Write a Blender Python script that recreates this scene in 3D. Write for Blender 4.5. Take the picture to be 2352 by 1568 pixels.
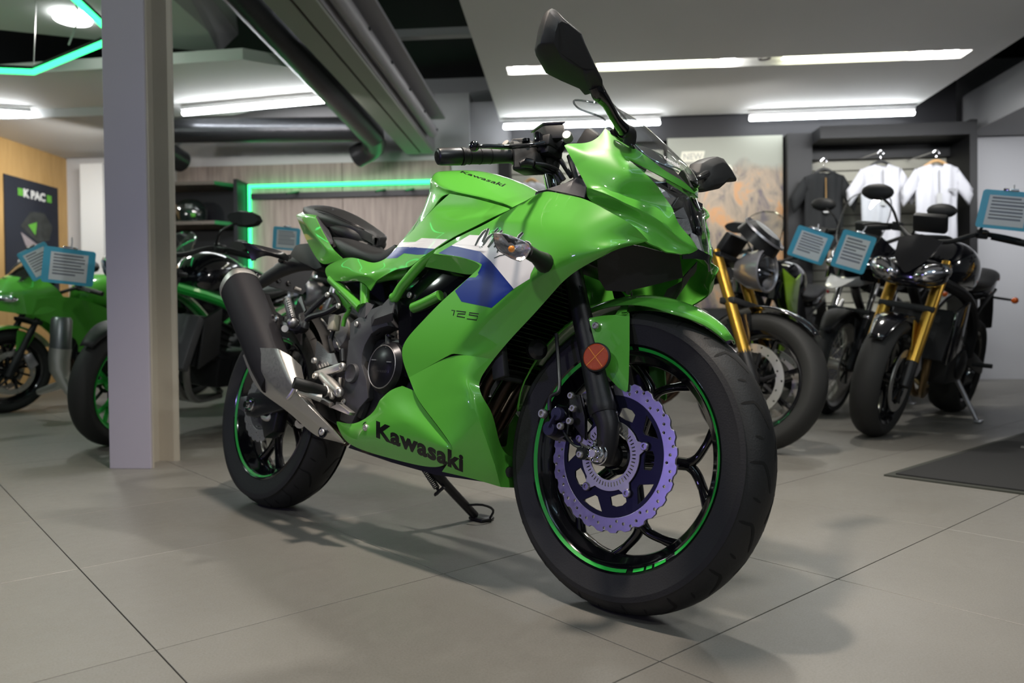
import bpy, bmesh, math, random
from math import pi, sin, cos, radians, sqrt, atan2
from mathutils import Vector, Matrix
from mathutils.bvhtree import BVHTree

for o in list(bpy.data.objects):
    bpy.data.objects.remove(o)
SC = bpy.context.scene
COL = SC.collection
random.seed(7)

# ------------------------------------------------------------ camera
F_PX, YAW, PITCH, ROLL = 1743.9, 0.862252, -0.0149546, -0.0110232
CAM = Vector((0.23191, -0.78826, 0.54733))
_f = Vector((cos(YAW)*cos(PITCH), sin(YAW)*cos(PITCH), sin(PITCH)))
_r = Vector((sin(YAW), -cos(YAW), 0)); _u = _r.cross(_f)
CR = _r*cos(ROLL)+_u*sin(ROLL); CU = -_r*sin(ROLL)+_u*cos(ROLL); CF = _f
cam_d = bpy.data.cameras.new('camera'); cam_o = bpy.data.objects.new('camera', cam_d); COL.objects.link(cam_o)
m = Matrix.Identity(4)
for i in range(3):
    m[i][0], m[i][1], m[i][2], m[i][3] = CR[i], CU[i], -CF[i], CAM[i]
cam_o.matrix_world = m
cam_d.sensor_width = 36; cam_d.lens = F_PX/2352*36; cam_d.clip_start = 0.05
cam_d.dof.use_dof = True; cam_d.dof.focus_distance = 1.62; cam_d.dof.aperture_fstop = 3.6
SC.camera = cam_o

# ------------------------------------------------------------ exposure, world, lights
SC.view_settings.view_transform = 'Standard'; SC.view_settings.look = 'None'
SC.view_settings.gamma = 1; SC.view_settings.use_curve_mapping = False
SC.view_settings.exposure = 0.42
W = bpy.data.worlds.new('shop_air'); SC.world = W; W.use_nodes = True
W.node_tree.nodes['Background'].inputs[0].default_value = (0.86, 0.93, 1.0, 1)
W.node_tree.nodes['Background'].inputs[1].default_value = 0.15

NN = Vector((sqrt(.5), sqrt(.5), 0)); UU = Vector((sqrt(.5), -sqrt(.5), 0))
def RM(u, n, h):                       # room frame (u right, n away, h up) -> world
    return Vector((CAM.x, CAM.y, 0))+UU*u+NN*n+Vector((0, 0, h))

def area(name, loc, size, power, color=(1, 1, 1), size_y=None, target=None, rotz=0, spread=pi):
    d = bpy.data.lights.new(name, 'AREA'); d.energy = power; d.color = color
    d.shape = 'RECTANGLE' if size_y else 'SQUARE'; d.size = size; d.spread = spread
    if size_y: d.size_y = size_y
    o = bpy.data.objects.new(name, d); COL.objects.link(o); o.location = loc
    if target is not None:
        o.rotation_euler = (Vector(target)-Vector(loc)).to_track_quat('-Z', 'Y').to_euler()
    else:
        o.rotation_euler = (0, 0, rotz)
    return o
def spot(name, loc, target, power, angle, blend=0.3, color=(1, 1, 1), radius=0.04):
    d = bpy.data.lights.new(name, 'SPOT'); d.energy = power; d.color = color
    d.spot_size = angle; d.spot_blend = blend; d.shadow_soft_size = radius
    o = bpy.data.objects.new(name, d); COL.objects.link(o); o.location = loc
    o.rotation_euler = (Vector(target)-Vector(loc)).to_track_quat('-Z', 'Y').to_euler()
    return o
LP = lambda u, n, h: RM(u, n, h)
spot('key_downlight', LP(-.45, 1.45, 2.66), LP(-.30, 1.70, 0), 175, radians(100), .6, (1, .87, .74), .07)
spot('key_downlight', LP(.45, 2.45, 2.66), LP(.30, 2.2, 0), 105, radians(100), .6, (1, .96, .88), .07)
spot('left_downlight', LP(-3.63, 5.36, 2.84), LP(-2.4, 3.6, 0), 75, radians(130), .6, (1, .98, .95), .12)
spot('rear_downlight', LP(1.6, 4.6, 2.66), LP(1.9, 4.3, 0), 65, radians(125), .6, (1, .97, .9), .08)
spot('purple_sign_glow', LP(-3.4, -.4, .9), LP(-.3, 2.0, .4), 30, radians(70), .5, (.42, .34, 1.0), .12)
spot('front_fill_spot', LP(1.5, -.6, 2.5), LP(.2, 2.6, .7), 60, radians(80), .6, (.95, 1, .97), .06)  # two added fill spots behind the camera, no fixtures
spot('front_fill_spot', LP(-1.6, -.6, 2.5), LP(-1.2, 2.8, 1.0), 65, radians(80), .6, (.95, 1, .97), .06)
spot('side_fill_spot', LP(-4.6, 2.6, 2.8), LP(-2.6, 3.2, .2), 60, radians(120), .6, (.88, 1, .92), .08)  # added fill for the column side, no fixture
spot('ceiling_fill_spot', LP(5.8, 2.2, 1.8), LP(1.6, 3.8, 2.8), 110, radians(75), .8, (1, .99, .96), .1)  # this pair is added to lift the ceiling brightness, no real fixtures
spot('ceiling_fill_spot', LP(-5.6, 3.2, 1.9), LP(-4.2, 5.6, 2.9), 40, radians(110), .8, (1, .99, .94), .1)
area('wall_fill_area', LP(3.1, 6.4, 2.5), 1.6, 11, (.97, .98, 1), size_y=.12, target=LP(3.2, 8.0, 1.3), spread=radians(110))  # this and the next four are unseen, added to brighten the walls
area('wall_fill_area', LP(5.0, 6.0, 2.2), 1.0, 7, (.97, .98, 1), size_y=.12, target=LP(4.9, 8.0, 1.5), spread=radians(110))
area('wall_fill_area', LP(1.3, 6.4, 2.5), 1.2, 13, (1, .98, .95), size_y=.12, target=LP(1.5, 8.0, 1.5), spread=radians(110))
area('wall_fill_area', LP(-2.5, 5.7, 2.3), 1.6, 13, (1, .93, .92), size_y=.12, target=LP(-2.4, 8.0, 1.2), spread=radians(110))
area('wall_fill_area', LP(-4.6, 7.0, 2.5), .9, 12, (1, .96, .9), size_y=.12, target=LP(-5.9, 7.8, 1.6), spread=radians(110))


# ------------------------------------------------------------ materials
def mat(name, col, rough=0.5, metal=0.0, coat=0.0, spec=0.5, noise=0, nscale=40, bump=0, trans=0.0, emit=0, ecol=None, alpha=None, ior=None, var=0, vscale=6):
    if name in bpy.data.materials: return bpy.data.materials[name]
    M = bpy.data.materials.new(name); M.use_nodes = True
    nt = M.node_tree; b = nt.nodes['Principled BSDF']
    b.inputs['Base Color'].default_value = (*col, 1); b.inputs['Roughness'].default_value = rough
    b.inputs['Metallic'].default_value = metal; b.inputs['Coat Weight'].default_value = coat
    b.inputs['Coat Roughness'].default_value = 0.03; b.inputs['Specular IOR Level'].default_value = spec
    b.inputs['Transmission Weight'].default_value = trans
    if ior: b.inputs['IOR'].default_value = ior
    if alpha is not None: b.inputs['Alpha'].default_value = alpha
    if emit:
        b.inputs['Emission Color'].default_value = (*(ecol or col), 1); b.inputs['Emission Strength'].default_value = emit
    tc = None
    if bump or noise or var:
        tc = nt.nodes.new('ShaderNodeTexCoord')
    if bump or noise:
        n = nt.nodes.new('ShaderNodeTexNoise'); n.inputs['Scale'].default_value = nscale; n.inputs['Detail'].default_value = 4
        nt.links.new(tc.outputs['Object'], n.inputs['Vector'])
        if bump:
            bp = nt.nodes.new('ShaderNodeBump'); bp.inputs['Strength'].default_value = bump; bp.inputs['Distance'].default_value = 0.002
            nt.links.new(n.outputs['Fac'], bp.inputs['Height']); nt.links.new(bp.outputs['Normal'], b.inputs['Normal'])
        if noise:
            mr = nt.nodes.new('ShaderNodeMapRange'); mr.inputs[3].default_value = max(0, rough-noise); mr.inputs[4].default_value = rough+noise
            nt.links.new(n.outputs['Fac'], mr.inputs[0]); nt.links.new(mr.outputs[0], b.inputs['Roughness'])
    if var:
        n2 = nt.nodes.new('ShaderNodeTexNoise'); n2.inputs['Scale'].default_value = vscale; n2.inputs['Detail'].default_value = 5
        nt.links.new(tc.outputs['Object'], n2.inputs['Vector'])
        mx = nt.nodes.new('ShaderNodeMix'); mx.data_type = 'RGBA'
        mx.inputs['A'].default_value = (*[c*(1-var) for c in col], 1); mx.inputs['B'].default_value = (*[min(1, c*(1+var)) for c in col], 1)
        nt.links.new(n2.outputs['Fac'], mx.inputs['Factor']); nt.links.new(mx.outputs['Result'], b.inputs['Base Color'])
    return M
GREEN = mat('lime_paint', (0.098, 0.41, 0.045), 0.35, 0, 1.0, spec=.25)
WHITE_D = mat('white_decal', (0.78, 0.76, 0.78), 0.3, 0, 1.0)
BLUE_D = mat('blue_decal', (0.003, 0.018, 0.19), 0.3, 0.0, .35, spec=.25)
BLACK_D = mat('black_decal', (0.004, 0.004, 0.005), 0.35, 0, 0.15, spec=.25)
GLOSS = mat('gloss_black', (0.004, 0.004, 0.006), 0.12, 0, 0.6)
SATIN = mat('satin_black', (0.012, 0.012, 0.014), 0.35, noise=0.05, nscale=200)
MATTE = mat('matte_black_plastic', (0.010, 0.010, 0.011), 0.55, bump=0.15, nscale=900)
DGREY = mat('dark_grey_plastic', (0.045, 0.045, 0.052), 0.5, bump=0.2, nscale=1200)
RUBBER = mat('tyre_rubber', (0.011, 0.011, 0.012), 0.62, bump=0.25, nscale=300, var=0.25, vscale=20)
RUBBER_D = mat('tyre_groove_rubber', (0.003, 0.003, 0.003), 0.9)
LEATHER = mat('seat_vinyl', (0.013, 0.013, 0.014), 0.42, bump=0.35, nscale=700)
ALU = mat('brushed_aluminium', (0.62, 0.60, 0.58), 0.46, 1.0, noise=0.08, nscale=150)
ALU_D = mat('cast_aluminium', (0.30, 0.29, 0.30), 0.42, 1.0, bump=0.3, nscale=400)
CHROME = mat('chrome', (0.75, 0.75, 0.78), 0.08, 1.0)
STEEL = mat('disc_steel', (0.50, 0.47, 0.56), 0.34, 1.0, noise=0.1, nscale=90)
NAVY = mat('disc_carrier', (0.012, 0.012, 0.035), 0.4, 0.6)
MUFF = mat('muffler_coating', (0.014, 0.013, 0.016), 0.6, 0.0, spec=.22, bump=0.2, nscale=900)
FORK = mat('fork_slider', (0.020, 0.019, 0.022), 0.4, 0.5, bump=0.2, nscale=800)
STRIPE = mat('rim_tape_green', (0.02, 0.50, 0.06), 0.35, 0.0, 0.5)
GLASS = mat('clear_plastic', (1, 1, 1), 0.02, 0, 0, trans=1.0, ior=1.15)
LENS = mat('headlight_lens', (1, 1, 1), 0.01, 0, 0, trans=1.0, ior=1.25)
ORANGE = mat('orange_reflector', (0.75, 0.13, 0.01), 0.25, 0, 0.8, bump=0.8, nscale=300)
AMBER = mat('amber_bulb', (0.9, 0.3, 0.03), 0.2)
PIPE = mat('header_pipe', (0.06, 0.04, 0.03), 0.3, 0.9)

# ------------------------------------------------------------ mesh helpers
def empty(name, loc=(0, 0, 0), label=None, cat=None, group=None, mw=None):
    o = bpy.data.objects.new(name, None); COL.objects.link(o); o.empty_display_size = 0.1
    if mw is not None: o.matrix_world = mw
    else: o.location = loc
    tag(o, label, cat, group); return o
def tag(o, label=None, cat=None, group=None, kind=None):
    if label: o['label'] = label
    if cat: o['category'] = cat
    if group: o['group'] = group
    if kind: o['kind'] = kind
    return o
def link(name, me, material, parent=None, label=None):
    o = bpy.data.objects.new(name, me); COL.objects.link(o)
    if material is not None and not me.materials: me.materials.append(material)
    if parent is not None: o.parent = parent
    if label: o['label'] = label
    return o
def catmull(P, n=6, closed=False):
    P = [Vector(p) for p in P]
    if len(P) < 3: return P
    out = []; N = len(P); R = range(N if closed else N-1)
    for i in R:
        p0 = P[(i-1) % N] if (closed or i > 0) else P[0]*2-P[1]
        p1 = P[i]; p2 = P[(i+1) % N]
        p3 = P[(i+2) % N] if (closed or i+2 < N) else P[-1]*2-P[-2]
        for k in range(n):
            t = k/n
            out.append(0.5*((2*p1)+(-p0+p2)*t+(2*p0-5*p1+4*p2-p3)*t*t+(-p0+3*p1-3*p2+p3)*t**3))
    if not closed: out.append(P[-1])
    return out
def frames(P, closed=False):
    T = []
    for i in range(len(P)):
        a = P[(i-1) % len(P)] if (closed or i) else P[0]; b = P[(i+1) % len(P)] if (closed or i < len(P)-1) else P[-1]
        t = (b-a); T.append(t.normalized() if t.length > 1e-9 else Vector((0, 0, 1)))
    n = T[0].orthogonal().normalized(); Ns = []
    for t in T:
        n = (n-t*n.dot(t)); n = n.normalized() if n.length > 1e-6 else t.orthogonal().normalized(); Ns.append(n)
    return T, Ns
class MB:
    def __init__(s): s.v = []; s.f = []
    def add(s, v, f):
        k = len(s.v); s.v += [Vector(p) for p in v]; s.f += [tuple(i+k for i in q) for q in f]; return s
    def box(s, c, d, rot=None):
        v = [Vector((x*d[0]/2, y*d[1]/2, z*d[2]/2)) for x in (-1, 1) for y in (-1, 1) for z in (-1, 1)]
        if rot is not None: v = [rot @ p for p in v]
        return s.add([p+Vector(c) for p in v], [(0, 1, 3, 2), (4, 6, 7, 5), (0, 4, 5, 1), (2, 3, 7, 6), (0, 2, 6, 4), (1, 5, 7, 3)])
    def beam(s, a, b, w, h, up=(0, 0, 1)):
        a, b = Vector(a), Vector(b); t = (b-a).normalized(); x = t.cross(Vector(up)).normalized(); y = x.cross(t)
        q = [x*w/2+y*h/2, x*w/2-y*h/2, -x*w/2-y*h/2, -x*w/2+y*h/2]
        return s.add([a+p for p in q]+[b+p for p in q], [(3, 2, 1, 0), (4, 5, 6, 7)]+[(i, (i+1) % 4, (i+1) % 4+4, i+4) for i in range(4)])
    def tube(s, P, r, n=12, smooth=6, caps=True, closed=False, flat=1.0):
        R = r if isinstance(r, (list, tuple)) else [r]*len(P)
        Q = catmull(P, smooth, closed) if smooth > 1 and len(P) > 2 else [Vector(p) for p in P]
        m_ = len(Q); RR = []
        for i in range(m_):
            t = i/(m_-1)*(len(P)-1) if m_ > 1 else 0; k = min(int(t), len(R)-2) if len(R) > 1 else 0
            RR.append(R[k]+(R[k+1]-R[k])*(t-k) if len(R) > 1 else R[0])
        T, N = frames(Q, closed); v = []; f = []
        for i, q in enumerate(Q):
            b = T[i].cross(N[i])
            for k in range(n):
                a = 2*pi*k/n; v.append(q+(N[i]*cos(a)+b*sin(a)*flat)*RR[i])
        for i in range(m_ if closed else m_-1):
            j = (i+1) % m_
            for k in range(n): f.append((i*n+k, i*n+(k+1) % n, j*n+(k+1) % n, j*n+k))
        if caps and not closed:
            f.append(tuple(reversed(range(n)))); f.append(tuple(range((m_-1)*n, m_*n)))
        return s.add(v, f)
    def cyl(s, a, b, r, r2=None, n=20): return s.tube([a, b], [r, r if r2 is None else r2], n, 1)
    def lathe(s, prof, c=(0, 0, 0), ax=(0, 1, 0), n=48, closed=False, a0=0, a1=2*pi):
        ax = Vector(ax).normalized(); x = Vector((1, 0, 0)) if abs(ax.x) < .9 else Vector((0, 0, 1))
        x = (x-ax*x.dot(ax)).normalized(); y = ax.cross(x); full = abs(a1-a0-2*pi) < 1e-6
        m_ = n if full else n+1; v = []; f = []
        for i in range(m_):
            a = a0+(a1-a0)*i/n
            for (r, h) in prof: v.append(Vector(c)+ax*h+(x*cos(a)+y*sin(a))*r)
        k = len(prof)
        for i in range(n):
            j = (i+1) % m_
            for p in range(k if closed else k-1):
                q = (p+1) % k; f.append((i*k+p, i*k+q, j*k+q, j*k+p))
        return s.add(v, f)
    def prism(s, pts, d):                # pts: 3-D polygon, d: extrusion vector
        d = Vector(d); n = len(pts); P = [Vector(p) for p in pts]
        return s.add(P+[p+d for p in P], [tuple(reversed(range(n))), tuple(range(n, 2*n))]+[(i, (i+1) % n, (i+1) % n+n, i+n) for i in range(n)])
    def ball(s, c, r, n=16, sc=(1, 1, 1)):
        v = []; f = []; m_ = n//2
        for i in range(m_+1):
            t = pi*i/m_
            for k in range(n):
                a = 2*pi*k/n; v.append(Vector(c)+Vector((r*sc[0]*sin(t)*cos(a), r*sc[1]*sin(t)*sin(a), r*sc[2]*cos(t))))
        for i in range(m_):
            for k in range(n): f.append((i*n+k, (i+1)*n+k, (i+1)*n+(k+1) % n, i*n+(k+1) % n))
        return s.add(v, f)
    def build(s, name, material, parent=None, label=None, smooth=True, angle=35, bevel=0, bseg=2, sub=0):
        me = bpy.data.meshes.new(name); bm = bmesh.new()
        vs = [bm.verts.new(p) for p in s.v]
        for q in s.f:
            try: bm.faces.new([vs[i] for i in q])
            except ValueError: pass
        bmesh.ops.remove_doubles(bm, verts=bm.verts, dist=1e-5)
        bmesh.ops.recalc_face_normals(bm, faces=bm.faces)
        if bevel:
            es = [e for e in bm.edges if len(e.link_faces) == 2 and e.calc_face_angle(0) > radians(30)]
            bmesh.ops.bevel(bm, geom=es, offset=bevel, segments=bseg, affect='EDGES', clamp_overlap=True, profile=0.5)
        bm.to_mesh(me); bm.free()
        if smooth:
            me.shade_smooth(); me.set_sharp_from_angle(angle=radians(angle))
        o = link(name, me, material, parent, label)
        if sub:
            md = o.modifiers.new('s', 'SUBSURF'); md.levels = sub; md.render_levels = sub
        return o
def bake(o):
    dg = bpy.context.evaluated_depsgraph_get(); dg.update()
    me = bpy.data.meshes.new_from_object(o.evaluated_get(dg)); o.modifiers.clear(); o.data = me
    return o
def panel(name, V_, Fs, cr=(), thick=0.003, material=None, parent=None, sub=2, mirror=False, label=None, allc=0.0, off=1.0, bake_it=True, angle=40):
    """V_: dict key -> point, Fs: list of key strings, cr: creased edges 'a-b' chains"""
    keys = list(V_); idx = {k: i for i, k in enumerate(keys)}
    me = bpy.data.meshes.new(name)
    if isinstance(Fs, str): Fs = Fs.strip().split('/')
    fl = [tuple(idx[k] for k in f.split()) for f in Fs if f.strip()]
    bm = bmesh.new(); vs = [bm.verts.new(V_[k]) for k in keys]
    for q in fl:
        try: bm.faces.new([vs[i] for i in q])
        except ValueError: print('bad face', name, q)
    cl = bm.edges.layers.float.new('crease_edge')
    if allc:
        for e in bm.edges: e[cl] = allc
    bm.edges.ensure_lookup_table()
    for chain in cr:
        w = 1.0
        if ':' in chain: chain, w = chain.split(':'); w = float(w)
        c = chain.split()
        for a, b in zip(c, c[1:]):
            e = bm.edges.get((vs[idx[a]], vs[idx[b]]))
            if e: e[cl] = w
            else: print('no edge', name, a, b)
    if mirror:
        g = bmesh.ops.duplicate(bm, geom=bm.verts[:]+bm.edges[:]+bm.faces[:])
        nv = [x for x in g['geom'] if isinstance(x, bmesh.types.BMVert)]
        for v in nv: v.co.y = -v.co.y
        bmesh.ops.reverse_faces(bm, faces=[x for x in g['geom'] if isinstance(x, bmesh.types.BMFace)])
    bmesh.ops.remove_doubles(bm, verts=bm.verts, dist=1e-4)
    loose = [v for v in bm.verts if not v.link_faces]
    bmesh.ops.delete(bm, geom=loose, context='VERTS')
    bmesh.ops.recalc_face_normals(bm, faces=bm.faces)
    bm.to_mesh(me); bm.free(); me.shade_smooth()
    o = link(name, me, material, parent, label)
    if sub:
        md = o.modifiers.new('s', 'SUBSURF'); md.levels = sub; md.render_levels = sub; md.boundary_smooth = 'PRESERVE_CORNERS'
    if thick:
        md = o.modifiers.new('t', 'SOLIDIFY'); md.thickness = thick; md.offset = -off; md.use_even_offset = True
    if bake_it:
        bake(o); o.data.shade_smooth(); o.data.set_sharp_from_angle(angle=radians(angle))
        if material and not o.data.materials: o.data.materials.append(material)
    return o
def plate(name, loops, thick, material, parent, M=None, bevel=0.0, label=None, angle=35):
    """flat plate with holes: loops of 2-D points, M maps (x,y,0) to local space"""
    cu = bpy.data.curves.new(name, 'CURVE'); cu.dimensions = '2D'; cu.fill_mode = 'BOTH'; cu.extrude = thick/2; cu.bevel_depth = bevel; cu.bevel_resolution = 1
    for lp in loops:
        sp = cu.splines.new('POLY'); sp.points.add(len(lp)-1); sp.use_cyclic_u = True
        for p, q in zip(sp.points, lp): p.co = (q[0], q[1], 0, 1)
    t = bpy.data.objects.new('tmp', cu); COL.objects.link(t)
    dg = bpy.context.evaluated_depsgraph_get(); dg.update()
    me = bpy.data.meshes.new_from_object(t.evaluated_get(dg)); bpy.data.objects.remove(t)
    if M is not None: me.transform(M)
    me.name = name; me.materials.clear()
    me.shade_smooth(); me.set_sharp_from_angle(angle=radians(angle))
    return link(name, me, material, parent, label)
def copy_tree(o, parent=None):
    c = o.copy(); COL.objects.link(c)
    if parent is not None: c.parent = parent
    for ch in [x for x in bpy.data.objects if x.parent == o]: copy_tree(ch, c)
    return c
def circ(cx, cy, r, n=24, ph=0): return [(cx+r*cos(2*pi*i/n+ph), cy+r*sin(2*pi*i/n+ph)) for i in range(n)]
def ring(c, ax_, w, h, n=14, rot=0.0, sq=3.0):
    s_ = Vector((0, 1, 0)); s_ = (s_-ax_*s_.dot(ax_)).normalized(); t_ = ax_.cross(s_); out = []
    for i in range(n):
        a = 2*pi*i/n+rot; ca, sa = cos(a), sin(a); q = (abs(ca)**sq+abs(sa)**sq)**(-1/sq)
        out.append(c+s_*ca*q*w+t_*sa*q*h)
    return out
def loft(m_, rings, cap=True):
    n = len(rings[0]); v = [p for r in rings for p in r]; f = []
    for i in range(len(rings)-1):
        for k in range(n): f.append((i*n+k, i*n+(k+1) % n, (i+1)*n+(k+1) % n, (i+1)*n+k))
    if cap: f.append(tuple(reversed(range(n)))); f.append(tuple(range((len(rings)-1)*n, len(rings)*n)))
    m_.add(v, f)
def glassmat(name, tint=(1, 1, 1), rough=0.0, base=0.03, refl=1.0):
    M = bpy.data.materials.new(name); M.use_nodes = True; nt = M.node_tree; nt.nodes.clear()
    out = nt.nodes.new('ShaderNodeOutputMaterial'); mx = nt.nodes.new('ShaderNodeMixShader'); tr = nt.nodes.new('ShaderNodeBsdfTransparent'); gl = nt.nodes.new('ShaderNodeBsdfGlossy')
    lw = nt.nodes.new('ShaderNodeLayerWeight'); lw.inputs['Blend'].default_value = .5; pw = nt.nodes.new('ShaderNodeMath'); pw.operation = 'POWER'; pw.inputs[1].default_value = 3.0; nt.links.new(lw.outputs['Facing'], pw.inputs[0])
    mr = nt.nodes.new('ShaderNodeMapRange'); mr.inputs[3].default_value = base; mr.inputs[4].default_value = refl
    tr.inputs[0].default_value = (*tint, 1); gl.inputs[1].default_value = rough
    nt.links.new(pw.outputs[0], mr.inputs[0]); nt.links.new(mr.outputs[0], mx.inputs[0])
    nt.links.new(tr.outputs[0], mx.inputs[1]); nt.links.new(gl.outputs[0], mx.inputs[2]); nt.links.new(mx.outputs[0], out.inputs[0])
    return M
# ================================================================ ROOM
def st(o, kind='structure'): o['kind'] = kind; return o
Mroom = Matrix.Translation((CAM.x, CAM.y, 0)) @ Matrix.Rotation(radians(-45), 4, 'Z')   # local x = right, y = away
def rbox(u0, u1, n0, n1, h0, h1): return MB().box(((u0+u1)/2, (n0+n1)/2, (h0+h1)/2), (abs(u1-u0), abs(n1-n0), abs(h1-h0)))
def rb_(name, u0, u1, n0, n1, h0, h1, material, parent=None, bevel=0, label=None):
    o = rbox(u0, u1, n0, n1, h0, h1).build(name, material, parent, label, smooth=False, bevel=bevel)
    if parent is None: o.matrix_world = Mroom
    return o
# --- floor: porcelain tiles laid at 45 degrees to the building
FLM = bpy.data.materials.new('porcelain_tile'); FLM.use_nodes = True
nt = FLM.node_tree; pb_ = nt.nodes['Principled BSDF']
def N(t, **k):
    n = nt.nodes.new(t)
    for a, b in k.items(): setattr(n, a, b)
    return n
geo = N('ShaderNodeNewGeometry'); oi = N('ShaderNodeObjectInfo')
n1 = N('ShaderNodeTexNoise'); n1.inputs['Scale'].default_value = 260; n1.inputs['Detail'].default_value = 6; n1.inputs['Roughness'].default_value = .75
n2 = N('ShaderNodeTexNoise'); n2.inputs['Scale'].default_value = 1.6; n2.inputs['Detail'].default_value = 4
n3 = N('ShaderNodeTexNoise'); n3.inputs['Scale'].default_value = 34; n3.inputs['Detail'].default_value = 8; n3.inputs['Roughness'].default_value = .7
for n in (n1, n2, n3): nt.links.new(geo.outputs['Position'], n.inputs['Vector'])
cr1 = N('ShaderNodeValToRGB'); cr1.color_ramp.elements[0].position = .30; cr1.color_ramp.elements[0].color = (.125, .118, .105, 1); cr1.color_ramp.elements[1].position = .62; cr1.color_ramp.elements[1].color = (.205, .196, .178, 1)
e = cr1.color_ramp.elements.new(.40); e.color = (.168, .160, .145, 1)
nt.links.new(n1.outputs['Fac'], cr1.inputs[0])
mx1 = N('ShaderNodeMix', data_type='RGBA', blend_type='MULTIPLY'); mx1.inputs['Factor'].default_value = 1
mr1 = N('ShaderNodeMapRange'); mr1.inputs[1].default_value = .35; mr1.inputs[2].default_value = .68; mr1.inputs[3].default_value = .90; mr1.inputs[4].default_value = 1.07
nt.links.new(n2.outputs['Fac'], mr1.inputs[0])
mr2 = N('ShaderNodeMapRange'); mr2.inputs[3].default_value = .93; mr2.inputs[4].default_value = 1.07; nt.links.new(n3.outputs['Fac'], mr2.inputs[0])
mu1 = N('ShaderNodeMath', operation='MULTIPLY'); nt.links.new(mr1.outputs[0], mu1.inputs[0]); nt.links.new(mr2.outputs[0], mu1.inputs[1])
mr3 = N('ShaderNodeMapRange'); mr3.inputs[3].default_value = .96; mr3.inputs[4].default_value = 1.04; nt.links.new(oi.outputs['Random'], mr3.inputs[0])
mu2 = N('ShaderNodeMath', operation='MULTIPLY'); nt.links.new(mu1.outputs[0], mu2.inputs[0]); nt.links.new(mr3.outputs[0], mu2.inputs[1])
nt.links.new(cr1.outputs[0], mx1.inputs['A']); nt.links.new(mu2.outputs[0], mx1.inputs['B']); nt.links.new(mx1.outputs['Result'], pb_.inputs['Base Color'])
mr4 = N('ShaderNodeMapRange'); mr4.inputs[3].default_value = .30; mr4.inputs[4].default_value = .55; nt.links.new(n3.outputs['Fac'], mr4.inputs[0]); nt.links.new(mr4.outputs[0], pb_.inputs['Roughness'])
bp_ = N('ShaderNodeBump'); bp_.inputs['Strength'].default_value = .12; bp_.inputs['Distance'].default_value = .001; nt.links.new(n1.outputs['Fac'], bp_.inputs['Height']); nt.links.new(bp_.outputs[0], pb_.inputs['Normal'])
GROUT = mat('tile_grout', (.05, .047, .042), .9)
floor = MB().box((3.0, 3.5, -.06), (17, 17, .1)).build('floor', GROUT, smooth=False); st(floor)
TS = .61; tm_ = None; nt_ = 0
for i in range(-14, 20):
    for j in range(-14, 20):
        c = Vector(((i+.5)*TS, (j+.5)*TS, 0)); d = c-Vector((CAM.x, CAM.y, 0)); n_, u_ = d.dot(NN), d.dot(UU)
        if n_ < .2 or n_ > 8.4 or u_ < -6.1 or u_ > 5.2: continue
        zc_ = c-CAM; z_ = zc_.dot(CF); x_ = zc_.dot(CR)
        if z_ < .3 or abs(x_)-.5 > z_*.72: continue
        if tm_ is None:
            o = MB().box((0, 0, -.006), (TS-.0022, TS-.0022, .012)).build('floor_tile', FLM, floor, smooth=False, bevel=.0006, bseg=1); tm_ = o.data
        else: o = link('floor_tile', tm_, None, floor)
        o.location = (c.x, c.y, -.0); nt_ += 1
# floor beyond the frame (behind the camera), one plain slab
st(rb_('floor', -7, 7, -4, -.1, -.012, -.0005, FLM))
# --- walls
WALLG = mat('wall_paint_grey', (.50, .50, .52), .7); WALLD = mat('charcoal_paint', (.018, .018, .021), .7); WALLW = mat('wall_paint_white', (.62, .63, .64), .7)
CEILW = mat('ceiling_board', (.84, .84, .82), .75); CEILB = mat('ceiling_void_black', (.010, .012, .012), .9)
WOODP = bpy.data.materials.new('wood_laminate'); WOODP.use_nodes = True
nt = WOODP.node_tree; pb_ = nt.nodes['Principled BSDF']; tc = N('ShaderNodeTexCoord'); mp = N('ShaderNodeMapping'); mp.inputs['Scale'].default_value = (9, 9, .7)
nz = N('ShaderNodeTexNoise'); nz.inputs['Scale'].default_value = 3; nz.inputs['Detail'].default_value = 5; cr_ = N('ShaderNodeValToRGB')
cr_.color_ramp.elements[0].position = .3; cr_.color_ramp.elements[0].color = (.26, .215, .19, 1); cr_.color_ramp.elements[1].position = .7; cr_.color_ramp.elements[1].color = (.42, .35, .31, 1)
nt.links.new(tc.outputs['Object'], mp.inputs[0]); nt.links.new(mp.outputs[0], nz.inputs['Vector']); nt.links.new(nz.outputs['Fac'], cr_.inputs[0]); nt.links.new(cr_.outputs[0], pb_.inputs['Base Color']); pb_.inputs['Roughness'].default_value = .55
OAK = bpy.data.materials.new('oak_veneer'); OAK.use_nodes = True
nt = OAK.node_tree; pb_ = nt.nodes['Principled BSDF']; tc = N('ShaderNodeTexCoord'); mp = N('ShaderNodeMapping'); mp.inputs['Scale'].default_value = (6, 6, .8)
nz = N('ShaderNodeTexNoise'); nz.inputs['Scale'].default_value = 4; nz.inputs['Detail'].default_value = 5; cr_ = N('ShaderNodeValToRGB')
cr_.color_ramp.elements[0].color = (.36, .22, .08, 1); cr_.color_ramp.elements[1].color = (.52, .34, .14, 1)
nt.links.new(tc.outputs['Object'], mp.inputs[0]); nt.links.new(mp.outputs[0], nz.inputs['Vector']); nt.links.new(nz.outputs['Fac'], cr_.inputs[0]); nt.links.new(cr_.outputs[0], pb_.inputs['Base Color']); pb_.inputs['Roughness'].default_value = .5
wb = st(rb_('wall_back', -7, 7, 8.55, 8.7, 0, 3.4, WALLG))
rb_('wall_soffit', -4.3, -1.0, 8.0, 8.3, 2.36, 2.46, WALLW, wb); rb_('wall_upper', -4.3, -1.0, 8.12, 8.4, 2.46, 3.0, mat('wall_mid_grey', (.62, .62, .64), .7), wb)
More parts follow.
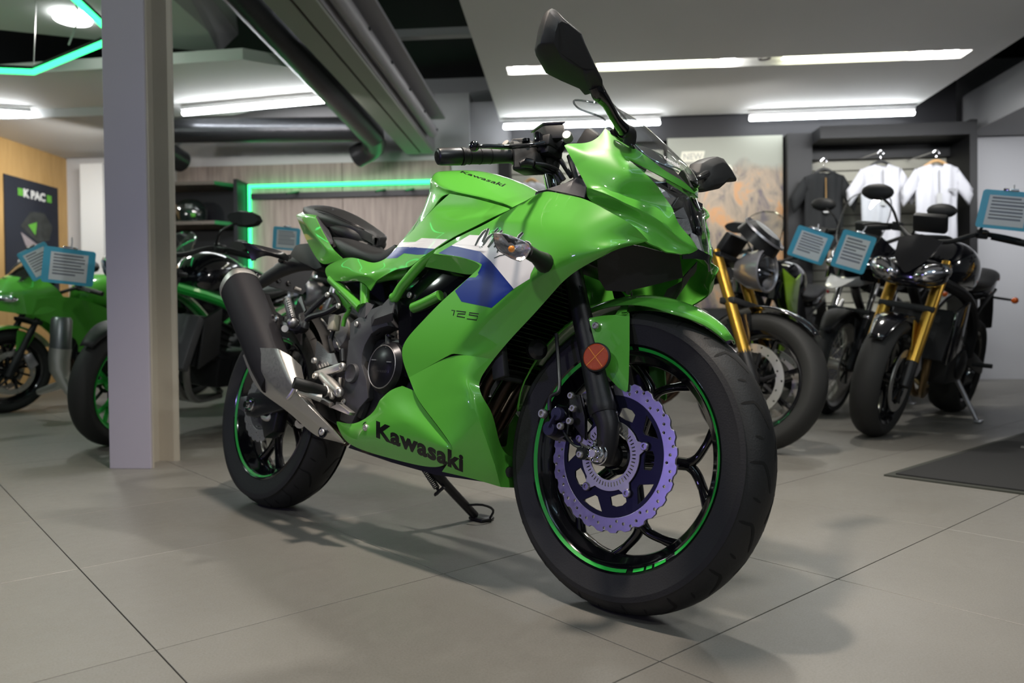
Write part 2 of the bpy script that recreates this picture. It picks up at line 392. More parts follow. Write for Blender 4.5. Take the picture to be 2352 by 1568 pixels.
rb_('wall_pier', -1.41, -1.04, 8.0, 8.5, 2.46, 3.06, WALLW, wb); rb_('wall_pier', -1.04, -.60, 8.05, 8.5, 2.0, 2.97, WALLG, wb)
rb_('wall_facing', -1.24, -.72, 8.0, 8.5, 0, 2.36, WALLW, wb)
rb_('wall_fascia', -.60, 3.87, 7.95, 8.5, 2.48, 3.2, WALLD, wb)
rb_('wall_facing', 3.87, 6.5, 8.0, 8.5, 0, 2.43, mat('wall_light_grey', (.52, .52, .54), .65), wb)
rb_('wall_panel', -5.57, -5.3, 8.3, 8.55, 0, 2.5, WALLW, wb)
wl = st(rb_('wall_left', -6.05, -5.9, 6.3, 8.55, 0, 2.62, OAK)); rb_('wall_left_dark', -6.05, -5.92, -3.5, 6.3, 0, 3.4, WALLD, wl); rb_('wall_left_soffit', -6.05, -4.3, 6.9, 8.5, 2.62, 3.1, WALLW, wl)  # dark unseen stretch is coloured to keep the bike's reflections dark
wr = st(rb_('wall_right', 6.5, 6.65, -2, 8.55, 0, 3.4, WALLG))
rb_('bulkhead', 3.95, 6.5, -2, 8.0, 2.44, 2.84, mat('bulkhead_grey', (.30, .30, .30), .7), wr)
for k_ in range(5): st(rb_('front_post_%d' % (k_+1), -6.9+k_*2.75, -6.8+k_*2.75, -3.62, -3.5, 0, 3.4, mat('shop_front', (.25, .25, .27), .6)))  # unseen posts; front left open between them so world light fills in
# --- ceiling
ce = st(rb_('ceiling', -7, 7, -4, 8.7, 3.4, 3.5, CEILB))
sl = lambda n, u0, u1, n0, n1: rb_('ceiling_panel', u0, u1, n0, n1, 2.7, 2.86, CEILW, ce)
sl(0, -.70, 3.40, -3, 6.23); sl(0, -.70, 3.40, 6.42, 7.83); sl(0, -.70, -.50, 6.23, 6.42); sl(0, 3.16, 3.40, 6.23, 6.42)
rb_('slot_box', -.52, 3.18, 6.22, 6.43, 2.80, 2.85, CEILB, ce)
cp_ = MB().prism([(-5.9, 6.05, 2.7), (-4.68, 5.97, 2.7), (-2.55, 5.83, 2.7), (-2.23, 6.06, 2.7), (-2.22, 6.80, 2.7), (-3.3, 7.3, 2.7), (-5.9, 7.3, 2.7)], (0, 0, .09)).build('ceiling_panel', CEILW, ce, smooth=False)
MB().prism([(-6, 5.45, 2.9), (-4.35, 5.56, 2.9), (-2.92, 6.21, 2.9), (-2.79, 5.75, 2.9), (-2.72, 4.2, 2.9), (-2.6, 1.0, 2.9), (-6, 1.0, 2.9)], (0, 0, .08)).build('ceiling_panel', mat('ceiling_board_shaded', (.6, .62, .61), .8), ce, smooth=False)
MB().prism([(-2.79, 5.75, 2.9), (-2.92, 6.21, 2.9), (-2.75, 6.21, 3.05), (-2.55, 5.7, 3.05), (-2.45, 4.2, 3.05), (-2.72, 4.2, 2.9)], (0, .0, .03)).build('ceiling_edge', WALLG, ce, smooth=False)
rb_('ceiling_beam', -1.45, -.72, 5.97, 6.05, 2.88, 2.94, WALLG, ce)
STG = mat('beam_green_lit', (.34, .36, .31), .55, bump=.1, nscale=60); STL = mat('beam_paint_grey', (.36, .35, .37), .5, bump=.1, nscale=60)  # green LED glow on the lower flanges is put into their colour
ib = rbox(-1.69, -1.545, 2.2, 7.86, 2.40, 2.425).build('steel_beam', STG, smooth=False); ib.matrix_world = Mroom; tag(ib, 'long painted steel ceiling beam running from top centre down to the back wall', 'beam')
rb_('beam_flange', -1.525, -1.40, 2.2, 7.86, 2.40, 2.425, STG, ib); rb_('beam_groove', -1.55, -1.52, 2.2, 7.86, 2.41, 2.43, mat('groove_brown', (.06, .045, .035), .8), ib)
rb_('beam_web', -1.405, -1.39, 2.2, 7.86, 2.42, 2.62, STL, ib)
o = MB().cyl((-1.33, 2.2, 2.50), (-1.33, 7.4, 2.50), .055, n=24).build('conduit', STL, ib)
rb_('beam_flange', -1.40, -1.20, 2.2, 7.4, 2.62, 2.65, STL, ib)
for i in range(7): MB().cyl((-1.275, 3.6+i*.62, 2.50), (-1.262, 3.6+i*.62, 2.50), .012, n=12).build('rivet', mat('rivet_dark', (.08, .08, .09), .5, .5), ib)
# --- foreground column (H-section)
CL1 = mat('column_purple_lit', (.36, .34, .39), .55, var=.05, vscale=3); CL2 = mat('column_paint_beige', (.42, .39, .33), .55, var=.08, vscale=5)  # purple light on the front flange is put into its lavender colour
col = rbox(-1.881, -1.705, 2.957, 2.970, 0, 3.4).build('steel_column', CL1, smooth=False, bevel=.002); col.matrix_world = Mroom; tag(col, 'tall painted steel H-section column standing left of the green motorcycle', 'column')
rb_('column_flange', -1.881, -1.690, 3.143, 3.158, 0, 3.4, CL2, col); rb_('column_web', -1.800, -1.790, 2.97, 3.143, 0, 3.4, CL2, col); rb_('column_lip', -1.712, -1.7045, 2.9705, 2.982, 0, 3.4, CL2, col); rb_('column_fillet', -1.815, -1.775, 3.10, 3.143, 0, 3.4, CL2, col)

# ---------------------------------------------------------------- ducts
def rthing(m_, name, material, label, cat, group=None, **k):
    o = m_.build(name, material, None, **k); o.matrix_world = Mroom; tag(o, label, cat, group); return o
def rpart(m_, name, material, parent, **k): return m_.build(name, material, parent, **k)
DUCT = mat('duct_foil_black', (.06, .062, .068), .28, .7, bump=1.0, nscale=60)
d1 = rthing(MB().tube([(-4.1, 7.12, 2.52), (-1.95, 7.22, 2.50)], .115, 24, 1), 'ceiling_duct', DUCT, 'black foil duct lying level behind the left tube light', 'duct')
d2 = rthing(MB().tube([(-1.88, 7.2, 2.44), (-1.98, 6.1, 2.60), (-2.15, 4.9, 2.82), (-2.3, 3.6, 3.05), (-2.4, 2.4, 3.25)], [.12, .13, .14, .15, .15], 24, 6), 'ceiling_duct', DUCT, 'black round duct sloping down beside the steel beam', 'duct')
rpart(MB().tube([(-1.88, 7.2, 2.44), (-1.95, 7.5, 2.40), (-2.15, 7.6, 2.33)], .115, 18, 3), 'duct_elbow', DUCT, d2)
rpart(MB().tube([(-4.1, 7.12, 2.52), (-4.05, 7.3, 2.40), (-4.0, 7.6, 2.33)], .115, 18, 3), 'duct_elbow', DUCT, d1)
# ---------------------------------------------------------------- lights you can see
TUBE = mat('tube_glow', (1, 1, 1), emit=19, ecol=(.93, .97, 1)); TUBEY = mat('slot_glow', (1, 1, .85), emit=7, ecol=(1, 1, .72)); SPOTG = mat('spot_glow', (1, 1, 1), emit=30, ecol=(1, .98, .95)); LEDG = mat('green_led', (.005, .03, .012), emit=2.6, ecol=(.04, 1, .25)); DISC = mat('disc_glow', (1, 1, 1), emit=9, ecol=(1, 1, 1)); LEDB = mat('blue_white_led', (.6, .8, 1), emit=5, ecol=(.55, .8, 1))
FIX = mat('fixture_white', (.6, .6, .6), .5)
def tube_light(u0, u1, n0, n1, h, label, r=.022):
    b = MB().beam((u0, n0, h+.045), (u1, n1, h+.045), .05, .035); o = rthing(b, 'tube_light', FIX, label, 'light', 'fluorescent tube lights')
    rpart(MB().tube([(u0, n0, h), (u0+.01*(1 if u1 > u0 else -1), n0, h), (u1-.01*(1 if u1 > u0 else -1), n1, h), (u1, n1, h)], [r*.6, r, r, r*.6], 14, 1), 'tube', TUBE, o); return o
tube_light(-.66, .92, 7.74, 7.76, 2.615, 'fluorescent tube light above the green motorcycle handlebar, near the slot panel edge')
tube_light(1.79, 3.36, 7.72, 7.70, 2.615, 'fluorescent tube light above the hanging T-shirts')
tube_light(-3.62, -2.13, 6.92, 6.68, 2.62, 'fluorescent tube light just right of the steel column')
tube_light(-5.16, -5.05, 6.40, 6.82, 2.62, 'fluorescent tube light cut off by the left edge of the picture') if False else tube_light(-5.80, -5.05, 6.5, 6.82, 2.62, 'fluorescent tube light at the far left under the ceiling')
sf = rthing(rbox(-.49, 3.15, 6.24, 6.41, 2.78, 2.795), 'slot_light', mat('slot_black', (.01, .01, .01), .6), 'black recessed slot light in the white ceiling with spots and two yellowish strips', 'light', smooth=False)
for u in (-.39, -.13, 1.30, 2.84, 3.04): rpart(MB().lathe([(.0001, 0), (.045, 0), (.055, .006), (.06, .02)], (u, 6.325, 2.712), (0, 0, 1), 24), 'spot_lamp', SPOTG, sf)
for u in (.9, 1.59, -.02): rpart(MB().lathe([(.035, 0), (.05, .0), (.055, .02)], (u if u != .9 else 1.62, 6.325, 2.72), (0, 0, 1), 20), 'lamp_ring', STL, sf) if u != .9 else None
for u0, u1 in ((.24, 1.16), (1.74, 2.70)): rpart(rbox(u0, u1, 6.27, 6.38, 2.725, 2.735), 'strip_lamp', TUBEY, sf, smooth=False)
dl = rthing(MB().lathe([(.0001, 0), (.125, 0), (.13, .02), (.13, .04)], (-3.63, 5.36, 2.86), (0, 0, 1), 40), 'downlight', DISC, 'round white disc downlight on the ceiling at top left', 'light')
def led_run(name, P_, r, material, label, closed=False):
    o = rthing(MB().tube(P_, r, 10, 1, closed=closed), name, material, label, 'light'); return o
hx = [(-3.75, 5.10, 2.4), (-2.81, 4.57, 2.4), (-2.62, 3.55, 2.4), (-3.2, 2.9, 2.4), (-4.3, 3.2, 2.4), (-4.75, 4.85, 2.4)]
hexl = led_run('hexagon_light', hx, .020, LEDG, 'green glowing hexagon light frame hung from the ceiling at top left', True)
rpart(MB().tube([(p[0], p[1], p[2]+.028) for p in hx], .014, 8, 1, closed=True), 'light_housing', SATIN, hexl)
WIRE = mat('hanger_wire', (.5, .5, .5), .4, .8)
rpart(MB().tube([(-3.75, 5.1, 2.42), (-3.72, 5.1, 2.9)], .003, 6, 1), 'hanging_wire', WIRE, hexl); rpart(MB().tube([(-3.35, 4.9, 2.5), (-3.30, 4.93, 2.7), (-3.36, 4.95, 2.9)], .006, 6, 4), 'power_cord', mat('cord_white', (.6, .6, .6), .5), hexl)
hx2 = [(.9, -.3, 2.6), (1.7, .1, 2.6), (1.7, 1.0, 2.6), (.9, 1.45, 2.6), (.1, 1.0, 2.6), (.1, .1, 2.6)]
led_run('hexagon_light', hx2, .018, LEDB, 'blue white hexagon light frame overhead outside the frame, seen as thin reflections', True)
# ---------------------------------------------------------------- LED feature wall and shelf alcove
fw_ = rthing(rbox(-4.26, -1.25, 8.03, 8.05, 0, 2.36), 'display_wall', WALLD, 'wood-laminate display wall with green glowing light frame behind the seat', 'display', smooth=False)
for u0, u1 in ((-3.44, -2.425), (-2.418, -1.25)): rpart(rbox(u0, u1, 8.0, 8.03, .06, 2.36), 'wood_panel', WOODP, fw_, smooth=False)
rpart(rbox(-4.26, -3.44, 8.0, 8.03, 2.14, 2.36), 'wood_panel', WOODP, fw_, smooth=False)
rpart(rbox(-4.6, -3.50, 8.02, 8.04, 0, 2.12), 'alcove_back', mat('navy_laminate', (.003, .004, .009), .5), fw_, smooth=False)
rpart(rbox(-3.50, -3.46, 7.72, 8.03, 0, 2.16), 'alcove_side', mat('navy_laminate', (.01, .01, .02), .5), fw_, smooth=False)
ledw = rthing(MB().tube([(-3.43, 7.96, .1), (-3.43, 7.96, 2.125), (-1.26, 7.96, 2.125)], .024, 10, 1), 'light_frame', LEDG, 'green glowing tube frame along the wood display wall', 'light')
rpart(rbox(-3.415, -1.25, 7.95, 8.0, 1.985, 2.045), 'mounting_rail', mat('rail_dark', (.02, .022, .03), .5), fw_, smooth=False)
rpart(rbox(-3.415, -1.25, 7.95, 8.0, 1.10, 1.16), 'mounting_rail', mat('rail_dark', (.02, .022, .03), .5), fw_, smooth=False)
for u in (-2.93, -1.99, -1.68): rpart(MB().tube([(u+.04, 7.96, 2.05), (u, 7.72, 1.99)], .012, 8, 1), 'display_hook', mat('hook_green_black', (.01, .03, .02), .4), fw_)
SHW = mat('shelf_board', (.16, .14, .12), .5)
for i, (h, l) in enumerate(((2.09, 'top'), (1.68, 'helmet'), (1.22, 'lower'), (.16, 'floor'))):
    s_ = rthing(rbox(-4.55, -3.66, 7.62, 8.02, h, h+.035), 'shelf', SHW, {'top': 'top dark wooden shelf right of the steel column', 'helmet': 'dark wooden shelf carrying the black helmet', 'lower': 'dark wooden shelf below the helmet shelf, behind the black sport tourer', 'floor': 'lowest shelf board near the floor right of the column'}[l], 'shelf', smooth=False, bevel=.003)
    if l != 'floor': rpart(MB().prism([(-3.66, 7.62, h), (-3.52, 7.80, h), (-3.52, 8.02, h), (-3.66, 8.02, h)], (0, 0, .035)), 'shelf_end', mat('shelf_end_green_lit', (.02, .22, .06), .4), s_, smooth=False)
# green light on the shelf ends is put into their colour
# ---------------------------------------------------------------- T-shirt bay with slatwall
bay = rthing(rbox(2.30, 3.87, 8.03, 8.06, 0, 2.47), 'slatwall_unit', WALLD, 'black framed slatwall display unit holding the hanging T-shirts', 'display', smooth=False)
BLKF = mat('frame_black', (.004, .004, .005), .5); SLAT = mat('slat_beige', (.38, .37, .31), .6)
rpart(rbox(2.18, 2.42, 7.80, 8.03, 0, 2.48), 'frame_post', BLKF, bay, smooth=False); rpart(rbox(3.80, 3.87, 7.55, 8.03, 0, 2.50), 'frame_post', BLKF, bay, smooth=False); rpart(rbox(2.42, 3.80, 7.55, 8.03, 2.36, 2.48), 'frame_head', BLKF, bay, smooth=False); rpart(rbox(2.42, 3.80, 7.93, 8.03, 2.24, 2.36), 'frame_head', BLKF, bay, smooth=False)
for i in range(14):
    h = 2.24-.112*(i+1); rpart(rbox(2.42, 3.80, 8.0, 8.028, h+.010, h+.110), 'slat', SLAT, bay, smooth=False, bevel=.002)
bay2 = rthing(rbox(-.72, .98, 8.03, 8.06, 0, 2.47), 'slatwall_unit', WALLD, 'slatwall display partly hidden behind the motorcycle handlebar', 'display', smooth=False)
rpart(rbox(-.72, -.60, 7.75, 8.03, 0, 2.45), 'frame_post', BLKF, bay2, smooth=False)
for i in range(14):
    h = 2.40-.112*(i+1); rpart(rbox(-.60, .98, 8.0, 8.028, h+.010, h+.110), 'slat', SLAT, bay2, smooth=False, bevel=.002)
def slat_base(): pass
# ---------------------------------------------------------------- posters
PB = bpy.data.materials.new('poster_mountain'); PB.use_nodes = True
nt = PB.node_tree; pb_ = nt.nodes['Principled BSDF']; tc = N('ShaderNodeTexCoord'); mp = N('ShaderNodeMapping'); mp.inputs['Scale'].default_value = (2.6, 2.6, 1.5)
nz = N('ShaderNodeTexNoise'); nz.inputs['Scale'].default_value = 1.9; nz.inputs['Detail'].default_value = 6; nz.inputs['Roughness'].default_value = .62; nz.inputs['Distortion'].default_value = .6; cr_ = N('ShaderNodeValToRGB'); cr_.color_ramp.interpolation = 'LINEAR'
E_ = cr_.color_ramp.elements; E_[0].position = .33; E_[0].color = (.05, .045, .06, 1); E_[1].position = .72; E_[1].color = (.24, .17, .10, 1)
for p_, c_ in ((.42, (.10, .08, .09)), (.48, (.20, .16, .12)), (.55, (.27, .21, .15)), (.62, (.40, .20, .08))): x_ = E_.new(p_); x_.color = (*c_, 1)
sx = N('ShaderNodeSeparateXYZ'); mr = N('ShaderNodeMapRange'); mr.inputs[1].default_value = 2.12; mr.inputs[2].default_value = 2.22
nz2 = N('ShaderNodeTexNoise'); nz2.inputs['Scale'].default_value = 2.4; ad = N('ShaderNodeMath', operation='MULTIPLY_ADD'); ad.inputs[1].default_value = -.55
mxx = N('ShaderNodeMix', data_type='RGBA'); mxx.inputs['B'].default_value = (.24, .25, .21, 1)
nt.links.new(tc.outputs['Object'], mp.inputs[0]); nt.links.new(mp.outputs[0], nz.inputs['Vector']); nt.links.new(nz.outputs['Fac'], cr_.inputs[0]); nt.links.new(tc.outputs['Object'], sx.inputs[0]); nt.links.new(tc.outputs['Object'], nz2.inputs['Vector'])
nt.links.new(nz2.outputs['Fac'], ad.inputs[0]); ad2 = N('ShaderNodeMath', operation='ADD'); ad2.inputs[1].default_value = .27; nt.links.new(ad.outputs[0], ad2.inputs[0]); nt.links.new(sx.outputs['Z'], ad.inputs[2]); nt.links.new(ad2.outputs[0], mr.inputs[0]); nt.links.new(mr.outputs[0], mxx.inputs['Factor']); nt.links.new(cr_.outputs[0], mxx.inputs['A']); nt.links.new(mxx.outputs['Result'], pb_.inputs['Base Color']); pb_.inputs['Roughness'].default_value = .5
def rtext(txt, u, n, h, size, material, parent, bold=0.0, ext=.001, ax=(1, 0, 0), w=None, name='lettering', shear=0, nrm=(0, -1, 0)):
    cu = bpy.data.curves.new(name, 'FONT'); cu.body = txt; cu.size = size; cu.offset = bold; cu.extrude = ext; cu.resolution_u = 2; cu.shear = shear
    t = bpy.data.objects.new('tmp', cu); COL.objects.link(t); dg = bpy.context.evaluated_depsgraph_get(); dg.update()
    me = bpy.data.meshes.new_from_object(t.evaluated_get(dg)); bpy.data.objects.remove(t)
    X = Vector(ax); Z = Vector((0, 0, 1)); Y_ = Vector(nrm); M_ = Matrix((X, Z, Y_)).transposed().to_4x4(); M_.translation = Vector((u, n, h))
    if w:
        xs = [v.co.x for v in me.vertices]; s_ = w/(max(xs)-min(xs)); me.transform(Matrix.Diagonal((s_, 1, 1, 1)))
    me.transform(M_); me.materials.clear(); return link(name, me, material, parent)
po = rthing(rbox(1.01, 2.16, 7.90, 7.93, .75, 2.49), 'wall_poster', PB, 'large beige poster with a rocky landscape photo and the word NEW', 'poster', smooth=False)
CREAM = mat('poster_cream', (.62, .60, .50), .6); GRY = mat('poster_grey_print', (.30, .30, .28), .6)
rpart(MB().prism([(1.13, 7.897, 2.245), (1.36, 7.897, 2.245), (1.385, 7.897, 2.35), (1.155, 7.897, 2.35)], (0, .002, 0)), 'poster_badge', CREAM, po, smooth=False)
rtext('NEW', 1.165, 7.8955, 2.265, .095, GRY, po, .001, w=.19)
rtext('TIGER', 1.08, 7.8965, 2.06, .20, CREAM, po, .016, w=.64); rtext('TIGER', 1.09, 7.8945, 2.065, .185, GRY, po, -.006, w=.62)
rtext('1200', 1.17, 7.8965, 1.95, .09, CREAM, po, .003) if False else None
pn = rthing(rbox(-5.895, -5.88, 7.53, 8.36, .95, 2.24), 'wall_poster', mat('poster_navy', (.012, .016, .028), .45), 'dark blue poster with white and green lettering on the wooden left wall', 'poster', smooth=False)
WH = mat('print_white', (.6, .62, .62), .6); GR = mat('print_green', (.10, .35, .04), .6); YG = mat('print_yellow_green', (.28, .40, .02), .6)
P1 = lambda t_, n, h, s_, m_, w=None, b=.003: rtext(t_, -5.878, n, h, s_, m_, pn, b, ax=(0, 1, 0), w=w, nrm=(1, 0, 0))
P1('K PAC', 7.80, 2.05, .12, WH, .34, .006)
for n_ in (7.72, 8.17): rpart(rbox(-5.8795, -5.877, n_, n_+.075, 2.05, 2.13), 'print_block', GR, pn, smooth=False)
rpart(MB().prism([(-5.878, 7.74, 1.72), (-5.878, 7.9, 1.9), (-5.878, 8.12, 1.92), (-5.878, 8.25, 1.78), (-5.878, 8.2, 1.62), (-5.878, 8.0, 1.58)], (.001, 0, 0)), 'print_photo', mat('print_dark_shape', (.03, .035, .035), .6, var=.8, vscale=14), pn)
rpart(MB().prism([(-5.877, 7.86, 1.75), (-5.877, 8.0, 1.80), (-5.877, 7.97, 1.65)], (.0015, 0, 0)), 'print_photo', GR, pn)
rpart(MB().prism([(-5.8785, 7.75, 1.66), (-5.8785, 7.98, 1.56), (-5.8785, 8.25, 1.53), (-5.8785, 8.26, 1.44), (-5.8785, 7.98, 1.45), (-5.8785, 7.82, 1.52)], (.001, 0, 0)), 'print_photo', mat('print_pale', (.26, .23, .25), .6), pn)
P1('EXPERIENCE THE', 7.76, 1.385, .055, WH, .42); P1('MOTORCYCLE IN', 7.70, 1.315, .055, WH, .50); P1('FULL COLOUR', 7.67, 1.25, .055, YG, .36)
for i in range(4):
    rpart(MB().lathe([(.018, 0), (.026, 0), (.026, .002), (.018, .002)], (-5.879, 7.70, 1.20-i*.075), (1, 0, 0), 14), 'print_icon', WH, pn); P1('information', 7.77, 1.185-i*.075, .04, WH, .26, .001)
# pair of emergency spot lamps
for k, u in enumerate((-5.88, -5.66)):
    s_ = rthing(MB().lathe([(.0001, 0), (.055, 0), (.06, .02), (.05, .07), (.0001, .08)], (u, 8.35, 2.74), (.2, 1, .2), 20), 'spot_lamp', CHROME, ('left' if not k else 'right')+' one of two small emergency lamps high on the left back wall', 'light'); rpart(rbox(u+.02, u+.08, 8.38, 8.5, 2.70, 2.79), 'lamp_box', MATTE, s_, smooth=False)
# ---------------------------------------------------------------- T-shirts on hangers
def cloth(name, u, n, h, w, L_, material, label, group, hm, tagc=True, seed=0, tilt=0, hook=True):
    rnd = random.Random(seed); ph = [rnd.uniform(0, 6.3) for _ in range(6)]
    NX, NZ = 26, 22; v = []; f = []
    def prof(t):   # t: 0 top -> 1 bottom; half width of body
        return w*.30*(1-.02*t)
    def wr_(x, z, s_): return s_*(.018*sin(x*38+ph[0])*min(1, z*3+.2)+.010*sin(x*70+ph[1]+z*4)+.014*sin(z*9+x*8+ph[2]))
    out = []
    for s_ in (-1, 1):
        k0 = len(v)
        for j in range(NZ+1):
            t = j/NZ; z = h-L_*t
            for i in range(NX+1):
                q = -1+2*i/NX; x = prof(t)*q
                zz_ = z
                if j == 0: zz_ = h+.055*(1-abs(q)**1.3)-(.035 if abs(q) < .3 else 0)*(1 if s_ < 0 else .2)
                y = n+s_*(.030*sqrt(max(0, 1-q*q))+.004)+wr_(x, t, .6)
                v.append((u+x, y, zz_))
        for j in range(NZ):
            for i in range(NX): a = k0+j*(NX+1)+i; f.append((a, a+1, a+NX+2, a+NX+1))
    m_ = MB().add(v, f)
    for sg in (-1, 1):      # sleeves
        R_ = []
        for t in (0, .35, .7, 1.0):
            c_ = Vector((u+sg*(w*.27+t*w*.22), n, h-.075-t*.20)); R_.append([c_+Vector((sg*.03*cos(a)*.6+.0, .030*sin(a), .085*cos(a)*(1-.1*t)))+Vector((0, wr_(t, a, .4), 0)) for a in [2*pi*k/14 for k in range(14)]])
        loft(m_, R_, cap=False)
    o = rthing(m_, name, material, label, 'T-shirt', group, angle=80)
    md = o.modifiers.new('t', 'SOLIDIFY'); md.thickness = .002
    return o
def hanger(u, n, h, w, material, label, wide=.035):
    m_ = MB().tube([(u-w*.26, n, h-.02), (u-w*.12, n, h+.045), (u, n, h+.075), (u+w*.12, n, h+.045), (u+w*.26, n, h-.02)], [.008, .014, .017, .014, .008], 10, 5, flat=1.0)
    o = rthing(m_, 'clothes_hanger', material, label, 'hanger', 'hangers on the slatwall')
    rpart(MB().tube([(u, n, h+.075), (u, n, h+.12), (u+.025, n, h+.15), (u, n, h+.18), (u-.03, n, h+.155)], .0035, 6, 6), 'hanger_hook', CHROME, o); rpart(MB().tube([(u, n-.0, h+.17), (u-.06, 7.99, h+.185)], .006, 6, 1), 'display_arm', CHROME, o); return o
TB_ = mat('cotton_black', (.004, .005, .006), .85, bump=.2, nscale=500); TW = mat('cotton_white', (.55, .55, .59), .85, bump=.2, nscale=500)
for (u, h, w, L_, m_, lab, hm, hl, sd) in ((2.50, 2.02, .62, .80, TB_, 'black T-shirt hanging leftmost on the slatwall', mat('hanger_black', (.02, .02, .02), .5), 'black hanger holding the black T-shirt', 1),
                                   (3.00, 2.06, .62, .82, TW, 'white T-shirt hanging between the black one and the rightmost white one', mat('hanger_black', (.02, .02, .02), .5), 'black hanger inside the middle white T-shirt', 2),
                                   (3.47, 2.03, .64, .84, TW, 'white T-shirt hanging rightmost with a small chest print', mat('hanger_wood', (.55, .33, .14), .5), 'wooden hanger inside the rightmost white T-shirt', 3)):
    n = 7.80-.10*sd; hanger(u, n, h, w, hm, hl); t_ = cloth('t_shirt', u, n, h, w, L_, m_, lab, 'T-shirts on the slatwall', hm, seed=sd)
    tg = rthing(rbox(u-.025, u+.025, n-.062, n-.058, h-.36, h-.24), 'swing_tag', mat('tag_card', (.45, .45, .45), .6), {1: 'pale swing tag on the black T-shirt', 2: 'grey swing tag on the middle white T-shirt', 3: 'grey swing tag on the rightmost white T-shirt'}[sd], 'tag', smooth=False)
    rpart(MB().tube([(u, n-.055, h-.02), (u, n-.06, h-.24)], .004, 6, 1), 'tag_ribbon', mat('ribbon_ochre', (.35, .2, .05), .6) if sd == 1 else mat('ribbon_grey', (.2, .2, .2), .6), tg)
rpart(rbox(3.55, 3.62, 7.435, 7.44, 1.80, 1.83), 'chest_print', mat('print_grey', (.3, .3, .32), .6), [o for o in bpy.data.objects if o.get('label', '').startswith('white T-shirt hanging rightmost')][0], smooth=False)
for (u, h, m_, lab, hl, sd) in ((-.38, 2.00, TW, 'white T-shirt seen between the fuel tank and handlebar', 'wooden hanger seen between the fuel tank and handlebar', 5), (-.85+.55, 1.3, TB_, 'black T-shirt low on the slatwall behind the fuel tank', 'black hanger low behind the fuel tank', 6)):
    hanger(u, 7.72, h, .5, mat('hanger_wood', (.55, .33, .14), .5) if sd == 5 else mat('hanger_black', (.02, .02, .02), .5), hl); cloth('t_shirt', u, 7.72, h, .55, .66 if sd == 5 else .6, m_, lab, 'T-shirts on the slatwall', None, seed=sd)
# small hanging accessories on the wall pier
for k, (u, c_) in enumerate(((-.98, (.35, .03, .12)), (-.86, (.12, .12, .10)))):
    o = rthing(MB().tube([(u, 7.98, 2.46), (u+.01, 7.97, 2.40), (u, 7.98, 2.33)], [.025, .04, .05], 8, 3, flat=.5), 'keyring', mat('keyring_%d' % k, c_, .6), ('dark red' if not k else 'dark grey')+' small accessory hanging on the pale wall pier', 'accessory')
# ---------------------------------------------------------------- floor mat (square to the tiles)
MATM = mat('mat_pile', (.020, .020, .021), .95, bump=1.0, nscale=500); MATE = mat('mat_rubber_edge', (.035, .037, .03), .7)
x0, y0, x1, y1 = 3.056, .4306, 6.2, -1.6
mt_ = MB().box(((x0+x1)/2, (y0+y1)/2, .003), (x1-x0, y0-y1, .006)).build('floor_mat', MATE, smooth=False); tag(mt_, 'black entrance mat with a pale script logo on the tiled floor at right', 'mat')
MB().box(((x0+x1)/2, (y0+y1)/2, .008), (x1-x0-.06, y0-y1-.06, .006)).build('mat_pile', MATM, mt_, smooth=False)
MS = mat('mat_script', (.16, .155, .15), .9)
sp_ = [[(0, .10), (-.06, .13), (-.13, .08), (-.12, -.02), (-.05, -.06), (.03, -.02)], [(.03, -.02), (.08, .05), (.12, .04), (.08, -.03), (.14, -.01)], [(.14, -.01), (.20, .12), (.24, .16), (.20, .0), (.25, -.02)], [(.25, -.02), (.30, .05), (.34, .02), (.31, -.03), (.36, 0), (.42, .06), (.40, -.03), (.46, 0), (.52, .05), (.50, -.03), (.60, .0)], [(-.16, -.09), (0, -.12), (.1, -.10)]]
for P_ in sp_:
    ox, oy = 4.15, .12; m2_ = MB().tube([Vector((ox+b*1.2*.9, oy-a*1.15, .0115)) if False else Vector((ox+b, oy-a, .0115)) for a, b in P_], .010, 6, 5, flat=.15); m2_.build('script_logo', MS, mt_)
# ================================================================ THE GREEN SPORT BIKE
HEAD, LEAN, BX, BY, BZ = -1.469810, 0.190762, 1.200830, 1.523667, -0.000949
RB = Matrix.Rotation(HEAD, 3, 'Z') @ Matrix.Rotation(-LEAN, 3, 'X')
BT = Vector((BX, BY, BZ)); BM4 = Matrix.Translation(BT) @ RB.to_4x4()
RBi = RB.transposed()
CB = RBi @ (CAM-BT)
def _ray(px, py): return RBi @ (CF+CR*((px-1176)/F_PX)-CU*((py-784)/F_PX))
def L(px, py, r):                 # point of the bike's right side seen at a photo pixel, r metres off its centre plane
    e = _ray(px, py); return CB+e*((-r-CB.y)/e.y)
def LX(px, py, x): e = _ray(px, py); return CB+e*((x-CB.x)/e.x)
def crop(x0, y0, s): return lambda a, b, r: L(x0+a*s, y0+b*s, r)
k1, k2 = 300/2352, 360/2352
Z1, Z2, Z3, Z4, Z5, Z6 = crop(870, 480, k1), crop(660, 460, k1), crop(700, 620, k1), crop(1280, 220, k2), crop(1400, 420, k1), crop(1400, 560, k1)
Y1, Y2, Y3, Y4, Y5, Y6 = crop(500, 600, k1), crop(660, 780, k1), crop(520, 840, k1), crop(1080, 620, k2), crop(1080, 820, k2), crop(980, 260, k2)
C4 = crop(740, 620, 560/1463)
SCREEN = glassmat('clear_screen', (0.93, 0.95, 0.95)); LENSM = glassmat('clear_lens', (0.95, 0.95, 0.96), base=0.04)
SMOKEL = mat('position_lamp_smoke', (.10, .10, .11), .1, .3, 1.0)
SMOKE = glassmat('smoked_screen', (0.25, 0.27, 0.28))

bike = empty('sport_motorcycle', label='large lime green sports motorcycle parked in the foreground with a white and blue side graphic', cat='motorcycle', mw=BM4)
B = bike
WB_, RF_, RR_ = 1.33, 0.297, 0.309

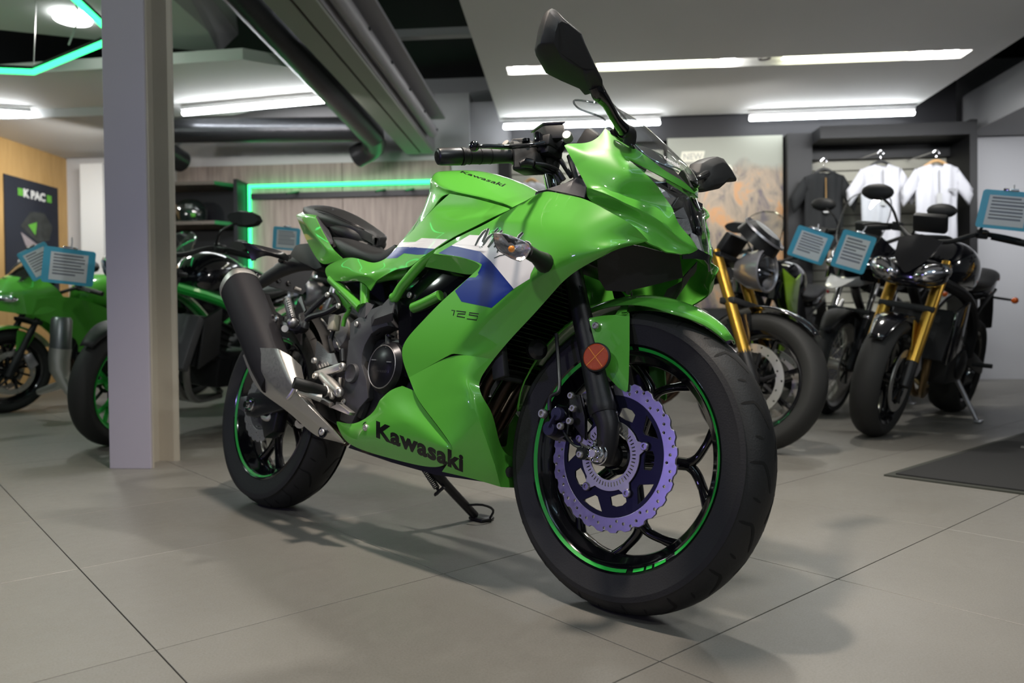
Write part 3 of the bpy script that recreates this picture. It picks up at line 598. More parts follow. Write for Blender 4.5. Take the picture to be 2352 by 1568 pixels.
def bolt(c, d, r=0.008, h=0.006, parent=None, material=None, name='bolt', socket=True, n=16):
    c, d = Vector(c), Vector(d).normalized(); m_ = MB()
    prof = [(0.0001, h*0.35 if socket else h), (r*0.42, h*0.35 if socket else h), (r*0.5, h), (r*0.8, h), (r, h*0.6), (r, 0)]
    m_.lathe(prof, c, d, n)
    return m_.build(name, material or CHROME, parent)

def hull_(secs, n=16):
    m_ = MB(); loft(m_, [[Vector((x, w*math.copysign(abs(cos(a))**.8, cos(a)), z+h*math.copysign(abs(sin(a))**.8, sin(a)))) for a in [2*pi*k/n for k in range(n)]] for x, w, z, h in secs]); return m_
# ---------------------------------------------------------------- wheels
def tyre_profile(R, w, rb, yb):
    P = []
    for y, r in ((yb, rb), (yb*1.03, rb+.006), (w/2*.90, rb+.022), (w/2*.985, rb+.040), (w/2, R-.036), (w/2*.965, R-.026)): P.append((r, y))
    for a in (70, 60, 50, 40, 30, 20, 10, 0):
        a = radians(a); P.append((R-w*.40*(1-cos(a)), w/2*sin(a)*1.005))
    Q = P+[(r, -y) for r, y in reversed(P[:-1])]
    return Q
def tyre_r(R, w, y):
    s = min(1, abs(y)/(w/2)/1.005); return R-w*.40*(1-cos(math.asin(s)))
def make_tyre(cx, cz, R, w, rb, yb, parent, name='tyre', grooves=True, phase=0, material=None):
    t = MB().lathe(tyre_profile(R, w, rb, yb), (cx, 0, cz), (0, 1, 0), 120).build(name, material or RUBBER, parent, angle=50)
    if grooves:
        g = MB(); N = 17
        def pt(a, y, e=0.0004): r = tyre_r(R, w, y)+e; return Vector((cx+r*cos(a), y, cz+r*sin(a)))
        def strip(side, path, hw):
            v = []; f = []
            for i, (da, y) in enumerate(path):
                j = min(i+1, len(path)-1); k = max(i-1, 0)
                ta, ty = (path[j][0]-path[k][0])*R, path[j][1]-path[k][1]; l = sqrt(ta*ta+ty*ty); nx, ny = -ty/l, ta/l
                e = hw*(1 if 0 < i < len(path)-1 else .35)
                v += [pt(da+nx*e/R, side*(y+ny*e)), pt(da-nx*e/R, side*(y-ny*e))]
            for i in range(len(path)-1): f.append((2*i, 2*i+1, 2*i+3, 2*i+2))
            g.add(v, f)
        for side in (-1, 1):
            for i in range(N):
                a = 2*pi*(i+(0 if side < 0 else .5))/N+phase
                strip(side, [(a+.02-.0*t_, w*(.44-.39*t_)) if t_ < .45 else (a+.02-(t_-.45)**1.5*.42, w*(.44-.39*t_)) for t_ in [k/9 for k in range(10)]], .0030)
                b = a-.19
                strip(side, [(b-.02*t_, w*(.36-.13*t_)) for t_ in (0, .33, .66, 1)], .0024)
        g.build('tread_groove', RUBBER_D, t).__setitem__('kind', 'stuff')
    return t
def rim_profile(hw, rl=.2255, rw=.190):
    P = [(rl, hw+.004), (rl-.0035, hw+.0065), (rl-.009, hw+.003), (rl-.014, hw-.001), (rl-.018, hw-.006), (rl-.024, hw*.62), (rw+.001, hw*.42), (rw-.002, 0.012), (rw-.004, 0)]
    o = [(rl, hw), (rl-.012, hw-.006), (rw+.006, hw*.5), (rw+.004, 0)]
    inner = P+[(r, -y) for r, y in reversed(P[:-1])]; outer = o+[(r, -y) for r, y in reversed(o[:-1])]
    return inner+list(reversed(outer))
def make_rim(cx, cz, hw, parent, n5=5, phase=0.0, material=None, hubr=.036, hubw=.05, stem=.110, spread=.30, wdt=.018, name='wheel_rim', slim=1.0):
    material = material or GLOSS
    rim = MB().lathe(rim_profile(hw), (cx, 0, cz), (0, 1, 0), 96, closed=True).build(name, material, parent, angle=40)
    hub = MB().lathe([(.010, -hubw-.012), (.026, -hubw-.012), (.028, -hubw), (hubr, -hubw+.006), (hubr*.86, 0), (hubr, hubw-.006), (.028, hubw), (.026, hubw+.012), (.010, hubw+.012)], (cx, 0, cz), (0, 1, 0), 32).build('hub', material, rim)
    for i in range(n5):
        a = 2*pi*i/n5+phase; s = MB()
        def P(r, da, y=0): return Vector((cx+r*cos(a+da), y, cz+r*sin(a+da)))
        s.tube([P(.030, 0), P(stem*.7, 0), P(stem, 0)], [wdt*1.15, wdt*.9, wdt*.82*slim], 10, 4, flat=.75)
        for sg in (-1, 1):
            s.tube([P(stem-.010, 0), P(stem+.010, sg*spread*.22), P((stem+.196)/2+.004, sg*spread*.62), P(.198, sg*spread)], [wdt*.72*slim, wdt*.62*slim, wdt*.58*slim, wdt*.85*slim], 8, 4, flat=.8)
        s.build('spoke', material, rim, angle=60)
    return rim
tyre_f = make_tyre(WB_, RF_, RF_, .106, .222, .044, B, phase=.05)
rim_f = make_rim(WB_, RF_, .038, B, phase=radians(-71.5), stem=.138, spread=.40, wdt=.016)
def arc_band(name, cx, cz, r0, r1, y, a0, a1, material, parent, n=60, y1=None):
    v = []; f = []; y1 = y if y1 is None else y1
    for i in range(n+1):
        a = a0+(a1-a0)*i/n; v += [(cx+r0*cos(a), y, cz+r0*sin(a)), (cx+r1*cos(a), y1, cz+r1*sin(a))]
    for i in range(n): f.append((2*i, 2*i+1, 2*i+3, 2*i+2))
    return MB().add(v, f).build(name, material, parent)
for (cx, cz, rm) in ((WB_, RF_, rim_f),):
    for (a0, a1) in ((-78, -272), (-74, -67.5), (-66, -62.5), (-61, -54), (-48, 84)):
        arc_band('rim_tape', cx, cz, .2175, .2115, -.0432, radians(a0), radians(a1), STRIPE, rm, y1=-.0385)
tyre_r_ = make_tyre(0, RR_, RR_, .138, .226, .056, B, phase=.1)
rim_r = make_rim(0, RR_, .052, B, phase=radians(-100), stem=.09, spread=.33, wdt=.021, hubw=.06)
arc_band('rim_tape', 0, RR_, .2175, .2115, -.0572, radians(-70), radians(-290), STRIPE, rim_r, y1=-.0525)
# valve-side small details
def brake_disc(cx, cz, y, R, w_in, nb, holes, parent, t=.0042, petals=28, material=None, carrier=None, nspk=10, abs_ring=True, ph=0.0):
    MM = Matrix.Translation((cx, y, cz)) @ Matrix.Rotation(radians(90), 4, 'X')
    out = []
    for i in range(petals*8):
        a = 2*pi*i/(petals*8); u = (i % 8)/8
        out.append(((R-(.0042 if u < .25 else .0042*max(0, 1-(u-.25)*4) if u < .5 else 0))*cos(a), (R-(.0042 if u < .25 else .0042*max(0, 1-(u-.25)*4) if u < .5 else 0))*sin(a)))
    loops = [out, circ(0, 0, w_in, 96)]
    for i in range(holes):
        a = 2*pi*i/holes; k = i % 4
        rr = (R+w_in)/2+(-.0075, -.001, .0065, .0)[k]*(1 if k != 3 else 1)+(.002 if k == 3 else 0)
        loops.append(circ(rr*cos(a), rr*sin(a), .0033, 10))
    d = plate('brake_disc', loops, t, material or STEEL, parent, MM, bevel=.0004)
    # carrier with windows
    r0, r1 = (.058, .072) if abs_ring else (.035, .05); L2 = [circ(0, 0, w_in+.001, 96), circ(0, 0, r0, 64)]
    for i in range(nspk):
        a = 2*pi*(i+.5)/nspk+ph; h = pi/nspk
        tri = (i % 2 == 0)
        ro, ri = w_in-.008, r1+.006
        if tri: P = [(ro, -h*.78), (ro, -h*.3), (ro, h*.3), (ro, h*.78), (ri+.006, h*.15), (ri+.006, -h*.15)]
        else: P = [(ro-.012, -h*.25), (ro-.012, h*.25), ((ro+ri)/2, h*.62), (ri, h*.75), (ri-.004, 0), (ri, -h*.75), ((ro+ri)/2, -h*.62)]
        L2.append([(r*cos(a+b), r*sin(a+b)) for r, b in P])
    plate('disc_carrier', L2, t*.8, carrier or NAVY, d, MM, bevel=.0006)
    if abs_ring:
        MA = Matrix.Translation((cx, y-.006, cz)) @ Matrix.Rotation(radians(90), 4, 'X')
        o = []
        for i in range(200):
            a = 2*pi*i/200; q = ((a-ph) % (2*pi/5))/(2*pi/5); q = min(q, 1-q)
            o.append(((.067+.020*max(0, 1-q*6.5)**1.0)*cos(a), (.067+.020*max(0, 1-q*6.5)**1.0)*sin(a)))
        L3 = [o, circ(0, 0, .047, 64)]
        for i in range(50):
            a = 2*pi*i/50; da = .026
            L3.append([(r*cos(a+b), r*sin(a+b)) for r, b in ((.051, -da), (.051, da), (.0595, da*.85), (.0595, -da*.85))])
        ar = plate('sensor_ring', L3, .002, ALU, d, MA, bevel=.0003)
    for i in range(nb):
        a = 2*pi*i/nb+ph; rr = .081 if abs_ring else .058
        bolt((cx+rr*cos(a), y-.006, cz-rr*sin(a)) if False else MM @ Vector((rr*cos(a), rr*sin(a), .006 if True else 0)), (0, -1, 0), .0085, .006, d, STEEL)
    return d
DY = -.062
disc_f = brake_disc(WB_, RF_, DY, .145, .1175, 5, 56, B, ph=radians(18))
disc_r = brake_disc(0, RR_, -.078, .110, .074, 0, 44, B, petals=22, abs_ring=False, nspk=6, material=ALU, carrier=ALU_D)
# front axle: castle nut, washer, split pin
ax = MB(); ax.cyl((WB_, -.092, RF_), (WB_, .10, RF_), .0105); axle = ax.build('front_axle', CHROME, B)
nut = MB(); c0 = Vector((WB_, -.0, RF_))
nut.prism([c0+Vector((.0175*cos(i*pi/3), -.117, .0175*sin(i*pi/3))) for i in range(6)], (0, .012, 0)); nut.lathe([(.0001, -.109), (.0205, -.109), (.0215, -.107), (.0205, -.104), (.004, -.104)], (WB_, 0, RF_))
for i in range(6):
    a = (i+.5)*pi/3; nut.box(c0+Vector((.0115*cos(a), -.120, .0115*sin(a))), (.0065, .008, .0065), Matrix.Rotation(-a, 3, 'Y'))
nut.build('axle_nut', CHROME, axle, bevel=.0008)
MB().cyl((WB_, -.1265, RF_), (WB_, -.09, RF_), .0072).build('axle_end', ALU, axle)
MB().tube([(WB_, -.122, RF_-.014), (WB_, -.122, RF_+.018), (WB_-.004, -.122, RF_+.023), (WB_+.004, -.1225, RF_+.023), (WB_+.001, -.122, RF_+.014)], .0013, 6, 3).build('split_pin', CHROME, axle)
# fork legs (line measured off the photo)
FX = lambda z: 1.323-.409*(z-.367)
for sgn in (-1, 1):
    y = sgn*.090; Fd = Vector((-.409, 0, 1)).normalized()
    P = lambda z: Vector((FX(z), y, z))
    s = MB()
    s.tube([P(.375), P(.385), P(.392), P(.42), P(.50), P(.60), P(.685), P(.69)], [.026, .0285, .0275, .024, .0215, .0205, .0215, .020], 28, 1)
    leg = s.build('fork_leg', FORK, B, angle=30)
    # casting at the bottom: curved lug down to the axle boss
    s = MB(); s.tube([P(.385), P(.352)+Vector((.004, 0, 0)), (FX(.32)-.006, y, .318), (WB_+.002, y, RF_-.012)], [.024, .022, .021, .019], 20, 5); s.cyl((WB_, y-.014, RF_), (WB_, y+.016, RF_), .0215, n=28); s.cyl((WB_+.0, y+(.034 if sgn < 0 else -.034), RF_), (WB_, y, RF_), .020, n=24)
    s.build('axle_clamp', FORK, leg, angle=40)
    MB().tube([P(.68), P(1.0-.10)], .0175, 24, 1).build('fork_tube', CHROME, leg)
    MB().tube([P(.682), P(.70)], [.021, .019], 24, 1).build('dust_seal', MATTE, leg)
# triple clamps / steering head
def zc(z): return FX(z)-.035
MB().prism([(FX(.83)+dx, -.125, .83+dz) for dx, dz in ((-.035, -.012), (.03, -.012), (.03, .012), (-.035, .012))], (0, .25, 0)).build('upper_clamp', SATIN, B, bevel=.006)
MB().prism([(FX(.70)+dx, -.125, .70+dz) for dx, dz in ((-.045, -.014), (.03, -.014), (.03, .014), (-.045, .014))], (0, .25, 0)).build('lower_clamp', SATIN, B, bevel=.006)
MB().cyl((zc(.70)-.02, 0, .69), (zc(.86)-.02, 0, .86), .032).build('steering_head', MATTE, B)

# ---------------------------------------------------------------- front fender
def fend():
    cx, cz = WB_, RF_; m_ = MB(); n = 40; rows = 9; v = []; f = []
    A0, A1 = radians(50), radians(166)
    for i in range(n+1):
        t = i/n; a = A0+(A1-A0)*t
        w = .062*min(1, (t/.22+.12)**.6) if t < .2 else .062
        if t > .85: w = .062-.02*((t-.85)/.15)**2
        rc = .318+.012*sin(pi*min(1, t*1.2)); 
        if t < .06: rc -= .006*(1-t/.06)
        for k in range(rows):
            q = -1+2*k/(rows-1); r = rc-.030*abs(q)**2.4*min(1, t*4+.25)
            v.append((cx+r*cos(a), w*q, cz+r*sin(a)))
    for i in range(n):
        for k in range(rows-1): f.append((i*rows+k, i*rows+k+1, (i+1)*rows+k+1, (i+1)*rows+k))
    o = MB().add(v, f).build('front_fender', GREEN, B, angle=60)
    md = o.modifiers.new('t', 'SOLIDIFY'); md.thickness = .003
    return o
fender = fend()
for sg in (1, -1):
    V_ = dict(a=Y4(1790, 720, .098), a2=Y4(1750, 790, .099), b=Y4(2000, 680, .082), c=Y4(2352, 665, .066), c2=L(1446, 716, .058), d=L(1446, 757, .062), d2=L(1446, 800, .064), e=L(1443, 905, .071), f=L(1420, 890, .074), g=Y4(2000, 1530, .082), h=L(1373, 835, .086), i=Y4(1850, 1120, .098), j=Y4(2010, 775, .090), k=Y4(2300, 1060, .070), m=Y4(2010, 1200, .088))
    if sg < 0: V_ = {k_: Vector((p.x, -p.y, p.z)) for k_, p in V_.items()}
    panel('fender_flap', V_, 'a2 a b j/b c c2 j/j c2 d k/j k m/k d d2/k d2 e m/m e f g/g h m/i m h/a2 j m i', ('j k', 'c2 d d2 e', 'e f g h i'), .003, GREEN, fender, 2, allc=.35)
bolt(Y4(1890, 838, .099), (0, -1, 0), .0075, .006, fender, ALU)
# reflector
rc = L(1370, 820, .113); rn = Vector((.25, -1, 0)).normalized()
refl = MB().lathe([(.0001, .004), (.026, .004), (.0285, .002), (.0285, -.004), (.0001, -.004)], rc, rn, 40).build('side_reflector', MATTE, fender)
MB().lathe([(.0001, .0058), (.024, .0058), (.026, .004)], rc, rn, 40).build('reflector_lens', mat('reflector_red_amber', (.50, .055, .008), .22, 0, .6, bump=.6, nscale=700), refl)
for sg_ in (1, -1): MB().beam(rc+rn*.0062+Vector((-.016, -.004, -.018*sg_)), rc+rn*.0062+Vector((.016, .004, .018*sg_)), .0012, .0008, rn).build('reflector_line', mat('reflector_amber', (.95, .35, .05), .3), refl)
MB().box(rc-rn*.012+Vector((-.012, 0, 0)), (.05, .004, .02)).build('reflector_bracket', MATTE, refl)

# ---------------------------------------------------------------- front caliper, hose
cal = MB(); 
def CY(a, b, r): return Y5(a, b, r)
cal.prism([CY(1180, 800, .090), CY(1300, 700, .090), CY(1480, 740, .090), CY(1500, 900, .090), CY(1460, 1180, .090), CY(1280, 1260, .090), CY(1120, 1180, .09), CY(1100, 960, .09)], (0, .045, 0))
caliper = cal.build('brake_caliper', GLOSS, B, bevel=.004)
def disk_at(a, b, r, rad, h, material, nm, par, n=28): 
    c = CY(a, b, r); return MB().lathe([(.0001, h), (rad*.9, h), (rad, h*.7), (rad, -.01)], c, (0, -1, 0), n).build(nm, material, par)
ENGL = mat('embossed_dark', (.06, .06, .065), .3, .5)
PIST = mat('caliper_cover', (0.030, 0.028, 0.075), .45, .3)  # purple reflection on the covers is part of this colour
disk_at(1300, 850, .100, .0135, .004, PIST, 'piston_cover', caliper); disk_at(1185, 1070, .100, .0145, .004, PIST, 'piston_cover', caliper)
MB().beam(CY(1290, 870, .103), CY(1195, 1050, .103), .004, .016, (0, 1, 0)).build('cover_bridge', PIST, caliper)
for a, b, r in ((1510, 960, .095), (1560, 770, .093), (1530, 580, .09), (1370, 1035, .097)): bolt(CY(a, b, r), (0, -1, 0), .0075, .008, caliper, ALU)
bolt(CY(1110, 850, .098), (0, -1, 0), .010, .010, caliper, ALU)
MB().prism([CY(1480, 560, .082), CY(1640, 560, .082), CY(1720, 900, .082), CY(1720, 1250, .082), CY(1560, 1050, .082), CY(1460, 900, .082)], (0, .01, 0)).build('caliper_bracket', FORK, caliper, bevel=.002)
MB().tube([CY(1190, 800, .10), CY(1200, 600, .10), CY(1330, 500, .09), CY(1330, 200, .085), CY(1310, -120, .085), Y4(1290, 950, .09)], .0042, 10).build('brake_hose', SATIN, caliper)
MB().tube([CY(1400, 1100, .088), CY(1480, 1240, .088), CY(1580, 1330, .09), CY(1700, 1360, .094)], .003, 8).build('sensor_wire', SATIN, caliper)
bolt(CY(1655, 1460, .098), (0, -1, 0), .007, .006, caliper, ALU)
MB().cyl(CY(1680, 1440, .075), CY(1680, 1440, .095), .013).build('speed_sensor', SATIN, caliper)

# ---------------------------------------------------------------- side fairing (right and mirrored left)
FV = dict(a1=Z1(2330, 35, .174), a2=Y6(1420, 1350, .165), a3=Y6(1660, 1210, .152), a4=Y6(1810, 1155, .150), a5=L(1300, 448, .156), a6=Z4(410, 1530, .165), a7=Z5(0, 520, .183), a75=Z5(300, 680, 0.172), a9=Z5(480, 800, 0.16), a10=Z5(700, 1040, 0.13),
  b1=Z5(500, 1100, 0.145), b2=Z5(200, 1170, 0.165), b3=Z5(0, 1250, .190), b4=Y4(1590, 0, .195), b5=Y4(1370, 190, .190), b6=Y4(1250, 330, .185), b7=Y4(940, 680, .175), b8=Y4(680, 950, .165), b85=L(1158, 795, .160), b9=Y4(350, 1340, .155),
  c1=L(1084, 817, .180), f6=C4(778, 500, .187), c3=C4(520, 645, .168), d1=C4(450, 465, .170), d15=L(965, 743, .175), d2=L(1015, 690, .178), d4=L(1060, 652, .183), d5=L(1098, 618, .187),
  d7=Z1(1845, 1010, .190), d8=Z1(1700, 930, .188), d9=Z1(1450, 860, .185), d10=Z1(1050, 800, .178), d11=Z1(985, 795, .170),
  e1=Z1(1020, 740, .170), e2=Z1(1150, 668, .176), e3=Z1(1340, 550, .180), e4=Z1(1640, 400, .182), e5=Z1(1900, 285, .182),
  g5=L(1140, 508, .188), g6=L(1175, 507, .196), g4=L(1225, 509, .204), g3=L(1275, 515, .208), g2=L(1330, 523, .208), g1=L(1390, 533, 0.19), g0=L(1445, 541, 0.163),
  m6=L(1150, 580, .200), m5=L(1220, 570, .212), m4=L(1268, 572, .214), m3=L(1325, 556, .213), m2=L(1385, 558, 0.194), m1=L(1440, 551, 0.165),
  h6=L(1158, 545, .200), f1=L(1285, 603, .214), f2=L(1236, 632, .214), f3=L(1180, 664, .206), f4=L(1129, 709, .200), f5=L(1076, 761, .194), f15=L(1330, 590, .210), f05=L(1395, 568, .200), f0=L(1445, 557, 0.163))
FF = '''a9 a10 g0/a75 a9 g0 g1/a7 a75 g1 g2/a6 a7 g2/a6 g2 g3 a5/a5 g3 g4 a4/a4 g4 a3/a3 g4 g6 a2/a2 g6 g5 a1/a1 g5 e5
g0 a10 m1/g1 g0 m1 m2/g2 g1 m2 m3/g3 g2 m3 m4/g4 g3 m4 m5/g6 g4 m5 h6/g5 g6 h6/e5 g5 h6 d7/h6 m5 m6/h6 m6 d7
m1 a10 b1 f0/m2 m1 f0 f05/m3 m2 f05 f15/m4 m3 f15 f1/m5 m4 f1 f2/m6 m5 f2 f3/d7 m6 f3 d5/d5 f3 d4/d4 f3 f4 d2/d2 f4 f5 d15/d15 f5 f6 d1/d1 f6 c3
f0 b1 b2/f05 f0 b2 b3/f15 f05 b3 b4/f1 f15 b4 b5/f2 f1 b5 b6/f3 f2 b6 b7/f4 f3 b7 b8/f5 f4 b8 b85/f6 f5 b85 c1/c1 b85 b9
e5 d7 d8 e4/e4 d8 d9 e3/e3 d9 d10 e2/e2 d10 d11 e1'''.replace('\n', '/')
fairing = panel('side_fairing', FV, FF, ('f3 f4 f5 f6:.9', 'f1 f2 f3:.5', 'a10 g0:.8', 'g5 g6 g4:.6', 'd1 d15:1', 'a1 e5 e4 e3 e2:1', 'c3 d1:1', 'a9 a10 b1:1', 'd15 d2 d4 d5:1', 'b4 b5 b6 b7 b8 b85 b9:1'), .003, GREEN, B, 3, allc=.12)
mirror_y = lambda D: {k: Vector((p.x, -p.y, p.z)) for k, p in D.items()}
fairing_l = panel('side_fairing', mirror_y(FV), FF, ('f3 f4 f5 f6:.9', 'f1 f2 f3:.5'), .003, GREEN, B, 2, allc=.12)
# inner lip around the side opening
IV = dict(a=Z1(985, 795, .172), b=Z1(1450, 860, .183), c=Z1(1700, 930, .186), d=Z1(1850, 1000, .188), e=Z1(1830, 1090, .180), f=Z1(1680, 1200, .165), g=Z1(1300, 1110, .150), h=Z1(830, 1030, .145), i=Z1(1050, 800, .177))
panel('fairing_inner', IV, 'a i b g h/b c f g/c d e f', ('h g f e:1', 'a h:1', 'a i b c d e:1'), .002, GREEN, fairing, 2, allc=.2)
# ---- belly pan
BV = dict(c3=C4(520, 645, .168), f6=C4(778, 500, .187), c1=L(1084, 817, .180), b9=Y4(350, 1340, .155),
  p1=L(1106, 862, .160), p2=L(1098, 886, .160), p3=L(1108, 913, .160), p4=L(1129, 943, .130), p5=L(1139, 980, .100), p6=L(1147, 1018, .07), p7=L(1162, 1045, .045), p8=L(1186, 1052, .025), p9=L(1186, 1120, .02), p10=L(1150, 1118, .075),
  t3=L(1078, 905, .183), t4=L(1100, 960, .168), t5=L(1118, 1010, .145), t6=L(1138, 1070, .112), t2=L(1065, 870, .186), 
  p11=L(1084, 1098, .125), p12=L(1015, 1083, .14), 
  m1=L(950, 895, .176), m2=L(962, 922, .178), m3=L(1000, 970, .180), m4=L(1034, 1016, .175), m5=L(1045, 1040, .165))
BF = 'c3 f6 m2 m1/f6 c1 t2/c1 b9 p1 t2/t2 p1 p2/t2 p2 p3 t3/f6 t2 t3 m2/m2 t3 m3/m3 t3 t4 m4/m4 t4 t5 m5/t3 p3 p4 t4/t4 p4 p5 t5/t5 p5 p6 t6/t6 p6 p7/t6 p7 p10/p7 p8 p9 p10/m5 t5 t6 p11/t6 p10 p11/m5 p11 p12'
belly = panel('belly_fairing', BV, BF, ('c3 m1 m2 m3 m4:1', 't3 t4 t5 t6 p10:.8', 'c3 f6 c1 b9:1', 'p1 p2 p3:.5', 'p12 p11 p10 p9 p8:1', 't2 t3:.4', 'b9 p1:1'), .003, GREEN, B, 3, allc=.15)
BV2 = dict(p14=L(790, 1022, .150), p15=L(771, 966, .160), p16=L(813, 978, .158), p17=L(859, 949, .162), p18=L(872, 919, .166), p19=L(897, 894, .168), p20=L(924, 886, .168), p21=L(951, 897, .168),
  s1=L(962, 924, .168), s2=L(1000, 972, .170), s3=L(1034, 1018, .171), s4=L(1046, 1042, .163), e1=L(1015, 1083, .139), e2=L(893, 1052, .147),
  q0=L(800, 990, .163), q1=L(868, 985, .178), q2=L(880, 958, .180), q3=L(958, 972, .184), q4=L(1020, 1030, .178), q5=L(875, 1010, .175), q6=L(960, 1035, .170), q7=L(915, 940, .180), q8=L(890, 910, .172))
BF2 = 'p15 p16 q0/p15 q0 p14/p16 p17 q1 q0/q0 q1 q5 p14/p17 q2 q1/p17 p18 q2/p18 p19 q8/p18 q8 q7 q2/p19 p20 p21 q8/q8 p21 s1 q7/q7 s1 s2 q3/q2 q7 q3/q2 q3 q1/q1 q3 q6 q5/q3 s2 s3 q4/q3 q4 q6/q4 s3 s4/q4 s4 e1 q6/q6 e1 e2 q5/q5 e2 p14'
belly2 = panel('belly_fairing_tail', BV2, BF2, ('q2 q3:.9', 'p18 q8:.6', 'q8 p21:.8', 'p15 q0 :.5', 'p14 e2 e1:1', 'p14 p15:1', 'p18 p17:.5', 'p16 p15:1', 'p16 p17:.6'), .003, GREEN, belly, 3, allc=.15)
for D_, F_ in ((BV, BF), (BV2, BF2)): panel('belly_fairing', mirror_y(D_), F_, (), .003, GREEN, B, 2, allc=.15)
MB().prism([L(1000, 1090, .10), L(900, 1062, .10), L(800, 1028, .11), L(820, 1000, .11), L(1100, 1050, .08), L(1150, 1112, .05)], (0, .12, 0)).build('belly_underside', MATTE, B)
bolt(C4(265, 945, .168), (0, -1, 0), .0085, .006, belly2, ALU); 
MB().lathe([(.0001, .002), (.014, .002), (.014, -.004)], C4(262, 945, .163), (0, -1, 0)).build('bolt_recess', MATTE, belly2)
MB().lathe([(.0001, .004), (.011, .004), (.012, -.004)], L(1171, 1084, .045), (.9, -.6, 0)).build('rubber_plug', MATTE, belly)

# ---------------------------------------------------------------- upper cowl
UV = dict(u1=Z4(105, 745, .172), u2=Z4(160, 712, .166), u3=Z4(350, 718, .150), u4=Z4(520, 690, .140), u5=Z4(640, 600, .130), u6=Z4(718, 485, .122), u7=Z4(820, 560, .120), u8=Z4(1190, 800, .112), u9=Z4(1420, 960, 0.092), u10=Z4(1580, 1110, 0.068), u11=Z4(1920, 1285, 0.028), u12=Z4(2062, 1452, .0),
  w0=Z4(2062, 1472, .0), w1=Z4(1900, 1390, 0.028), w2=Z4(1580, 1212, 0.07), w25=Z4(1300, 1075, 0.1), w3=Z4(1060, 955, 0.122), j8=Z4(1150, 940, 0.118),
  v1=Z4(1240, 1092, 0.124), v2=Z4(1400, 1240, 0.114), v3=Z4(1520, 1375, 0.1), v4=Z5(960, 215, 0.082), v5=Z5(1140, 450, 0.068), v55=Z5(1155, 525, 0.07), v6=Z5(1200, 640, 0.066), v7=Z5(1250, 745, 0.059), v8=Z5(1350, 870, 0.05), v9=Z5(1490, 1010, 0.038), v10=Z5(1590, 1190, 0.026),
  l1=Z5(1530, 1250, 0.03), l2=Z5(1320, 1292, 0.055), l3=Z5(1150, 1250, 0.075), l4=Z5(1010, 1245, 0.09), l5=Z5(930, 1180, 0.098), l6=Z5(850, 1140, 0.108), l7=Z5(680, 1085, 0.128),
  r1=Z4(190, 900, .171), r2=Z4(270, 1040, .168), r3=Z4(447, 1370, .166), r4=Z4(412, 1535, .152), r5=Z5(0, 570, .152), r6=Z5(460, 860, 0.145),
  i1=Z4(480, 900, .160), i2=Z4(820, 820, .140), i3=Z4(640, 1180, .158), i4=Z4(980, 1150, .148), i5=Z4(1250, 1300, 0.122),
  k1=Z4(640, 1370, .156), k2=Z4(900, 1470, .146), k3=Z5(250, 190, 0.128), k4=Z5(560, 320, 0.112), k5=Z5(900, 425, 0.088),
  n1=Z4(640, 1430, .167), n2=Z4(900, 1540, .165), n3=Z5(250, 350, 0.156), n4=Z5(560, 475, 0.138), n5=Z5(870, 650, 0.107), n6=Z5(1010, 760, 0.092), n7=Z5(1150, 900, 0.077), n8=Z5(1250, 1005, 0.066), n9=Z5(1500, 1150, 0.04),
  x1=Z5(60, 470, .150), x2=Z5(400, 640, 0.132), x3=Z5(740, 850, 0.108), x4=Z5(950, 980, 0.085), x5=Z5(1130, 1100, 0.066), x6=Z5(1320, 1180, 0.052))
UF = '''u1 u2 i1 r1/u2 u3 i1/u3 u4 i2 i1/u4 u5 i2/u5 u6 u7 i2/i2 u7 u8 j8/r1 i1 i3 r2/i1 i2 i4 i3/i2 j8 w3/i2 w3 i4/w3 v1 i4/i4 v1 v2 i5/r2 i3 k1 r3/i3 i4 k2 k1/i4 i5 k3 k2/i5 v2 v3/i5 v3 v4 k4/i5 k4 k3/k4 v4 v5 k5/k5 v5 v55
r3 k1 n1/k1 k2 n2 n1/k2 k3 n3 n2/k3 k4 n4 n3/k4 k5 n5 n4/k5 v55 v6 n6/k5 n6 n5/v6 v7 n7 n6/v7 v8 n8 n7/v8 v9 n9 n8/v9 v10 n9
j8 u8 u9 w25/w3 j8 w25/w25 u9 u10 w2/w2 u10 u11 w1/w1 u11 u12 w0
r3 n1 x1 r4/n1 n2 x1/n2 n3 x2 x1/n3 n4 x3 x2/n4 n5 x3/n5 n6 x4 x3/n6 n7 x5 x4/n7 n8 x6 x5/n8 n9 x6/n9 v10 l1/n9 l1 l2 x6
r4 x1 r5/x1 x2 r6 r5/x2 x3 l7 r6/x3 x4 l6 l7/x4 x5 l4 l5/x4 l5 l6/x5 x6 l3 l4/x6 l2 l3'''.replace('\n', '/')
UC = ('k1 k2 k3 k4 k5 v55:.7', 'r3 n1 n2 n3 n4 n5 n6 n7 n8 n9 v10:.9', 'u12 u11 u10 u9 u8:1', 'w0 w1 w2 w25 w3:1', 'w3 v1 v2 v3 v4 v5 v55 v6 v7 v8 v9 v10:1', 'j8 w3:.5', 'u7 u6:1', 'u1 r1 r2 r3 r4:1', 'v10 l1 l2 l3 l4 l5 l6 l7:1', 'u7 u8:1', 'u1 u2 u3:1')
cowl = panel('upper_cowl', UV, UF, UC, .003, GREEN, B, 3, allc=.1)
cowl_l = panel('upper_cowl', mirror_y(UV), UF, UC, .003, GREEN, B, 3, allc=.1)
# dark inner cover between cowl and tank
DV = dict(a=Y6(1800, 1150, .150), b=Y6(2230, 1010, .135), c=Z4(190, 1290, .13), d=Z4(300, 1235, .135), e=Z4(385, 1250, .150), f=Z4(447, 1372, .162), g=Z4(412, 1532, .164), h=Y6(2130, 1215, .156))
panel('dash_side_cover', DV, 'a b h/b c d h/h d e g/e f g', ('d h:.8', 'b h:.4', 'e g:1'), .002, DGREY, B, 2, allc=.4)
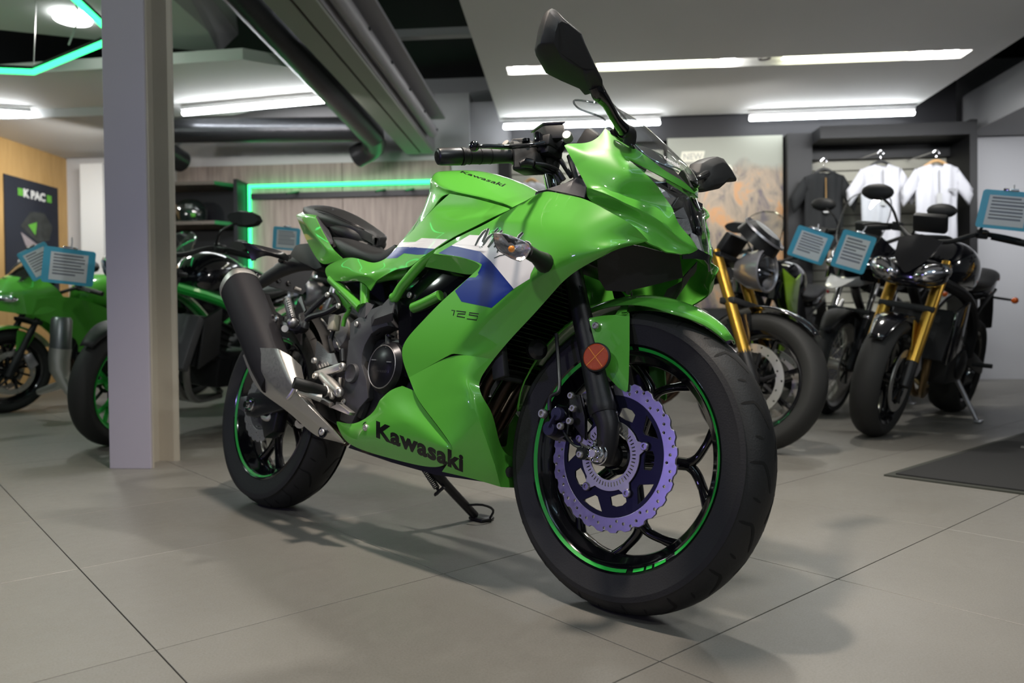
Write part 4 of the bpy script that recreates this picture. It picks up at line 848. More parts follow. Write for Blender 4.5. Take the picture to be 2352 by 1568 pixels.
# ---- windscreen
def screen():
    R_ = [Z4(1985, 1215, .0)+Vector((0, 0, 0))]
    V_ = dict(c0=L(1590, 418, .0), c1=L(1552, 360, -.010), c2=L(1500, 300, -.014), c3=L(1460, 262, -.016), c4=L(1408, 238, -.02),
      r0=L(1560, 395, .04), r1=L(1498, 367, .085), r15=L(1470, 345, .098), r2=L(1430, 305, .110), r3=L(1393, 290, .116), r4=L(1385, 271, .110), r5=L(1330, 249, .100), r6=L(1321, 230, .092),
      m0=L(1575, 385, .03), m1=L(1520, 335, .055), m2=L(1470, 290, .06), m3=L(1425, 262, .062), m4=L(1375, 236, .055))
    for k in ('c0', 'c1', 'c2', 'c3', 'c4'): V_[k].y = 0
    return V_
SV = screen()
SF = 'c0 r0 m0/c0 m0 c1/m0 r0 r1 m1/c1 m0 m1/c1 m1 m2 c2/m1 r1 r15 m2/m2 r15 r2/m2 r2 r3 m3/c2 m2 m3 c3/m3 r3 r4/m3 r4 r5 m4/c3 m3 m4 c4/m4 r5 r6'
windscreen = panel('windscreen', SV, SF, ('c0 r0 r1 r15 r2 r3 r4 r5 r6 m4 c4:1',), 0, SCREEN, B, 3, mirror=True, allc=.0)
edge = [SV[k] for k in 'r0 r1 r15 r2 r3 r4 r5 r6 m4 c4'.split()]
EDGE = glassmat('screen_edge', (.55, .58, .58), base=.25)
full = edge+[Vector((p.x, -p.y, p.z)) for p in reversed(edge[:-1])]
MB().tube(full, .0022, 8, 6).build('screen_edge', EDGE, windscreen)
def_scr = dict(a=L(1455, 322, .098), b=L(1500, 323, .07), c=L(1545, 365, .04), d=L(1588, 412, .012), e=L(1560, 393, .045), f=L(1498, 366, .087))
panel('screen_base', {k: p+Vector((-.012, .004, -.006)) for k, p in def_scr.items()}, 'a b f/b c e f/c d e', (), .001, MATTE, windscreen, 2, mirror=True)
# ---- headlight unit
HV = dict(w3=Z4(1075, 965, .118), w25=Z4(1300, 1085, .096), w2=Z4(1580, 1222, .066), w1=Z4(1890, 1390, .026), c0=Z5(1485, 195, .0), c1=Z5(1530, 420, .0), c2=Z5(1610, 700, .0), c3=Z5(1695, 1000, .0), c4=Z5(1770, 1280, .0),
  v2=Z4(1400, 1240, .108), v3=Z4(1520, 1375, .094), v5=Z5(1140, 450, .063), v7=Z5(1250, 745, .054), v9=Z5(1490, 1010, .034), v10=Z5(1590, 1190, .023), b1=Z5(1690, 1240, .012), m1=Z5(1220, 180, .050), m2=Z5(1390, 540, .038), m3=Z5(1540, 850, .026))
HF = 'w3 w25 v2/w25 w2 m1 v2/v2 m1 v3/m1 w2 w1 m2/v3 m1 m2 v5/w1 c0 c1 m2/m2 c1 c2 m3/v5 m2 m3 v7/v7 m3 v9/m3 c2 c3 b1/v9 m3 b1 v10/b1 c3 c4'
head = panel('headlight', {k: p+Vector((-.016, -p.y*.02, -.001)) for k, p in HV.items()}, HF, (), .001, MATTE, B, 2, mirror=True)
lens = panel('headlight_lens', HV, HF, (), 0, LENSM, head, 2, mirror=True)
REFL = mat('lamp_reflector', (0.62, .62, .64), .22, .75, bump=.6, nscale=90); REFD = mat('lamp_reflector_dark', (.20, .19, .18), .25, .7)
for sg in (1, -1):
    def H(a, b, r, dx=-.010): p = Z5(a, b, r); return Vector((p.x+dx, p.y*sg, p.z))
    def facet(nm, P_, m_, th=.002):
        o = MB().add(P_, [tuple(range(len(P_)))]).build(nm, m_, head, smooth=False); md = o.modifiers.new('t', 'SOLIDIFY'); md.thickness = th; return o
    facet('lamp_reflector', [H(880, 10, .088), H(1090, 130, .072), H(1270, 252, .05), H(1190, 275, .06), H(1010, 250, .075), H(950, 190, .082)], REFL)
    facet('lamp_reflector', [H(1020, 255, .075), H(1270, 258, .05), H(1150, 440, .063), H(1120, 410, .066)], REFD)
    facet('lamp_reflector', [H(1275, 262, .048), H(1400, 330, .030), H(1385, 400, .032), H(1300, 450, .042), H(1155, 445, .061)], REFD)
    facet('lamp_reflector', [H(1400, 430, .028), H(1490, 640, .016), H(1350, 625, .035), H(1200, 600, .055), H(1190, 560, .058), H(1310, 480, .042)], REFL)
    facet('lamp_reflector', [H(1490, 642, .016), H(1560, 880, .012), H(1495, 930, .024), H(1340, 840, .042), H(1240, 720, .052), H(1205, 640, .056)], REFL)
    facet('lamp_edge', [H(1270, 262, .046, -.006), H(1285, 266, .045, -.006), H(1160, 450, .060, -.006), H(1145, 440, .062, -.006)], CHROME)
    for i in range(9):
        t_ = i/8; MB().beam(H(1545+t_*110, 885+t_*60, .016-t_*.014), H(1585+t_*170, 1130+t_*115, .020-t_*.018), .0028, .004, (0, 1, 0)).build('lamp_flute', REFL, head)
    facet('lamp_brow', [H(820, -30, .096, -.006), H(905, 0, .088, -.006), H(1110, 120, .066, -.006), H(1270, 250, .045, -.006), H(1330, 262, .030, -.006), H(1440, 215, .010, -.006), H(1300, 120, .03, -.006), H(1080, -20, .07, -.006)], GLOSS)
    if sg > 0: MB().tube([H(1140, 90, .060, -.004), H(1230, 140, .046, -.004), H(1320, 190, .030, -.004)], [.004, .0048, .0035], 10, 3, flat=.6).build('position_lamp', SMOKEL, head)
MB().tube([Z5(1330, 255, 0)+Vector((-.006, 0, 0)), Z5(1400, 330, 0), Z5(1490, 600, 0), Z5(1590, 860, 0), Z5(1650, 930, 0)], [.006, .008, .0085, .009, .003], 10, 4).build('lamp_divider', GLOSS, head)
ch = dict(a=Z5(1600, 1190, .024), b=Z5(1780, 1285, .0), c=Z5(1800, 1345, .0), d=Z5(1320, 1370, .052), e=Z5(1320, 1300, .054), f=Z5(1530, 1255, .028))
panel('chin_panel', ch, 'a b c f/f c d e', ('a b:1',), .003, SATIN, head, 1, mirror=True)
cg = dict(a=LX(1629, 599, 1.44), b=LX(1580, 603, 1.40), c=LX(1590, 612, 1.41), d=LX(1612, 630, 1.42))
hull_([(1.06, .10, .80, .06), (1.24, .085, .83, .035), (1.33, .068, .815, .035), (1.38, .045, .79, .03), (1.40, .02, .77, .02)]).build('nose_core', MATTE, B)
MB().prism([L(1262, 440, .115), L(1345, 395, .115), L(1392, 455, .125), L(1400, 500, .125), L(1330, 520, .125), L(1270, 480, .12)], (0, .012, 0)).build('cowl_inner', MATTE, B)
# inner nose (dark) that closes the fairing interior behind the headlight
iv = dict(a=Z5(1500, 1280, .035), b=Z5(1150, 1260, .07), c=Z5(850, 1150, .10), d=Z5(500, 1110, .13), e=L(1400, 600, .13), f=L(1400, 690, .10), g=L(1520, 660, .06), h=L(1600, 640, .0))
for k in iv: iv[k] = iv[k]+Vector((-.03, 0, .004))
panel('inner_fairing', iv, 'a b g h/b c f g/c d e f', (), .002, MATTE, B, 1, mirror=True)

# ---------------------------------------------------------------- tank
TV = dict(t0=L(986, 403, .055), t1=L(991, 393, .05), t2=L(1015, 389, .045), t3=L(1065, 386, .04), t4=L(1110, 390, .035), t5=L(1170, 408, .035), t6=L(1205, 426, .04), t7=L(1236, 446, .05),
  s0=L(992, 416, .095), s1=L(1020, 434, .125), s2=L(1065, 444, .134), s3=L(1110, 453, .138), s4=L(1150, 464, .14), s5=L(1177, 476, .142), s6=L(1205, 462, .130),
  q1=L(1010, 400, .085), q2=L(1060, 405, .090), q3=L(1105, 413, .095), q4=L(1150, 428, .098), q5=L(1185, 442, .1),
  z1=L(1019, 441, .117), z2=L(1065, 450, .126), z3=L(1110, 460, .131), z4=L(1150, 471, .133), z5=L(1175, 483, .135), z0=L(1000, 470, .118),
  x0=L(980, 425, .07), x1=L(961, 476, .072), x2=L(942, 520, .075), x3=L(913, 562, .078), y1=L(995, 478, .122), y2=L(968, 508, .128), y3=L(938, 540, .13), y4=L(915, 563, .125))
for k in ('t0', 't1', 't2', 't3', 't4', 't5', 't6', 't7'): pass
TF = '''t1 t2 q1/t2 t3 q2 q1/t3 t4 q3 q2/t4 t5 q4 q3/t5 t6 q5 q4/t6 t7 q5/t1 q1 s0 t0/s0 q1 s1/q1 q2 s2 s1/q2 q3 s3 s2/q3 q4 s4 s3/q4 q5 s6 s4/s4 s6 s5/q5 t7 s6
s1 s2 z2 z1/s2 s3 z3 z2/s3 s4 z4 z3/s4 s5 z5 z4/s0 s1 z1/t0 s0 x0/s0 z1 z0 x0/x0 z0 y1 x1/x1 y1 y2 x2/x2 y2 y3/x2 y3 y4 x3'''.replace('\n', '/')
tm = {k: Vector((p.x-.0, 0, p.z+.004)) for k, p in TV.items() if k in ('t0', 't1', 't2', 't3', 't4', 't5', 't6', 't7', 'x0', 'x1', 'x2', 'x3')}
TV.update({'c'+k: p for k, p in tm.items()})
TF += '/ct1 ct2 t2 t1/ct2 ct3 t3 t2/ct3 ct4 t4 t3/ct4 ct5 t5 t4/ct5 ct6 t6 t5/ct6 ct7 t7 t6/ct0 ct1 t1 t0/cx0 ct0 t0 x0/cx0 x0 x1 cx1/cx1 x1 x2 cx2/cx2 x2 x3 cx3'
tank = panel('fuel_tank', TV, TF, ('s1 s2 s3 s4 s5:.9', 's0 s1:.3', 'z1 z2 z3 z4 z5:.5'), .003, GREEN, B, 3, mirror=True, allc=.08)
# ---- side cover under tank and seat
KV = dict(A=Y6(345, 1207, .132), B=Y6(600, 1250, .140), C=Y6(850, 1312, .146), D=Y6(1060, 1370, .150), E=Y6(1260, 1432, .155), F=Z1(2330, 25, .162), G=Z1(2100, 120, .167), H=Z1(1700, 330, .172), I=Z1(1340, 500, .172), J=Z1(1180, 610, .170), K=Z1(900, 790, .166), L=Z1(740, 890, .164), M=Z1(560, 1060, .160), N=Z1(310, 1062, .155), O=Z1(0, 1262, .150),
  P=Z3(1300, 180, .148), Q=Z3(1180, 372, .142), R=Z3(1040, 175, .145), S=Z3(700, 205, .135), T=Z3(440, 190, .120), U=Z2(620, 1205, .110),
  a=Z2(980, 1047, .128), b=Z2(1150, 1022, .133), c=Z2(1300, 1052, .137), d=Z2(1450, 1105, .139), e=Z2(1550, 1127, .139), f=Z2(1650, 1110, .138), g=Z2(1790, 1042, .135), h=Z2(1900, 920, .132), i=Z2(1965, 835, .128), j=Z1(560, 440, .130), k=Z1(750, 240, .131), l=Z1(980, 0, .130), m=Y6(130, 1400, .130),
  n=Z1(800, 560, .158), o=Z1(1150, 350, .166), p=Z1(1000, 120, .146), q=Z1(1400, 180, .160), r=Z1(1750, 130, .166), s=Z1(520, 700, .150), t=Z1(300, 900, .150), u=Z2(1900, 1200, .152), v=Z2(1500, 1300, .153), w=Z2(1150, 1230, .145), x=Z2(850, 1280, .128), y=Z2(1300, 1340, .158), z=Y6(540, 1420, .136), aa=Y6(900, 1480, .156))
KF = 'A m z B/z aa C B/D C aa/E D aa r/E r G F/m l p z/z p q aa/aa q r/r q o H/r H G/l k p/k j n p/p n o q/o I H/o J I/n J o/n K J/j s n/s L n/n L K/j i h s/h g t s/s t M L/g f u t/t u N/t N M/u O N/f e v u/u v P O/e d c v/v c w/c b w/b a U x/x w b/w x S y/x U T S/w y v/y P v/y R P/S R y/R Q P'
side_cover = panel('side_cover', KV, KF, ('A B C D E:1', 'm A:1', 'r E:.3', 'E F G H I J K L M N O P:1', 'a b c d e f g h i:1', 'a U:1', 'l m:1', 'k l:1', 'j k:1', 'i j:1', 'U T:1', 'Q P:1', 'Q R:1', 'R S T:1', 'x y:.5'), .003, GREEN, B, 3, allc=.12)
panel('side_cover', mirror_y(KV), KF, (), .003, GREEN, B, 2, allc=.12)
# ---- tail cowl
GV = dict(a=Z2(155, 268, .028), b=Z2(280, 205, .02), c=Z2(500, 208, .04), d=Z2(575, 240, .05), e=Z2(500, 300, .088), f=Z2(600, 520, .105), g=Z2(760, 800, .118), h=Z2(860, 930, .124), i=Z2(985, 1047, .127), j=Z2(800, 1120, .117), k=Z2(600, 1190, .108), l=Z2(380, 800, .070), m=Z2(250, 510, .05), n=Z2(245, 305, .062), o=Z2(430, 570, .094), p=Z2(650, 820, .117), q=Z2(790, 965, .124), r=Z2(350, 270, .075))
tail = panel('tail_cowl', GV, 'a b r n/b c r/c d e r/r e f o/n r o/a n o m/m o p l/o f g p/p g h q/q h i j/l p q k/q j k', ('n o p q:.8', 'a n:.6', 'n r:.5', 'r e:.5', 'e f g h i:1', 'i j k:1', 'k l m a:1'), .003, GREEN, B, 3, allc=.12)
panel('tail_cowl', mirror_y(GV), 'a b r n/b c r/c d e r/r e f o/n r o/a n o m/m o p l/o f g p/p g h q/q h i j/l p q k/q j k', ('n o p q:.8',), .003, GREEN, B, 3, allc=.12)
IG = dict(a=Z2(500, 292, .084), b=Z2(590, 275, .060), c=Z2(690, 420, .055), d=Z2(800, 640, .075), e=Z2(830, 780, .1), f=Z2(770, 800, .114), g=Z2(610, 530, .103), )
panel('tail_inner_panel', IG, 'a b c g/g c d f/d e f', (), .002, DGREY, tail, 2, allc=.3)
# ---- seats
def seatmesh(name, rows, material, parent, sub=2, cr=()):
    V_ = {}; F_ = []
    for i, row in enumerate(rows):
        for j, p in enumerate(row): V_['v%d_%d' % (i, j)] = p
    for i in range(len(rows)-1):
        for j in range(len(rows[0])-1): F_.append('v%d_%d v%d_%d v%d_%d v%d_%d' % (i, j, i, j+1, i+1, j+1, i+1, j))
    return panel(name, V_, F_, cr, .002, material, parent, sub, mirror=True, angle=75)
def row(e, t, ctr_dz=.012, lip=.0):  # e: lower edge point, t: top shoulder point -> five points to the centre line
    c = Vector((t.x-.01, 0, t.z+ctr_dz)); h = Vector((t.x-.003, t.y*.55, t.z+ctr_dz*.8)); lo = Vector((e.x, e.y*.86, e.z-.012))
    return [lo, e, e.lerp(t, .6)+Vector((0, -.006, 0)), t, h, c]
srows = [row(Z2(1965, 830, .118), Z2(1935, 790, .09), .002), row(Z2(1880, 930, .124), Z2(1830, 850, .1), .004), row(Z2(1760, 1050, .128), Z2(1700, 900, .112), .006), row(Z2(1640, 1110, .13), Z2(1560, 905, .118), .008), row(Z2(1500, 1112, .132), Z2(1400, 860, .12), .008), row(Z2(1300, 1045, .13), Z2(1210, 790, .118), .008), row(Z2(1100, 1020, .126), Z2(1060, 715, .112), .008), row(Z2(960, 960, .12), Z2(960, 665, .104), .01), row(Z2(850, 800, .112), Z2(880, 655, .098), .01), row(Z2(822, 690, .104), Z2(850, 660, .095), .01)]
seat = seatmesh('rider_seat', srows, LEATHER, B)
bk_ = [[Z2(870, 690, .10), Z2(860, 560, .095), Z2(830, 420, .085)], ]
# raised base between the two cushions
pb = hull_([(-.02, .03, .955, .012), (.06, .045, .90, .03), (.16, .06, .865, .04), (.26, .068, .835, .035), (.33, .06, .812, .028), (.36, .03, .805, .02)]); pb.build('seat_base', MATTE, B, sub=1)
pb = hull_([(.0, .03, .90, .02), (.15, .075, .82, .05), (.30, .10, .76, .05), (.45, .11, .72, .04), (.56, .10, .72, .03)]); pb.build('seat_tray', MATTE, B)
ST_ = [(-.035, .030, .968, .984), (.00, .045, .952, .984), (.05, .058, .932, .978), (.10, .068, .917, .969), (.16, .076, .903, .953), (.22, .079, .888, .931), (.28, .077, .872, .902), (.33, .064, .858, .876), (.352, .040, .850, .860), (.360, .006, .840, .843)]
PR = [[Vector((x, -w*.86, ze-.022)), Vector((x, -w, ze-.004)), Vector((x, -w*.99, ze+.006)), Vector((x, -w*.86, ze+(zt-ze)*.62)), Vector((x, -w*.45, zt-.003)), Vector((x, 0, zt))] for x, w, ze, zt in ST_]
pillion = seatmesh('pillion_seat', PR, LEATHER, B, cr=())
ST2 = [(.21, .070, .868, .01), (.24, .080, .858, .020), (.28, .080, .848, .026), (.32, .072, .838, .026), (.345, .045, .832, .020), (.352, .012, .828, .014)]
PL = [[Vector((x, -w*.7, z-h)), Vector((x, -w, z-h*.3)), Vector((x, -w, z+h*.5)), Vector((x, -w*.8, z+h)), Vector((x, -w*.4, z+h)), Vector((x, 0, z+h))] for x, w, z, h in ST2]
seatmesh('pillion_cushion_side', PL, LEATHER, pillion)
sp = [Vector((x, -w*.93, ze+(zt-ze)*.42)) for x, w, ze, zt in ST_[3:9]]
MB().tube([p+Vector((0, -.0015, .002)) for p in sp], .0016, 6, 5).build('seat_piping', SATIN, pillion)
rc_ = dict(a=Z2(395, 128, .030), b=Z2(520, 110, .02), c=Z2(780, 125, .03), d=Z2(830, 160, .05), e=Z2(700, 240, .07), f=Z2(650, 235, .075), g=Z2(540, 175, .06), h=Z2(430, 160, .045))
panel('tail_cap', rc_, 'a b g h/b c e f/b f g/c d e', (), .004, DGREY, B, 2, mirror=True, allc=.2)

# ---------------------------------------------------------------- green trellis frame and black plastics
fr = MB()
fr.tube([Z1(1150, 700, .155), Z1(900, 860, .152), Z1(700, 1060, .150), Z1(520, 1270, .148), Z1(400, 1420, .146), Z1(290, 1600, .145), Z3(1600, 480, .143)], .0125, 14)
frame = fr.build('frame_tube', GREEN, B)
MB().tube([Z1(600, 1130, .120), Z1(200, 1180, .11), Z1(-60, 1230, .10)], .0165, 14, 3).build('frame_tube', GREEN, B)
MB().tube([Z3(1080, 100, .118), Z3(1085, 350, .124), Z3(1085, 640, .13)], .0135, 14, 2).build('frame_tube', GREEN, B)
MB().tube([Z3(480, 170, .110), Z3(620, 300, .116), Z3(800, 480, .122), Z3(1010, 690, .128)], .0135, 14, 3).build('frame_tube', GREEN, B)
MB().tube([Z3(2440, 455, .140), Z3(2150, 600, .138), Z3(1960, 680, .134)], .013, 14, 2).build('frame_tube', GREEN, B)
MB().tube([Z3(690, 1010, .112), Z3(730, 850, .114), Z3(800, 720, .118), Z3(760, 560, .114)], .006, 10, 4).build('frame_gusset', GREEN, B)
MB().prism([Z3(560, 330, .118), Z3(830, 640, .124), Z3(760, 720, .122), Z3(640, 560, .118), Z3(540, 380, .114)], (0, .004, 0)).build('frame_gusset', GREEN, B)
blk = MB()
blk.prism([Z1(850, 1030, .130), Z1(1300, 1100, .130), Z1(1680, 1190, .13), Z1(1500, 1420, .13), C4(640, 260, .13), C4(470, 470, .13), C4(560, 660, .13), C4(470, 640, .13), Z3(1690, 1300, .13), Z3(1650, 520, .13), Z3(2090, 0, .13)], (0, .22, 0))
blk.build('engine_side_cover', GLOSS, B, bevel=.004)
bolt(Z3(1895, 450, .132), (0, -1, 0), .008, .005, B, ALU, name='cover_bolt')
blk = MB(); blk.prism([Z3(1050, 200, .06), Z3(2000, 150, .06), Z3(1700, 900, .06), Z3(1300, 900, .06), Z3(1000, 700, .06)], (0, .12, 0)); blk.prism([Z3(700, 230, .08), Z3(1010, 200, .08), Z3(1010, 600, .08)], (0, .1, 0)); blk.build('battery_box', MATTE, B)
# pivot frame cover (grey)
PV = [Z3(960, 850, .138), Z3(1070, 855, .138), Z3(1200, 700, .138), Z3(1370, 630, .138), Z3(1500, 1000, .138), Z3(1340, 1045, .138), Z3(1190, 1150, .138), Z3(1110, 1290, .138), Y2(1390, 100, .138), Y2(1340, 260, .138), Y2(1330, 450, .138), Y2(1420, 720, .138), Y2(1450, 1050, .138), Y2(1290, 1230, .138), Y2(1140, 1540, .138), Y2(940, 1440, .138), Y2(965, 1290, .138), Y2(965, 1120, .138), Y2(1010, 900, .138), Y2(1040, 640, .138), Y2(1060, 400, .138), Y2(1100, 0, .138), Z3(805, 1250, .138), Z3(810, 960, .138)]
pc = MB(); pc.prism(PV, (0, .05, 0)); pivot = pc.build('frame_cover', DGREY, B, bevel=.005)
wd = dict(a=Z3(1250, 790, .150), b=Z3(1590, 420, .144), c=Z3(1615, 600, .150), d=Z3(1575, 770, .160), e=Z3(1250, 885, .158), f=Z3(1200, 850, .140), g=Z3(1190, 1020, .138), h=Z3(1585, 920, .138))
panel('frame_cover_wedge', wd, 'a b c d e/f a e g/e d h g', ('a b c d e a:1', 'a e:1', 'd e:1'), .003, DGREY, pivot, 1, allc=.8)
wd = dict(a=Z3(850, 700, .125), b=Z3(1000, 600, .130), c=Z3(1110, 575, .136), d=Z3(1250, 620, .125), e=Z3(1190, 720, .132), f=Z3(1080, 860, .142), g=Z3(960, 850, .13))
panel('frame_cover_wedge', wd, 'a b c f g/c d e f', ('c f:1', 'b f:1'), .003, DGREY, pivot, 1, allc=.8)
cp = Y2(1140, 600, .146); MB().lathe([(.0001, -.001), (.020, 0), (.0235, .002), (.025, 0), (.026, -.008)], cp, (0, -1, 0), 36).build('pivot_cap', DGREY, pivot)
for a, b in ((1330, 0),): pass
bolt(Z3(940, 975, .140), (0, -1, 0), .0075, .005, pivot, ALU); bolt(Y2(1020, 1115, .140), (0, -1, 0), .0075, .005, pivot, ALU)

# ---------------------------------------------------------------- engine, clutch cover, pipes, radiator
en = MB()
en.box((.66, 0, .40), (.30, .22, .24)); en.box((.80, 0, .56), (.2, .18, .2)); en.cyl((.62, -.12, .36), (.62, .12, .36), .11, n=32)
en.box((.86, 0, .34), (.12, .16, .12))
engine = en.build('engine', mat('engine_black', (.012, .012, .014), .4, .3), B, bevel=.012)
cc = L(878, 842, .150)
MB().lathe([(.0001, .004), (.030, .004), (.034, .002), (.056, .002), (.060, -.003), (.066, -.010), (.068, -.05)], cc, (0, -1, 0), 48).build('clutch_cover', mat('clutch_cover', (.016, .016, .02), .3, .5), engine)
MB().lathe([(.052, .0022), (.0535, .0034), (.055, .0022)], cc, (0, -1, 0), 48).build('cover_ring', ALU_D, engine)
for dx, dz, a in ((.03, .012, 0), (-.032, .016, 0)): MB().box(cc+Vector((dx, -.0045, dz)), (.018, .002, .002)).build('cover_mark', ALU, engine)
MB().tube([Z3(1505, 1180, .140), Z3(1500, 1420, .145)], .008, 12, 1).build('oil_filler', SATIN, engine)
MB().cyl(Z3(1545, 1165, .142), Z3(1535, 1200, .142), .011).build('filler_cap', GLOSS, engine)
MB().tube([Z3(1350, 1040, .12), Z3(1180, 1180, .12), Z3(1090, 1350, .12), Y2(1360, 200, .12), Y2(1420, 700, .12), Y2(1470, 1060, .12), Y2(1350, 1400, .12)], .014, 10).build('coolant_hose', RUBBER_D, engine)
for i, (off) in enumerate((0, .05)):
    MB().tube([(.98, .03-off, .56), (1.02, .02-off, .48), (1.0, .0-off, .40), (.95, -.02-off, .30), (.85, -.04-off, .25), (.6, -.08-off*.5, .24)], .0175, 14).build('exhaust_header', PIPE, B)
MB().tube([Y5(560, 0, .11), Y5(400, 180, .115), Y5(240, 420, .12), Y5(170, 640, .12)], .013, 12).build('exhaust_header', PIPE, B)
rad = MB(); Nr = 26
rc0 = Vector((1.035, 0, .585)); up_ = Vector((-.30, 0, 1)).normalized()
for i in range(Nr):
    c_ = rc0-up_*.012*(i-Nr/2); rad.box(c_+Vector((-.008, 0, 0)), (.022, .26, .0022), Matrix.Rotation(radians(-17), 3, 'Y'))
rdo = rad.build('radiator', mat('radiator_fin', (.02, .02, .02), .4, .7), B)
rb = MB(); rb.box(rc0+Vector((-.024, 0, 0)), (.01, .27, .33), Matrix.Rotation(radians(-17), 3, 'Y')); rb.box(rc0+Vector((0, -.140, 0)), (.036, .018, .33), Matrix.Rotation(radians(-17), 3, 'Y')); rb.box(rc0+Vector((0, .140, 0)), (.036, .018, .33), Matrix.Rotation(radians(-17), 3, 'Y'))
rb.build('radiator_tank', MATTE, rdo, bevel=.004)
hn = MB(); hn.lathe([(.0001, .004), (.020, 0), (.022, .006), (.022, .022), (.014, .028), (.0001, .028)], Y4(960, 1200, .07), (1, -.5, 0)); hn.build('horn', SATIN, B)

# ---------------------------------------------------------------- exhaust silencer with alloy shield
def mfl(p, d, rads, n=16):
    pass
mu = MB()
A_ = [(Y1(100, 520, .215), Y1(700, 330, .215)), (Y1(60, 600, .215), Y1(740, 470, .215))]
top = L(549, 655, .205); bot = L(612, 812, .197); axm = (bot-top).normalized()
loft(mu, [ring(top+axm*t_, axm, .052*s1, .060*s1, 24, sq=2.6) for t_, s1 in ((.012, 1), (.06, 1.0), (.2, .98), (.34, .93), (.42, .8))])
muffler = mu.build('silencer', MUFF, B, angle=50)
cpm = MB(); loft(cpm, [ring(top+axm*t_, axm, .052*s1, .060*s1, 24, sq=2.6) for t_, s1 in ((-.022, .62), (-.020, .80), (-.012, .96), (0.0, 1.02), (.014, 1.03), (.0145, .99))]); cpm.build('silencer_cap', ALU, muffler, angle=30)
MB().lathe([(.0001, 0), (.018, 0), (.022, -.004), (.022, .01)], top-axm*.024, -axm, 24).build('tail_pipe', GLOSS, muffler)
S_ = dict(a=L(558, 817, .205), b=L(569, 798, .235), c=L(636, 799.5, .245), d=L(668, 817, .225), e=L(692, 840, .190),
  a1=L(577, 870, .205), b1=L(596, 850, .240), c1=L(664, 870, .250), d1=L(682, 868, .235), e1=L(701, 885, .195),
  a2=L(598, 902, .200), b2=L(650, 900, .235), c2=L(690, 912, .242), d2=L(705, 920, .225), e2=L(720, 930, .19),
  a3=L(660, 942, .192), b3=L(703, 955, .222), c3=L(712, 930, .235), d3=L(735, 950, .21), e3=L(745, 965, .18),
  a4=L(722, 1002, .182), b4=L(745, 985, .205), c4=L(752, 975, .210), d4=L(764, 980, .195), e4=L(768, 990, .175),
  a5=L(757, 1010, .176), b5=L(775, 1008, .185), c5=L(783, 1005, .186), d5=L(788, 1010, .178), e5=L(791, 1016, .172), t=L(792, 1019, .170))
S_['b2'] = L(640, 905, .238); S_['c2'] = L(684, 905, .248); S_['b3'] = L(696, 950, .222); S_['c3'] = L(716, 938, .228)
rowk = 'abcde'; SFa = []
for i in range(5):
    for j in range(4):
        f_ = lambda k, n_: k+(str(n_) if n_ else '')
        SFa.append(' '.join((f_(rowk[j], i), f_(rowk[j+1], i), f_(rowk[j+1], i+1), f_(rowk[j], i+1))))
SFa += ['a5 b5 t', 'b5 c5 t', 'c5 d5 t', 'd5 e5 t']
for k in 'abcde': S_[k+'0'] = S_.pop(k); 
SFa = [s.replace('a ', 'a0 ').replace('b ', 'b0 ').replace('c ', 'c0 ').replace('d ', 'd0 ').replace('e ', 'e0 ') for s in SFa]
shield = panel('heat_shield', S_, SFa, ('b0 b1 b2 b3 b4 b5 t:.95', 'c0 c1 c2 c3 c4 c5 t:.95', 'a0 a1 a2 a3 a4 a5 t:1', 'a0 b0 c0 d0 e0:1', 'e0 e1 e2 e3 e4 e5 t:1', 'd0 d1 d2:.4'), .002, ALU, muffler, 3, allc=.2)
lp = MB(); lp.lathe([(.0001, -.004), (.012, -.004), (.0155, .002), (.017, .0)], L(742, 991, .203), (.15, -1, .1), 28); lp.build('shield_boss', MATTE, shield); bolt(L(741, 992, .204), (.15, -1, .1), .009, .006, shield, ALU)
link_p = MB().tube([L(700, 960, .15), L(640, 880, .15), bot+Vector((0, .02, 0)), L(620, 830, .16)], [.02, .025, .035, .045], 16).build('link_pipe', MUFF, muffler)
MB().tube([L(800, 1010, .10), L(760, 985, .12), L(700, 950, .14)], .019, 14).build('mid_pipe', PIPE, muffler)
# muffler hanger
hg = dict(a=Y1(740, 565, .165), b=Y1(920, 600, .150), c=Y1(1050, 900, .145), d=Y1(1190, 1000, .14), e=Y1(1150, 1230, .14), f=Y1(950, 1120, .165), g=Y1(770, 1010, .178), h=Y1(780, 910, .172), i=Y1(960, 960, .16))
panel('silencer_hanger', hg, 'a b c i h/h i f g/i c d e f', ('h i c:1', 'a h g:1', 'h i f:.5'), .004, SATIN, muffler, 1, allc=.7)
bolt(Y1(1020, 1045, .168), (.3, -1, .2), .0155, .010, muffler, CHROME)

# ---------------------------------------------------------------- pillion bracket and pegs
pbk = MB(); pbk.tube([Y1(1985, 600, .125), Y1(1800, 770, .135), Y1(1640, 930, .145), Y1(1500, 1120, .152), Y1(1420, 1250, .155)], .0085, 10); pbk.tube([Y1(2190, 790, .128), Y1(1950, 920, .138), Y1(1660, 1010, .148), Y1(1530, 1160, .152), Y1(1400, 1270, .155)], .0085, 10); pbk.tube([Y1(1990, 600, .125), Y1(2130, 640, .122), Y1(2200, 790, .128)], .007, 8); pbk.tube([Y1(1540, 960, .15), Y1(1530, 1200, .152), Y1(1200, 1150, .155)], [.013, .016, .014], 10)
pbr = pbk.build('pillion_bracket', SATIN, B)
bolt(Y1(1985, 605, .134), (0, -1, 0), .008, .006, pbr, ALU); bolt(Y1(2185, 805, .138), (0, -1, 0), .008, .006, pbr, ALU)
pp = MB(); pp.beam(Y1(1340, 1050, .175), Y1(1250, 690, .170), .022, .016, (0, 1, 0)); peg = pp.build('pillion_peg', ALU_D, pbr, bevel=.004)
kn = MB()
for i in range(9):
    for j in (-1, 1):
        c_ = Y1(1340, 1020, .187).lerp(Y1(1260, 710, .182), i/8); kn.ball(c_+Vector((.004*j, 0, .001*j)), .0022, 6)
